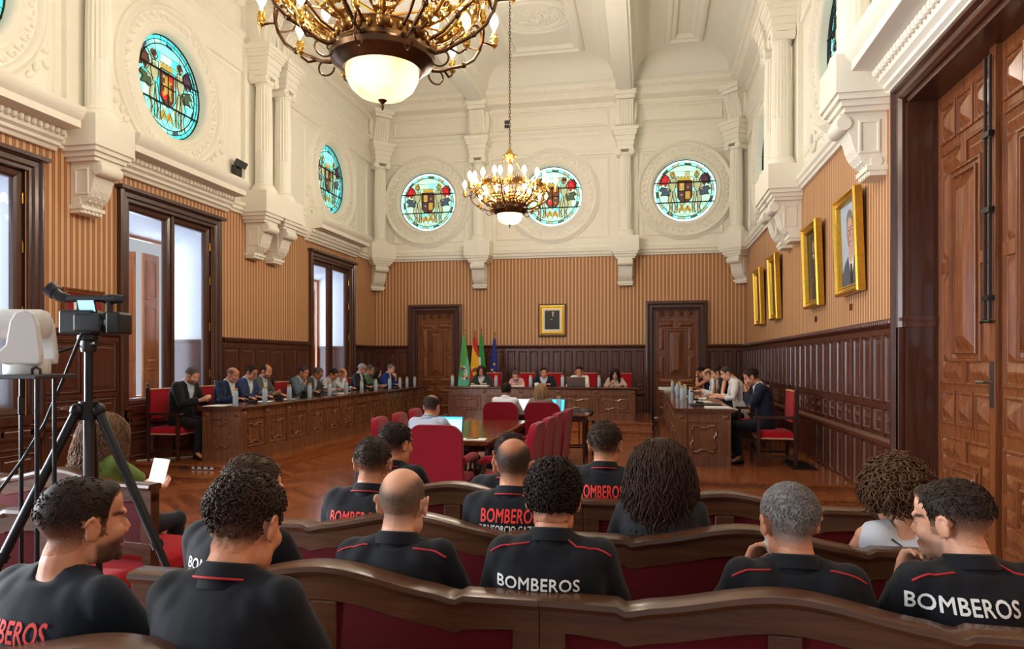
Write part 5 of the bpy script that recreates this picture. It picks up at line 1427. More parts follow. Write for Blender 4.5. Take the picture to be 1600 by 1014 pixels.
            if st in ('long', 'bob', 'afro'):
                n = hair.get('n', 260); ln = hair.get('len', .35); vol = hair.get('vol', .03); wav = hair.get('wave', .012)
                for k in range(n):
                    u = rnd.uniform(-pi, pi); v = math.asin(rnd.uniform(-.1 if st != 'afro' else -.6, 1)); p = scalp(u, v)
                    if hair_h(p, nf, nn) < .7: continue
                    nrm = (p - Vector((0, -.014, .03))).normalized()
                    if st == 'afro':
                        ph = rnd.uniform(0, 6.3); a1 = nrm.orthogonal().normalized(); a2 = nrm.cross(a1); Lk = vol * rnd.uniform(.5, 1.25); pts = []
                        droop = Vector((0, -.02, -.75)) * rnd.uniform(.2, 1.0)
                        for j in range(13):
                            f = j / 12; pts.append(p + nrm * (Lk * f) + droop * (Lk * f * f) + (a1 * cos(j * 1.15 + ph) + a2 * sin(j * 1.15 + ph)) * (.012 * (.4 + f)))
                        extra.X = Hs; extra.tube(pts, [.003] + [.0034] * 11 + [.001], 4, cap=False); ex += 1; continue
                    # hanging locks: out from the scalp, over the skull, then straight down
                    L = ln * rnd.uniform(.75, 1.08); ph = rnd.uniform(0, 6.3); pts = []; q = p.copy(); vel = (nrm * .8 + Vector((0, -.45 if abs(u) > .9 else .15, .15))).normalized(); n_s = 16
                    tgt = Vector((p.x * (1 + vol * 14), p.y - .03 if abs(u) > .7 else p.y, 0)); side_ = 1 if p.x >= 0 else -1; wf = rnd.uniform(9, 17)
                    if abs(u) < 1.0: tgt = Vector((side_ * (.085 + vol), .01 + .02 * cos(u), 0))
                    for j in range(n_s + 1):
                        f = j / n_s; pts.append(q + Vector((rnd.uniform(-1, 1), rnd.uniform(-1, 1), rnd.uniform(-.5, .5))) * (wav * .18 * f) + Vector((cos(f * wf + ph), sin(f * wf * .9 + ph * 2), 0)) * (wav * (.25 + .75 * f)))
                        g = Vector((0, 0, -1)); vel = (vel * .62 + g * .38); dx = (tgt - q); dx.z = 0; vel += dx * 2.2 * (1 - f)
                        # stay outside the head
                        nq = q + vel.normalized() * (L / n_s); e = Vector((nq.x / (.082 + vol * .5), (nq.y + .014) / (.103 + vol * .5), (nq.z - .03) / .1 if nq.z > .03 else 0))
                        if e.length < 1: nq = Vector((nq.x / e.length, (nq.y + .014) / e.length - .014, .03 + (nq.z - .03) / e.length if nq.z > .03 else nq.z))
                        if nq.z < -.1 and nq.y > -.06 and abs(u) > 1.2: nq.y = min(nq.y, -.055)
                        q = nq
                    r0 = hair.get('lock', .0075); extra.X = rot_free if False else Hs; extra.tube(pts, [r0 * .6] + [r0] * (n_s - 3) + [r0 * .8, r0 * .5, .0006], 4, cap=False); ex += 1
            if ex:
                eo = extra.build('hair', hm, ho, smooth=180)
                a = eo.data.attributes.new('hd', 'FLOAT', 'POINT'); a.data.foreach_set('value', [1.0] * len(eo.data.vertices))
    if glasses:
        mb = MB(); mb.X = Hs
        for s_ in (-1, 1):
            mb.tube([(s_ * .032 + .021 * cos(t), .105, .0 + .016 * sin(t)) for t in [2 * pi * k / 14 for k in range(15)]], .0022, 5); mb.tube([(s_ * .053, .104, .004), (s_ * .076, .06, .006), (s_ * .083, .0, .008)], .0022, 5)
        mb.tube([(-.011, .105, .004), (.011, .105, .004)], .0022, 5); mb.build('eyeglasses', 'spectacles', root)
    # ---- clothes
    tw = top_wear or {'kind': 'polo', 'rgb': (24, 26, 36)}; kind = tw['kind']; cm = cloth('cloth_%d_%d_%d' % tw['rgb'], tw['rgb'])
    tv = vox * 1.25
    def garment(infl, slv, cuff, hem=-.2, nk=1.0):
        mb = MB(); trunk(mb, 1.0, infl, hem, nk)
        for (S, E, T, *_), s_ in zip(arm_pts, (-1, 1)):
            if slv <= 0: mb.ell(S, (.05 + infl,) * 3, 12, 8) if slv == 0 else None; continue
            mb.ell(S, (.058 * ak + infl, .058 * ak + infl, .06 * ak + infl), 12, 8)
            if slv < 1: mb.tube([S, S.lerp(E, slv * .5), S.lerp(E, slv)], [.056 * ak + infl, .058 * ak + infl, .06 * ak + infl], 14)
            else: mb.tube([S, S.lerp(E, .5), E, E.lerp(T, .4), E.lerp(T, cuff)], [.056 * ak + infl, .052 * ak + infl, .046 * ak + infl, .045 * ak + infl, .034 * ak + infl], 14)
        g = remesh(mb, tv, 12 if vox < .007 else 7, .5); wrinkle(g, .006 if vox < .007 else .004, 9, seed); return g
    if kind == 'suit':
        inner = finish(garment(.006, 0, 0), 'shirt', cloth('cloth_%d_%d_%d' % tw.get('shirt', (222, 224, 228)), tw.get('shirt', (222, 224, 228))), root)
        g = garment(.02, 1, .93, nk=.99); bm = bmesh.new(); bm.from_mesh(g); zt_ = (C7 - hip).length; dead = []
        for f in bm.faces:
            c = f.calc_center_median() - hip; tz = c.dot(d) / Lt; ty = c.dot(Yt)
            if ty > .02 and abs(c.x) < .085 * sstep(.4, 1.0, tz) + .006 and tz > .36: dead.append(f)
            elif tz > .96 and ty > -.01 and abs(c.x) < .09: dead.append(f)
        bmesh.ops.delete(bm, geom=dead, context='FACES'); bm.to_mesh(g); bm.free(); shirt = finish(g, 'jacket', cm, root)
        cn = inner
    else:
        sl = {'polo': .62, 'tee': .62, 'shirt': 1, 'blouse': .8, 'sleeveless': -1}[kind]
        g = garment(.013, sl, tw.get('cuff', .92), nk=.99 if kind != 'sleeveless' else .95); shirt = finish(g, 'shirt', cm, root); cn = shirt
    if kind in ('polo', 'shirt', 'suit'):
        ax = (hc - C7).normalized() * .5 + Vector((0, 0, .5)); ax.normalize(); Xc = Vector((1, 0, 0)); Yc = ax.cross(Xc) ; nk = (.86 if fem else 1.0) * (wS * .5 + .5); base = C7 + Vector((0, .006, .0))
        def ring(h, r, dip, n=28): return [base + ax * (h - dip * max(0, cos(2 * pi * k / n - pi / 2)) ) + Xc * (r * cos(2 * pi * k / n)) + Yc * (r * .98 * sin(2 * pi * k / n)) for k in range(n)]
        mb = MB(); mb.loops([ring(-.04, .082 * nk, .045), ring(-.01, .075 * nk, .04), ring(.020, .068 * nk, .03), ring(.024, .071 * nk, .03), ring(.017, .076 * nk, .032), ring(-.010, .086 * nk, .045), ring(-.018, .088 * nk, .05)], cap0=False, cap1=False)
        col_ = mb.build('collar', cm if kind != 'suit' else cloth('cloth_%d_%d_%d' % tw.get('shirt', (222, 224, 228)), tw.get('shirt', (222, 224, 228))), cn, smooth=180)
        if kind == 'polo' and tw.get('tip', True):
            mb = MB(); q = ring(-.014, .089 * nk, .048); mb.tube(q[3:] + q[:1] if False else [q[(k + 10) % 28] for k in range(26)], .0028, 6); mb.build('piping', 'piping_red', col_, smooth=60)
    bv = None
    if tw.get('yoke') or tw.get('print') or tw.get('strap'):
        bm = bmesh.new(); bm.from_mesh(shirt.data); bv = BVHTree.FromBMesh(bm); bm.free()
    if tw.get('yoke'):
        for s_ in (-1, 1):
            pts = []
            for k in range(18):
                f = k / 17; g = sp(.975).lerp(sp(.86), f) + Xt * (s_ * lerp(.072, shw + .045, f)) + Yt * lerp(-.10, -.055, f) + Vector((0, 0, .07 * (1 - .5 * f)))
                h = bv.find_nearest(g); pts.append(h[0] + h[1] * .0015)
            mb = MB(); mb.tube(pts, .0032, 6); mb.build('piping', 'piping_red', shirt, smooth=60)
    if tw.get('strap'):
        pts = []
        for k in range(24):
            f = k / 23; h = bv.find_nearest(Vector((lerp(-.06, .12, f), -.16, lerp(C7.z - .02, C7.z - .3, f)))); pts.append(h[0] + h[1] * .002)
        mb = MB(); mb.tube(pts, .006, 6, flat=.35); mb.build('bag_strap', 'black_plastic', root, smooth=60)
    if tw.get('lanyard'):
        mb = MB(); mb.tube([base_pt for base_pt in [C7 + Vector((.085 * cos(t), .004 + .085 * sin(t), .012 - .02 * sin(t))) for t in [pi + k * pi / 12 for k in range(13)]]], .006, 6, flat=.5); mb.build('lanyard', 'black_plastic', root, smooth=60)
    for text, size, zc, mat, xo, xs_ in tw.get('print', ()):
        cu = bpy.data.curves.new('text', 'FONT'); cu.body = text; cu.size = 1; cu.align_x = 'CENTER'; cu.space_character = 1.05; cu.resolution_u = 3
        to = bpy.data.objects.new('text', cu); COL.objects.link(to); dg = bpy.context.evaluated_depsgraph_get(); tm = bpy.data.meshes.new_from_object(to.evaluated_get(dg)); bpy.data.objects.remove(to)
        bm = bmesh.new(); bm.from_mesh(tm); bmesh.ops.scale(bm, vec=(size * xs_, size, size), verts=bm.verts); bmesh.ops.triangulate(bm, faces=bm.faces)
        g0 = bm.verts[:] + bm.edges[:] + bm.faces[:]
        for dx, dy in ((.03 * size, 0), (.015 * size, .02 * size), (.015 * size, -.02 * size)):
            q = bmesh.ops.duplicate(bm, geom=g0); bmesh.ops.translate(bm, vec=(dx, dy, 0), verts=[e for e in q['geom'] if isinstance(e, bmesh.types.BMVert)])
        for ax_ in (0, 1):
            lo = min(v.co[ax_] for v in bm.verts); hi = max(v.co[ax_] for v in bm.verts); q = lo + .011
            while q < hi:
                c_ = [0, 0, 0]; c_[ax_] = q; n_ = [0, 0, 0]; n_[ax_] = 1
                bmesh.ops.bisect_plane(bm, geom=bm.verts[:] + bm.edges[:] + bm.faces[:], plane_co=c_, plane_no=n_, dist=1e-6); q += .011
        for v in bm.verts:
            x, z = v.co.x + xo, v.co.y + zc; h = bv.ray_cast(Vector((x, -1, z)), Vector((0, 1, 0)))
            if h[0] is None: h = bv.find_nearest(Vector((x, -.2, z)))
            v.co = h[0] + Vector((0, -.0035, 0))
        bm.to_mesh(tm); bm.free(); finish(tm, 'lettering', mat, shirt)
    mb = MB(); mb.ell(hip + Vector((0, .02, -.01)), (.17 * wS, .135, .10), 16, 10)
    for (h0, kn, an), s_ in zip(legp, (-1, 1)): mb.tube([h0, h0.lerp(kn, .5), kn, kn.lerp(an, .4), an.lerp(kn, .08)], [.092, .085, .066, .062, .058], 12); mb.ell(kn, (.066,) * 3, 10, 7)
    tr = remesh(mb, max(.011, tv), 4, .5); wrinkle(tr, .004, 9, seed + 5); finish(tr, 'trousers', cloth('cloth_%d_%d_%d' % trousers, trousers), root)
    for (h0, kn, an), s_ in zip(legp, (-1, 1)):
        rings = []; Xs = Vector((1, 0, 0)); Zs = Vector((0, 0, 1)); b0 = Vector((an.x, an.y, 0))
        for y, w, hh in ((-.07, .02, .03), (-.055, .034, .09), (0, .038, .1), (.06, .042, .075), (.13, .046, .052), (.18, .04, .042), (.205, .018, .026)):
            rings.append([b0 + Vector((w * cos(t) * 1.0, y, max(0.002, hh * .5 + hh * .5 * sin(t)))) for t in [2 * pi * k / 12 for k in range(12)]])
        mb = MB(); mb.loops(rings); mb.build('shoe', 'shoe_leather', root, smooth=60)
    if watch is not None:
        S, E, T, *_ = arm_pts[watch]; u = (T - E).normalized(); mb = MB(); a1 = u.orthogonal().normalized(); a2 = u.cross(a1)
        mb.loops([[T - u * (.03 - w) + a1 * (r * cos(t)) + a2 * (r * sin(t)) for t in [2 * pi * k / 16 for k in range(16)]] for w, r in ((0, .028), (.002, .0315), (.018, .0315), (.02, .028))])
        mb.build('wristwatch', 'black_plastic', root, smooth=40)

    return root
PW, PR = 'print_white', 'print_red'
NAVY = (14, 16, 24)
def polo(pr=(), yoke=False, tip=True): return {'kind': 'polo', 'rgb': NAVY, 'print': pr, 'yoke': yoke, 'tip': tip}
AUD = 'audience on the public benches'
def aud(label, px, row, top, **kw):
    y = ROW[row] + kw.pop('dy', .22); kw.setdefault('lean', -.1); kw.setdefault("build", .88); kw.setdefault('vox', .0058 if row < 2 else .0068)
    return person(label, (kw.pop('x', None) or x_at(px, y), y, 0), top=top, group=AUD, **kw)
B = 'BOMBEROS'
aud('man with faded black hair and beard turning right, bottom left corner, dark crew-neck', 131, 0, 1.29, head=(-.38, -.02, 0), skin='skin_tan', hair={'style': 'short', 'rgb': (24, 20, 19), 't': .006, 'fade': .55, 'n': 420, 'L': .011, 'quiff': .6, 'amp': .0008, 'lift': .06}, beard=((26, 20, 18), .85), top_wear={'kind': 'tee', 'rgb': (22, 28, 38), 'print': ((B, .075, .925, PR, -.03, .62),)}, yaw=-.12)
aud('man with wavy dark brown hair in a navy polo, closest to the camera', 385, 0, 1.31, head=(-.10, .24, -.03), skin='skin_tan', hair={'style': 'curly', 'rgb': (44, 34, 27), 't': .016, 'fade': .25, 'n': 1500, 'amp': .008, 'freq': 45, 'cr': .006, 'nape': .004}, top_wear=polo(), yaw=-.03)
aud('man with straight brown hair mostly hidden behind the wavy haired man, navy polo', 396, 1, 1.258, head=(-.35, .1, 0), skin='skin_fair', hair={'style': 'short', 'rgb': (70, 54, 42), 't': .012, 'n': 1000, 'L': .03, 'fade': .4}, top_wear=polo(((B, .05, .912, PW, .0, .95),)), yaw=-.1)
aud('bald man in a navy polo with thin red shoulder piping', 630, 1, 1.236, head=(0, .05, 0), skin='skin_fair', hair={'style': 'shaved', 'rgb': (96, 80, 68), 't': .0005, 'amp': 0, 'thin': .9, 'tl': .11, 'fade': .45}, top_wear=polo((), True, False))
aud('man with thick black curly hair, white BOMBEROS print on his navy polo', 865, 1, 1.272, head=(-.05, .12, 0), skin='skin_tan', hair={'style': 'curly', 'rgb': (14, 12, 12), 't': .016, 'n': 1800, 'amp': .01, 'freq': 45, 'cr': .0075, 'nape': .0}, top_wear=polo(((B, .05, .918, PW, -.035, 1.0),), True, False), yaw=.05)
aud('man with short grey hair and grey beard, hand at his chin, navy polo', 1232, 1, 1.226, head=(.30, .06, .0), skin='skin_tan', hair={'style': 'short', 'rgb': (116, 112, 110), 't': .006, 'n': 2600, 'L': .009, 'fade': .25, 'amp': .0012, 'lift': .12}, beard=((190, 186, 180), .8), top_wear=polo((), True, False), arms=('jaw', 'lap'))
aud('man in profile with dark faded hair, fist at his chin, white BOMBEROS print', 1487, 1, 1.25, head=(.72, .1, 0), skin='skin_fair', hair={'style': 'short', 'rgb': (24, 19, 17), 't': .008, 'fade': .9, 'n': 800, 'L': .017, 'quiff': .9, 'lift': .12, 'amp': .0015}, beard=((60, 46, 40), .6), top_wear=polo(((B, .062, .918, PW, -.075, .84),), True, False), arms=('chin', 'lap'), watch=0, yaw=.12)
aud('man with very short dark hair, red print on his navy polo, second row left', 584, 2, 1.252, head=(.02, .05, 0), skin='skin_tan', hair={'style': 'short', 'rgb': (44, 38, 34), 't': .006, 'fade': .7, 'n': 900, 'L': .014, 'up': 1}, top_wear=polo(((B, .066, .908, PR, -.02, .68),)))
aud('man with thinning hair on his crown, red BOMBEROS and white print below', 803, 2, 1.262, head=(0, .06, 0), skin='skin_tan', hair={'style': 'shaved', 'rgb': (46, 40, 36), 't': .002, 'amp': .0005, 'thin': .75, 'tl': .1, 'fade': .35}, top_wear=polo(((B, .076, .938, PR, .01, .62), ('CONSORCIO CAZORLA', .04, .898, PW, .03, .68))))
aud('woman with long wavy dark brown hair in a charcoal top', 1031, 2, 1.262, head=(0, .03, 0), fem=True, skin='skin_fair', hair={'style': 'long', 'rgb': (44, 27, 21), 't': .02, 'n': 3000, 'len': .46, 'vol': .05, 'wave': .036, 'lock': .0026, 'amp': .005}, top_wear={'kind': 'blouse', 'rgb': (36, 38, 44)})
aud('woman with short curly brown hair in a sleeveless white blouse with dark strap', 1399, 2, 1.19, head=(.1, .08, 0), fem=True, skin='skin_fair', hair={'style': 'afro', 'rgb': (88, 60, 40), 't': .022, 'n': 2400, 'vol': .062, 'amp': .008}, top_wear={'kind': 'sleeveless', 'rgb': (208, 216, 228), 'strap': 1})
aud('man with short dark hair turned right, third row, in front of the head chair', 619, 3, 1.25, head=(-.42, .02, 0), skin='skin_tan', hair={'style': 'short', 'rgb': (26, 22, 20), 't': .009, 'fade': .5, 'n': 800, 'L': .02}, top_wear=polo())
aud('man with dark hair almost hidden behind the man with thinning hair', 797, 3, 1.205, head=(.1, .1, 0), skin='skin_tan', hair={'style': 'short', 'rgb': (40, 32, 28), 't': .009, 'fade': .4, 'n': 800, 'L': .02}, top_wear=polo())
aud('man with short brown hair, red BOMBEROS print, alone in the third row right', 946, 3, 1.275, head=(-.22, .0, 0), skin='skin_tan', hair={'style': 'short', 'rgb': (46, 36, 29), 't': .01, 'fade': .35, 'n': 900, 'L': .024}, beard=((40, 30, 26), .6), top_wear=polo(((B, .088, .915, PR, -.01, .5),)))
aud('woman with long curly light brown hair in a green top holding a paper', 134, 3, 1.27, x=-3.36, dy=.26, head=(-.3, .12, 0), fem=True, skin='skin_fair', hair={'style': 'long', 'rgb': (116, 86, 66), 't': .02, 'n': 2200, 'len': .36, 'vol': .045, 'wave': .036, 'lock': .0028, 'amp': .005}, top_wear={'kind': 'blouse', 'rgb': (104, 128, 62)}, arms=('hold', 'hold'), desk_z=.7, yaw=-.1)
mb = MB(); mb.loops([[(-.1, 0, 0), (.1, 0, 0), (.1, .004, 0), (-.1, .004, 0)], [(-.1, .05, .24), (.1, .05, .24), (.1, .054, .24), (-.1, .054, .24)]])
o = mb.build('paper_sheet', 'paper', loc=(-3.30, 4.20, .765), rotz=-.35); o.scale = (.9, 1, .75); tag(o, 'white paper held up by the woman in the green top', 'paper')

MID = 'people at the centre tables'
person('man in a light grey shirt with a dark lanyard at the centre table laptop', (x_at(675, 6.98), 6.98, 0), top=1.25, lean=.06, head=(-.12, .15, 0), skin='skin_tan', hair={'style': 'short', 'rgb': (42, 34, 30), 't': .008, 'fade': .3, 'n': 500, 'L': .02, 'thin': .4, 'ty': -.03, 'tl': .05}, top_wear={'kind': 'polo', 'rgb': (168, 176, 192), 'tip': False, 'lanyard': 1}, arms=('type', 'type'), desk_z=.77, trousers=(150, 144, 132), group=MID, yaw=-.1, vox=.008)
person('man with black hair in a white shirt at the writing table, seen from behind', (x_at(791, 10.98), 10.98, 0), top=1.255, lean=.1, head=(0, .1, 0), skin='skin_olive', hair={'style': 'short', 'rgb': (18, 15, 14), 't': .011, 'n': 300, 'L': .02}, top_wear={'kind': 'shirt', 'rgb': (214, 216, 222)}, arms=('type', 'type'), desk_z=.77, group=MID, vox=.009)
person('woman with light brown bob at the writing table, seen from behind', (x_at(846, 10.98), 10.98, 0), top=1.235, lean=.1, head=(-.1, .1, 0), fem=True, skin='skin_fair', hair={'style': 'bob', 'rgb': (148, 116, 84), 't': .02, 'n': 240, 'len': .2, 'vol': .028, 'wave': .005, 'lock': .009}, top_wear={'kind': 'blouse', 'rgb': (120, 96, 90)}, arms=('desk', 'desk'), desk_z=.77, group=MID, vox=.009)

LEFT = 'councillors behind the left desk'
def left(label, px, y, **kw):
    X = kw.pop('x', -6.70); Y = X / tan(atan((px - 800) / F) - TH); dep = -X * sin(TH) + Y * cos(TH); top = HCAM - (y - 564) / F * dep - DAIS
    kw.setdefault('lean', .2)
    kw.setdefault('yaw', -pi / 2)
    o = person(label, (X, Y, DAIS), top=top, desk_z=.815, vox=kw.pop('vox', .0085), group=LEFT, **kw); return Y
HD = lambda rgb, **k: dict({'style': 'short', 'rgb': rgb, 't': .009, 'n': 260, 'L': .022, 'fade': .3}, **k)
WS = (220, 222, 228)
ys = [left('man in a black suit typing on a phone, nearest at the left desk', 300, 575, skin='skin_fair', head=(-.0, .42, 0), hair=HD((84, 78, 74), fade=.6, t=.006), beard=((70, 58, 50), .8), top_wear={'kind': 'suit', 'rgb': (20, 21, 24), 'shirt': (196, 206, 224)}, arms=('hold', 'hold'), build=1.12, trousers=(18, 19, 24), vox=.0075),
 left('bald man in a navy suit, second at the left desk', 364, 575, skin='skin_tan', head=(-.1, .25, 0), hair={'style': 'shaved', 'rgb': (110, 84, 66), 't': .0006, 'amp': 0, 'thin': .97, 'tl': .12, 'fade': .8}, top_wear={'kind': 'suit', 'rgb': (24, 34, 66)}, arms=('desk', 'desk'), build=1.1),
 left('man with black hair and glasses in a blue jacket, third at the left desk', 393, 572, skin='skin_tan', head=(-.1, .3, 0), hair=HD((20, 17, 17), t=.014), glasses=True, top_wear={'kind': 'suit', 'rgb': (44, 62, 100)}, arms=('desk', 'desk'), build=1.08),
 left('man with receding dark hair and beard in a grey jacket, fourth at the left desk', 416, 570, skin='skin_tan', head=(-.15, .2, 0), hair=HD((40, 30, 26), thin=.9, ty=.05, tl=.07), beard=((46, 34, 28), .7), top_wear={'kind': 'suit', 'rgb': (84, 84, 84)}, arms=('desk', 'hold')),
 left('man with grey hair leaning on his hand, grey jacket, beside the dark laptop', 474, 573, skin='skin_tan', lean=.34, head=(-.1, .3, 0), hair=HD((58, 56, 58)), top_wear={'kind': 'suit', 'rgb': (92, 104, 116)}, arms=('desk', 'chin')),
 left('man with grey hair looking down, sixth along the left desk', 497, 575, skin='skin_olive', lean=.36, head=(-.05, .5, 0), hair=HD((92, 86, 84)), glasses=True, top_wear={'kind': 'suit', 'rgb': (70, 72, 70)}, arms=('desk', 'desk')),
 left('man with dark hair bent over his notes in a light grey shirt', 521, 577, skin='skin_tan', lean=.4, head=(-.1, .55, 0), hair=HD((28, 24, 24)), glasses=True, top_wear={'kind': 'shirt', 'rgb': (180, 180, 188)}, arms=('desk', 'desk')),
 left('bald man holding his hand to his forehead in a pale shirt', 535, 576, skin='skin_tan', lean=.36, head=(-.1, .45, 0), hair={'style': 'shaved', 'rgb': (110, 84, 66), 't': .0006, 'amp': 0, 'thin': .97, 'tl': .12, 'fade': .8}, top_wear={'kind': 'shirt', 'rgb': (206, 208, 214)}, arms=('desk', 'brow')),
 left('man with white grey hair and glasses in a black jacket and white shirt', 566, 568, skin='skin_tan', lean=.22, head=(-.25, .15, 0), hair=HD((150, 152, 156)), glasses=True, top_wear={'kind': 'suit', 'rgb': (26, 26, 30)}, arms=('desk', 'desk')),
 left('person with grey hair in a green top beside the black jacket', 579, 571, skin='skin_olive', lean=.28, head=(-.2, .2, 0), hair=HD((88, 80, 76)), top_wear={'kind': 'shirt', 'rgb': (96, 128, 92)}, arms=('desk', 'desk')),
 left('woman with dark shoulder length hair in black near the far end of the left desk', 590, 575, skin='skin_fair', fem=True, lean=.3, head=(-.25, .3, 0), hair={'style': 'bob', 'rgb': (26, 22, 24), 't': .016, 'n': 160, 'len': .24, 'vol': .02, 'wave': .006, 'lock': .009}, top_wear={'kind': 'blouse', 'rgb': (28, 28, 32)}, arms=('desk', 'desk')),
 left('man with light hair in a bright blue jacket, last of the left desk', 611, 570, skin='skin_fair', lean=.26, head=(-.3, .2, 0), hair=HD((120, 118, 120)), top_wear={'kind': 'suit', 'rgb': (30, 52, 120)}, arms=('chin', 'desk'), x=-6.62)]
cl = ['under the man in the black suit, nearest on the left', 'under the bald man in navy', 'under the man in the blue jacket', 'under the bearded man in grey', 'under the man leaning on his hand', 'under the grey haired man looking down', 'under the man bent over his notes',
      'under the man with hand on forehead', 'under the man with white grey hair', 'under the person in green', 'under the dark haired woman in black', 'under the last man, in bright blue']
for i, (y, c) in enumerate(zip(ys, cl)):
    if i in (7, 10): continue
    put_chair(-6.98, y + (.02 if i else -.02), -pi / 2, DAIS, 'red backed dark armchair ' + c)
# phone in the hands of the first councillor
mb = MB(); mb.box(-.036, .036, -.004, .004, 0, .145); o = mb.build('mobile_phone', 'black_plastic', bevel=.004); o.location = (-6.27, ys[0] - .01, DAIS + .875); o.rotation_euler = (R(-38), 0, R(-90)); tag(o, 'black mobile phone held by the man in the black suit', 'phone')

RIGHT = 'councillors behind the right desk'
def right(label, px, y, **kw):
    X = kw.pop('x', 1.3); Y = X / tan(atan((px - 800) / F) - TH); dep = -X * sin(TH) + Y * cos(TH); top = HCAM - (y - 564) / F * dep - DAIS
    person(label, (X, Y, DAIS), top=top, desk_z=.815, vox=kw.pop('vox', .0085), group=RIGHT, yaw=kw.pop('yaw', pi / 2), **kw); return Y
yr = [right('man with dark faded hair in a navy suit, hands clasped at his mouth', 1174, 577, x=1.48, skin='skin_tan', lean=.22, head=(-.05, .38, 0), hair=HD((20, 17, 17), t=.013, fade=.6, quiff=.5), beard=((34, 26, 24), .5), top_wear={'kind': 'suit', 'rgb': (22, 28, 44)}, arms=('mouth', 'mouth'), trousers=(20, 24, 36), vox=.007),
 right('young man with cropped hair in a white shirt at the right desk', 1136, 570, x=1.36, skin='skin_fair', lean=.3, head=(.0, .38, 0), hair=HD((62, 52, 46), fade=.7, t=.007), top_wear={'kind': 'shirt', 'rgb': (224, 218, 216), 'cuff': .55}, arms=('desk', 'desk'), vox=.0075),
 right('woman with short dark hair in a sleeveless black top, hand to her face', 1120, 573, x=1.28, skin='skin_fair', fem=True, lean=.3, head=(.0, .35, 0), hair=HD((26, 22, 22), t=.02, fade=0), top_wear={'kind': 'sleeveless', 'rgb': (22, 22, 26)}, arms=('desk', 'cheek')),
 right('bald man bending over in a white shirt at the right desk', 1106, 577, x=1.24, skin='skin_fair', lean=.4, head=(.0, .5, 0), hair={'style': 'shaved', 'rgb': (110, 84, 66), 't': .0006, 'amp': 0, 'thin': .97, 'tl': .12, 'fade': .8}, top_wear={'kind': 'shirt', 'rgb': (216, 216, 220)}, arms=('desk', 'desk')),
 right('person with black hair covering the face with a hand, far end of right desk', 1096, 574, x=1.22, skin='skin_tan', lean=.34, head=(.1, .4, 0), hair=HD((18, 16, 16), t=.014), top_wear={'kind': 'sleeveless', 'rgb': (30, 30, 40)}, arms=('brow', 'desk'), watch=0)]
cl = ['under the man in the navy suit, nearest on the right', 'under the young man in the white shirt', 'under the woman in the sleeveless black top', 'under the bald man in white', 'under the person covering the face']
for i, (y, c) in enumerate(zip(yr, cl)): put_chair(1.80, y + (-.0 if i else -.04), pi / 2, DAIS, 'red backed dark armchair ' + c)

BACK = 'people behind the presiding desk'
def back(label, px, y, **kw):
    Y = 16.46; X = x_at(px, Y); dep = -X * sin(TH) + Y * cos(TH); top = HCAM - (y - 564) / F * dep - .28
    person(label, (X, Y, .28), top=top, desk_z=.76, vox=.009, group=BACK, yaw=pi + kw.pop('turn', 0), lean=kw.pop('lean', .2), **kw); return X
xb = [back('woman with brown hair and glasses in a dark green cardigan before the flags', 752, 572, fem=True, skin='skin_fair', head=(.1, .3, 0), glasses=True, hair={'style': 'bob', 'rgb': (58, 36, 30), 't': .014, 'n': 160, 'len': .26, 'vol': .02, 'wave': .006, 'lock': .009}, top_wear={'kind': 'suit', 'rgb': (44, 62, 50), 'shirt': (220, 218, 218)}, arms=('desk', 'desk')),
 back('woman with short grey brown hair in a pink top, leaning on her elbows', 806, 580, fem=True, skin='skin_fair', lean=.42, head=(.0, .45, 0), hair=HD((88, 74, 70), t=.02, fade=0), top_wear={'kind': 'sleeveless', 'rgb': (206, 160, 178)}, arms=('cross', 'cross')),
 back('man with dark hair in a dark suit and pale shirt, middle of presiding desk', 850, 575, skin='skin_tan', lean=.22, head=(.25, .15, 0), hair=HD((26, 22, 22), t=.01), top_wear={'kind': 'suit', 'rgb': (22, 25, 36), 'shirt': (206, 212, 226)}, arms=('desk', 'desk'), build=1.08),
 back('man in a white shirt with a hand at his mouth behind the silver laptop', 905, 573, skin='skin_tan', lean=.2, head=(.0, .25, 0), hair=HD((30, 24, 22), fade=.6), top_wear={'kind': 'shirt', 'rgb': (228, 224, 218), 'cuff': .4}, arms=('mouth', 'desk')),
 back('woman with long straight black hair in a beige top, right end of presiding desk', 961, 577, fem=True, skin='skin_fair', lean=.25, head=(.0, .3, 0), hair={'style': 'long', 'rgb': (20, 17, 19), 't': .014, 'n': 200, 'len': .34, 'vol': .022, 'wave': .004, 'lock': .009}, top_wear={'kind': 'blouse', 'rgb': (196, 170, 158)}, arms=('desk', 'hold'))]
cl = ['under the woman in green', 'under the woman in pink', 'under the man in the dark suit', 'under the man in white behind the silver laptop', 'under the long dark haired woman']
for x, c in zip(xb, cl): put_chair(x + .1, 16.86, pi, .28, 'red backed dark armchair ' + c)
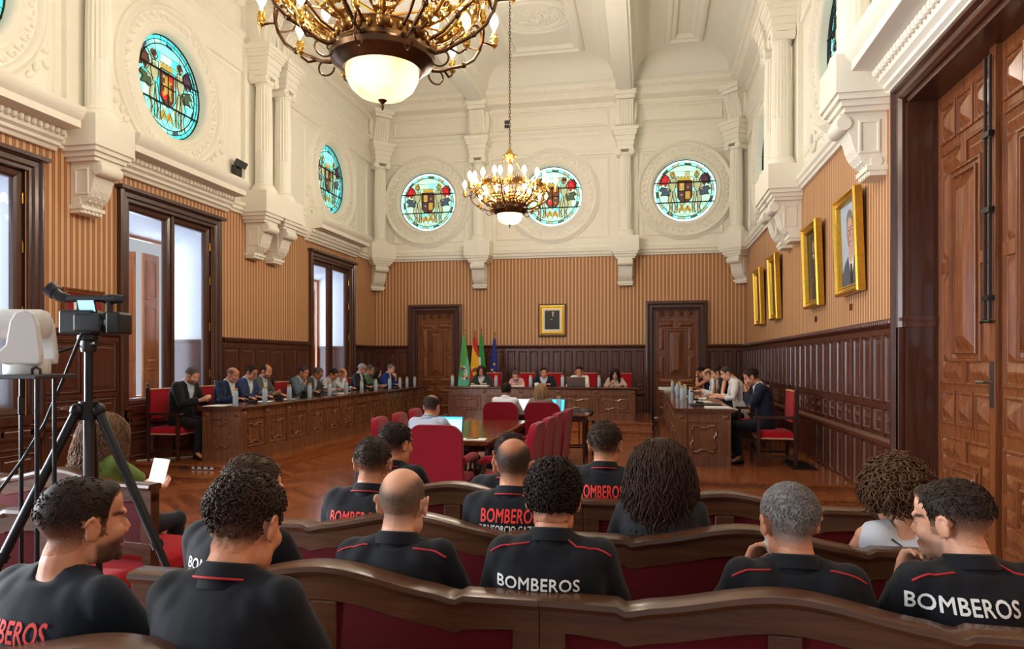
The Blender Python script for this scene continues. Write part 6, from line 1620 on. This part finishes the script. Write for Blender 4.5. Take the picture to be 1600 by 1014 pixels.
# ------------------------------------------------------------------ pictures on the walls
plain('canvas_dark', (34, 27, 23), .5, var=.3, scale=4); plain('canvas_blue', (176, 190, 204), .6, var=.08, scale=3); plain('paint_suit', (76, 84, 102), .6, var=.12, scale=8); plain('paint_face', (206, 160, 138), .6, var=.1, scale=14)
plain('paint_white', (226, 226, 226), .6); plain('paint_black', (22, 22, 26), .5); plain('paint_hair', (120, 112, 104), .6, var=.2, scale=30); plain('paint_brown', (58, 44, 36), .55, var=.25, scale=6); plain('paint_flesh_dark', (150, 112, 88), .6); plain('mat_cream', (236, 228, 206), .8)
plain('paint_shade', (170, 118, 100), .6); plain('paint_red', (120, 28, 30), .6)
def picture(name, label, side, a0, a1, z0, z1, fw, depth, frame_mat, tilt=0.0, prof=None):
    root = thing(name, label, 'painting' if 'portrait' in name else 'picture frame', (0, 0, 0), 0)
    w, h = a1 - a0, z1 - z0; X = FR[side] @ Matrix.Translation((a0, .02, z0)) @ Matrix.Rotation(-tilt, 4, 'X')
    mb = MB(); mb.X = X
    prof = prof or [(0, 0), (0, depth * .8), (fw * .1, depth), (fw * .3, depth), (fw * .42, depth * .7), (fw * .7, depth * .62), (fw * .8, depth * .75), (fw * .9, depth * .7), (fw, depth * .3), (fw, 0)]
    mb.frame((0, 0, 0), (1, 0, 0), (0, 0, 1), (0, 1, 0), w, h, prof); mb.build('frame', frame_mat, root)
    return root, X, w, h
def paint(root, X, w, h, fw, layers, flip=1, d0=.02):
    mats = []; mb = MB(); mb.X = X; iw, ih = w - 2 * fw, h - 2 * fw
    for k, (m, pts) in enumerate(layers):
        if m not in mats: mats.append(m)
        mb.mat(mats.index(m)); mb.poly([(fw + iw * (u if flip > 0 else 1 - u), d0 + .0006 * k, fw + ih * v) for u, v in pts])
    mb.build('canvas', mats, root)
def oval(cx, cy, rx, ry, n=22): return [(cx + rx * cos(2 * pi * k / n), cy + ry * sin(2 * pi * k / n)) for k in range(n)]
FULL = [(-.01, -.01), (1.01, -.01), (1.01, 1.01), (-.01, 1.01)]
# on the right wall, u = 0 is the far side of the picture
bust = [('canvas_blue', FULL), ('paint_suit', [(0, 0), (0, .18), (.1, .27), (.32, .36), (.62, .37), (.86, .27), (1, .16), (1, 0)]), ('paint_white', [(.3, .37), (.5, .02), (.62, .37)]), ('paint_face', [(.34, .5), (.36, .33), (.48, .26), (.58, .33), (.6, .5)]),
        ('paint_face', oval(.47, .63, .165, .215)), ('paint_hair', [(.3, .68), (.29, .8), (.36, .89), (.48, .92), (.6, .88), (.65, .78), (.64, .66), (.6, .78), (.48, .83), (.35, .78)]), ('paint_face', oval(.64, .62, .025, .05)),
        ('paint_shade', [(.5, .46), (.62, .5), (.62, .72), (.56, .6)]), ('paint_black', [(.43, .26), (.52, .26), (.54, .02), (.42, .02)]), ('paint_shade', oval(.46, .525, .06, .012)), ('paint_shade', [(.43, .58), (.5, .58), (.46, .68)]),
        ('paint_black', oval(.40, .665, .03, .008)), ('paint_black', oval(.53, .665, .03, .008)), ('paint_shade', [(.33, .7), (.45, .7), (.45, .71), (.33, .71)]), ('paint_shade', [(.49, .7), (.6, .7), (.6, .71), (.49, .71)]), ('paint_white', [(.28, .3), (.36, .36), (.33, .18)])]
figure = [('canvas_dark', FULL), ('paint_brown', [(.2, 0), (.24, .4), (.34, .62), (.5, .7), (.66, .62), (.78, .4), (.82, 0)]), ('paint_flesh_dark', oval(.5, .78, .09, .1)), ('paint_black', [(.4, .82), (.45, .9), (.56, .9), (.6, .82), (.5, .86)]), ('paint_white', [(.45, .66), (.55, .66), (.5, .58)]), ('paint_flesh_dark', oval(.36, .36, .06, .035)), ('paint_flesh_dark', oval(.62, .3, .05, .03))]
for k, (px0, px1, z0, z1, kind, lb) in enumerate([(1304, 1353, 2.43, 3.63, bust, 'gold framed painting of a grey haired man in suit and glasses, nearest the door'), (1254.5, 1288.5, 2.41, 3.63, figure, 'gold framed dark painting of a standing figure beside the brightest portrait'),
                                           (1201, 1221.5, 2.41, 3.63, figure, 'gold framed dark painting, second from the back corner of the right wall'), (1178.5, 1196, 2.40, 3.60, figure, 'gold framed dark painting closest to the back corner of the right wall')]):
    A = [(XR - (.02 if i else .12)) / tan(atan((p - 800) / F) - TH) for i, p in enumerate((px0, px1))]
    a0, a1 = A[1], A[0]
    r, X, w, h = picture('portrait_painting', lb, 'right', a0, a1, z0, z1, .11, .1, 'gilt', .035); r['group'] = 'gold framed portraits'
    paint(r, X, w, h, .105, kind, 1 if kind is bust else 1)
for y, z, m, lb in ((9.15, 2.28, 'brass', 'small brass plaque under the nearest portrait'), (10.95, 2.24, 'bronze', 'small dark plaque under the second portrait from the door')):
    mb = MB(); mb.X = FR['right']; mb.box(y - .05, y + .05, 0, .012, z - .04, z + .04); tag(mb.build('plaque', m), lb, 'plaque', 'plaques under the portraits')
r, X, w, h = picture('portrait_photograph', 'framed portrait of a standing person in black on the back wall between the doors', 'back', x_at(841.5, YB), x_at(885, YB), 2.27, 3.13, .16, .06, 'wood_dark')
mb = MB(); mb.X = X; mb.frame((.045, .03, .045), (1, 0, 0), (0, 0, 1), (0, 1, 0), w - .09, h - .09, [(0, 0), (0, .035), (.03, .04), (.05, .02), (.085, .02), (.09, 0)]); mb.build('inner_frame', 'gilt', r)
paint(r, X, w, h, .125, [('mat_cream', FULL), ('canvas_dark', [(.1, .1), (.9, .1), (.9, .92), (.1, .92)]), ('paint_black', [(.34, .1), (.36, .5), (.26, .58), (.38, .72), (.46, .76), (.58, .72), (.64, .56), (.6, .1)]), ('paint_face', oval(.55, .81, .06, .06)), ('paint_white', [(.5, .74), (.58, .74), (.54, .64)]), ('paint_face', oval(.46, .53, .06, .018))], 1, .045)
r, X, w, h = picture('framed_certificate', 'framed certificate with dark red mat behind the camcorder', 'left', 7.72, 8.42, 1.98, 2.58, .07, .04, 'wood_door')
r['category'] = 'picture frame'
paint(r, X, w, h, .06, [('red_mat', FULL), ('paper', [(.2, .22), (.8, .22), (.8, .8), (.2, .8)])] + [('paint_shade', [(.28, .7 - .07 * k), (.72 - .08 * (k % 3), .7 - .07 * k), (.72 - .08 * (k % 3), .71 - .07 * k), (.28, .71 - .07 * k)]) for k in range(6)], 1, .012)

# ------------------------------------------------------------------ fittings on the walls
t = thing('wall_spotlight', 'small black floodlight fixed high on the left wall beside the columns', 'lamp', (XL + .02, 11.55, 5.14))
mb = MB(); mb.box(0, .1, -.1, .1, -.13, .06); mb.build('housing', 'black_plastic', t, bevel=.01)
mb = MB(); mb.X = Matrix.Translation((.1, 0, .1)) @ Matrix.Rotation(R(30), 4, 'Y'); mb.box(-.03, .1, -.11, .11, -.05, .07); mb.build('lamp_head', 'dark_grey_plastic', t, bevel=.008)
mb = MB(); mb.tube([(.02, .02, -.13), (.03, .06, -.2), (.02, .1, -.28), (.01, .1, -.36)], .006, 5); mb.build('cord', 'black_plastic', t, smooth=60)
t = thing('wall_sensor', 'small box with two dark sensors high on the back wall beside the chandelier chain', 'sensor', (x_at(793, YB), YB - .05, 7.95)); t.scale = (.62, 1, .62)
mb = MB(); mb.box(-.12, .12, -.02, .04, -.2, .2); mb.build('backplate', 'plaster', t, bevel=.006)
for z in (-.09, .09):
    mb = MB(); mb.box(-.1, .1, -.06, -.02, z - .07, z + .07); mb.build('sensor', 'dark_grey_plastic', t, bevel=.008)
t = thing('floor_grille', 'dark ventilation grille set in the right platform floor', 'vent', (2.1, 10.3, DAIS + .002))
mb = MB(); mb.frame((-.16, -.42, 0), (1, 0, 0), (0, 1, 0), (0, 0, 1), .32, .84, [(0, 0), (0, .01), (.03, .01), (.03, 0)]); mb.build('frame', 'black_metal', t)
mb = MB()
for k in range(20): mb.box(-.13, .13, -.39 + k * .041, -.375 + k * .041, .0, .006)
mb.build('grille', 'black_metal', t)
for X_, n, lb in ((-6.45, 1, 'single blank socket plate on the riser of the left platform'), (-6.15, 3, 'triple socket plate on the riser of the left platform')):
    t = thing('socket_plate', lb, 'socket', (X_, 8.797, .115), 0, 'sockets on the left platform')
    mb = MB(); mb.box(-.05 * n - .02, .05 * n + .02, -.008, 0, -.025, .025); mb.build('plate', 'dark_grey_plastic' if n == 1 else 'white_plastic', t, bevel=.003)
    for k in range(n if n > 1 else 0):
        mb = MB(); mb.lathe([(.0001, -.012), (.02, -.012), (.02, -.008), (.0001, -.008)], ((k - (n - 1) / 2) * .1, 0, 0), 14, 'Y'); mb.build('socket', 'black_plastic', t)

# ------------------------------------------------------------------ flags
plain('flag_green', (44, 140, 64), .7); plain('flag_light_green', (88, 164, 84), .7); plain('flag_mint', (96, 206, 168), .7); plain('flag_red', (200, 26, 30), .7); plain('flag_yellow', (244, 180, 20), .7); plain('flag_white', (226, 230, 226), .7); plain('flag_blue', (20, 34, 120), .7); plain('flag_star', (250, 212, 40), .6); plain('flag_brown', (150, 60, 34), .7); plain('flag_purple', (140, 70, 120), .7)
def flag(label, px, ztop, mats, colour, emblem, ph, wide=.2):
    x = x_at(px, 17.75); t = thing('flag', label, 'flag', (x, 17.75, .28), 0, 'flags behind the presiding desk')
    zt_ = ztop - .28
    mb = MB(); mb.lathe([(.0001, 0), (.16, 0), (.16, .03), (.05, .05), (.03, .08), (.0001, .08)], seg=20); mb.build('base', 'brass', t, smooth=40)
    mb = MB(); mb.tube([(0, 0, .06), (0, 0, zt_)], .014, 8); mb.build('pole', 'wood_dark', t, smooth=60)
    mb = MB(); mb.lathe([(.0001, zt_ - .01), (.018, zt_), (.01, zt_ + .02), (.026, zt_ + .06), (.0001, zt_ + .16)], seg=8); mb.build('finial', 'brass', t, smooth=60)
    mb = MB(); n, mz = 60, 26; rings = []
    def cw(f): return lerp(.025, wide, f ** .75)
    def pt(k, f):
        u = k / n; a = 2 * pi * u; fold = 1 + .22 * f * sin(5 * a + ph + 2 * f)
        return (cw(f) * cos(a) * fold + .06 * f * sin(ph), cw(f) * .42 * sin(a) * fold - .03, zt_ - .05 - (zt_ - .35) * f + .03 * f * cos(3 * a + ph))
    for j in range(mz): 
        for k in range(n):
            f0, f1 = j / mz, (j + 1) / mz; mb.mat(colour((k + .5) / n, (j + .5) / mz)); b = mb.addv([pt(k, f0), pt(k + 1, f0), pt(k + 1, f1), pt(k, f1)]); mb.face((b, b + 1, b + 2, b + 3))
    cl = mb.build('cloth', mats, t, smooth=180, merge=True)
    if emblem: emblem(cl, lambda u, f, o=.006: Vector(pt(u * n, f)) + Vector((0, -o, 0)))
    return t
def star(mb, c, r, rot=0):
    mb.poly([(c[0] + (r if k % 2 == 0 else r * .42) * sin(k * pi / 5 + rot), c[1], c[2] + (r if k % 2 == 0 else r * .42) * cos(k * pi / 5 + rot)) for k in range(10)])
def em_eu(cl, P):
    mb = MB()
    for u, f in ((.78, .42), (.7, .5), (.8, .56), (.72, .62), (.66, .7), (.84, .7), (.78, .8), (.9, .6)):
        c = P(u, f, .02); star(mb, c, .04, u * 9)
    mb.build('stars', 'flag_star', cl)
def em_crest(mats):
    def e(cl, P):
        mb = MB(); rnd = random.Random(2)
        for k in range(16):
            u, f = .76 + rnd.uniform(-.1, .1), .56 + rnd.uniform(-.1, .1); c = P(u, f, .015); mb.mat(rnd.randrange(len(mats)))
            mb.ell(c, (.035, .006, .045), 8, 5)
        mb.build('crest', mats, cl)
    return e
flag('light green flag with a small crest, leftmost of the four flags', 725, 2.36, ['flag_light_green', 'flag_mint'], lambda u, f: 1 if f > .5 + .15 * sin(u * 12) else 0, em_crest(['flag_purple', 'flag_white', 'flag_yellow']), .4)
flag('red and yellow flag with a coat of arms, second from the left', 742, 2.30, ['flag_red', 'flag_yellow'], lambda u, f: 1 if .22 + .16 * (u - .75) * 4 < f < .70 + (u - .75) * 1.2 else 0, em_crest(['flag_brown', 'flag_red', 'flag_white']), 1.4, .21)
flag('green and white flag, third of the four flags', 752, 2.37, ['flag_green', 'flag_white'], lambda u, f: 1 if (.5 < u < .72 and f > .35) else 0, None, 2.3, .15)
flag('blue flag with yellow stars, rightmost of the four flags', 773, 2.26, ['flag_blue'], lambda u, f: 0, em_eu, 3.6, .15)

# ------------------------------------------------------------------ video equipment at the left
px_, py_ = -2.50, 2.44
t = thing('equipment_stand', 'black metal stand with thin uprights carrying the white remote camera', 'stand', (px_, py_, 0), R(8))
mb = MB(); mb.box(-.17, .115, -.12, .12, 1.548, 1.565); mb.build('shelf', 'dark_grey_plastic', t, bevel=.003)
mb = MB(); mb.box(-.17, .17, -.1, .1, .55, .565); mb.build('shelf', 'dark_grey_plastic', t, bevel=.003)
for x, y in ((-.11, .09), (-.06, -.1), (.03, .1), (.105, -.1)):
    mb = MB(); mb.tube([(x, y, .02), (x, y, 1.55)], .0085, 8); mb.build('upright', 'black_metal', t, smooth=60)
for s_ in (-1, 1):
    mb = MB(); mb.tube([(s_ * .15, -.2, .02), (s_ * .11, -.1, .05), (s_ * .11, .1, .05), (s_ * .15, .2, .02)], .014, 8); mb.build('foot', 'black_metal', t, smooth=60)
mb = MB()
mb.box(-.125, -.095, .075, .105, 1.38, 1.48); mb.build('bracket', 'black_plastic', t, bevel=.02)
t = thing('ptz_camera', 'white remote controlled video camera on top of the black stand', 'video camera', (px_ - .015, py_, 1.566), R(20))
mb = MB(); mb.loops([[(x * k, y * k, z) for x, y in [(.085 * cos(a) if abs(cos(a)) < .99 else .085 * cos(a), .075 * sin(a)) for a in [2 * pi * q / 28 for q in range(28)]]] for z, k in ((0, .98), (.005, 1), (.05, 1), (.062, .94), (.064, .5))]); mb.build('base', 'camera_white', t, smooth=45)
mb = MB()
for y in (-.078, .048):
    pts = [(.085, .04), (.088, .08), (.075, .2), (.06, .245), (.025, .262), (-.01, .25), (-.03, .215), (-.045, .12), (-.08, .085), (-.10, .08), (-.1, .055), (-.05, .04)]
    mb.loops([[(x, y, z) for x, z in pts], [(x, y + .03, z) for x, z in pts]])
mb.build('yoke', 'camera_white', t, bevel=.008, seg=2)
mb = MB(); mb.lathe([(.0001, -.13), (.05, -.13), (.062, -.118), (.066, -.1), (.066, .04), (.06, .06), (.04, .07), (.0001, .07)], (.01, 0, .205), 28, 'X', sy=.95); hd_ = mb.build('camera_head', 'camera_white', t, smooth=40)
mb = MB(); mb.lathe([(.0001, -.138), (.034, -.138), (.045, -.134), (.047, -.13), (.0001, -.129)], (.01, 0, .205), 24, 'X'); mb.build('lens', 'dark_grey_plastic', hd_, smooth=40)
mb = MB(); mb.tube([(.06, -.085, .0), (.06, -.088, .02), (.075, -.088, .03), (.09, -.088, .02), (.09, -.085, .0)], .006, 6); mb.build('connector', 'black_plastic', t, smooth=60)

tx, ty = -2.44, 2.68
t = thing('tripod', 'black and grey camera tripod standing in the aisle under the camcorder', 'tripod', (tx, ty, 0), 0)
mb = MB(); mb.tube([(0, 0, .95), (0, 0, 1.42)], .022, 12); mb.build('centre_column', 'dark_grey_plastic', t, smooth=60)
mb = MB(); mb.tube([(0, 0, 1.4), (0, 0, 1.70)], .018, 12); mb.tube([(0, 0, 1.36), (0, 0, 1.44)], .04, 12); mb.build('upper_column', 'black_metal', t, smooth=50)
mb = MB(); mb.lathe([(.0001, 1.66), (.03, 1.66), (.035, 1.69), (.03, 1.71), (.045, 1.715), (.045, 1.735), (.0001, 1.735)], seg=16); mb.tube([(0, 0, 1.69), (.06, -.02, 1.70)], .012, 8); mb.build('pan_head', 'black_plastic', t, smooth=50)
mb = MB(); mb.tube([(-.02, -.02, 1.69), (-.08, -.1, 1.655), (-.135, -.18, 1.62)], [.006, .008, .011], 8); mb.build('pan_handle', 'black_plastic', t, smooth=60)
for a in (.15, 2.2, 4.1):
    r_ = .62; d_ = Vector((cos(a), sin(a), 0)); p = [Vector((0, 0, 1.40)) + d_ * .045, Vector((0, 0, .82)) + d_ * (.045 + r_ * .42), Vector((0, 0, .45)) + d_ * (.045 + r_ * .68), Vector((0, 0, .015)) + d_ * (.045 + r_)]
    mb = MB(); mb.tube([p[0], p[1]], [.02, .02], 10); mb.tube([p[1], p[1].lerp(p[2], .08)], .026, 10); mb.tube([p[1], p[2]], .016, 10); mb.tube([p[2], p[2].lerp(p[3], .06)], .022, 10); mb.tube([p[2], p[3]], .012, 8); mb.ell(p[3] + Vector((0, 0, .005)), (.02, .02, .02), 8, 6)
    mb.ell(p[0], (.03, .03, .035), 8, 6); mb.build('leg', 'black_metal', t, smooth=50)
t = thing('camcorder', 'black professional camcorder mounted on the tripod', 'video camera', (tx, ty, 1.736), R(10)); t.scale = (.84, .9, .95)
mb = MB(); mb.box(-.13, .05, -.05, .05, .0, .115); mb.box(-.05, .1, -.055, .055, .01, .1); mb.build('body', 'black_plastic', t, bevel=.012, seg=2)
mb = MB(); mb.lathe([(.0001, .05), (.045, .05), (.05, .07), (.052, .1), (.046, .105), (.05, .13), (.0001, .13)], (0, 0, .055), 24, 'X'); mb.build('lens_barrel', 'black_plastic', t, smooth=40)
mb = MB(); mb.box(.125, .2, -.06, .06, .0, .105); mb.build('lens_hood', 'black_plastic', t, bevel=.012, seg=2)
mb = MB(); mb.box(-.06, -.035, -.02, .02, .11, .165); mb.box(.1, .125, -.02, .02, .1, .165); mb.box(-.12, .16, -.022, .022, .155, .185); mb.build('handle', 'black_plastic', t, bevel=.008)
mb = MB(); mb.tube([(.08, 0, .168), (.12, 0, .168), (.19, 0, .168)], [.02, .024, .018], 12); mb.build('microphone', 'black_plastic', t, smooth=50)
mb = MB(); mb.tube([(-.1, 0, .17), (-.15, -.01, .18), (-.175, -.01, .2)], [.02, .026, .03], 12); mb.tube([(-.17, -.01, .196), (-.2, -.012, .218)], [.034, .04], 12); mb.build('viewfinder', 'black_plastic', t, smooth=50)
mb = MB(); mb.X = Matrix.Translation((.0, -.028, .13)) @ Matrix.Rotation(R(20), 4, 'X'); mb.box(-.035, .06, -.006, .0, -.03, .035); l = mb.build('side_screen', 'black_plastic', t, bevel=.002)
mb = MB(); mb.X = Matrix.Translation((.0, -.0365, .13)) @ Matrix.Rotation(R(20), 4, 'X'); mb.poly([(-.03, .0015, -.024), (.055, .0015, -.024), (.055, .0015, .03), (-.03, .0015, .03)]); mb.build('screen', 'screen_blue', l)
mb = MB(); mb.tube([(tx + .02, ty - .06, 1.74), (tx + .0, ty - .07, 1.68), (tx - .05, ty - .08, 1.55), (tx - .11, ty - .12, 1.35), (tx - .16, ty - .18, 1.2), (tx - .2, ty - .28, 1.05), (tx - .26, ty - .4, .92), (tx - .34, ty - .5, .7), (tx - .42, ty - .52, .3), (tx - .45, ty - .5, .012)], .007, 7)
o = mb.build('camera_cable', 'black_plastic', smooth=60); tag(o, 'black cable running from the camcorder down to the lower left', 'cable')
mb = MB(); mb.tube([(px_ - .1, py_ - .12, 1.56), (px_ - .14, py_ - .17, 1.5), (px_ - .135, py_ - .18, 1.3), (px_ - .10, py_ - .19, 1.1), (px_ - .085, py_ - .2, .95), (px_ - .11, py_ - .22, .75), (px_ - .16, py_ - .26, .4), (px_ - .15, py_ - .28, .01)], .0065, 7)
o = mb.build('power_cable', 'cable_grey', smooth=60); tag(o, 'pale cable hanging from the white camera at the left edge', 'cable')
mb = MB(); mb.tube([(-7.3, 8.9, DAIS + .01), (-6.9, 9.3, DAIS + .01), (-6.6, 9.7, DAIS + .01), (-6.55, 10.3, DAIS + .01)], .008, 6)
o = mb.build('floor_cable', 'cable_grey', smooth=60); tag(o, 'white cable lying on the left platform behind the first armchair', 'cable')
# ------------------------------------------------------------------ picture settings
SC.view_settings.view_transform = 'Standard'
SC.view_settings.look = 'None'
SC.view_settings.gamma = 1
SC.view_settings.use_curve_mapping = False
SC.view_settings.exposure = 0.36
SC.cycles.use_denoising = True
SC.cycles.max_bounces = 6
SC.cycles.diffuse_bounces = 4
SC.cycles.glossy_bounces = 3
SC.cycles.use_adaptive_sampling = True
SC.cycles.adaptive_threshold = .025
SC.cycles.sample_clamp_indirect = 6
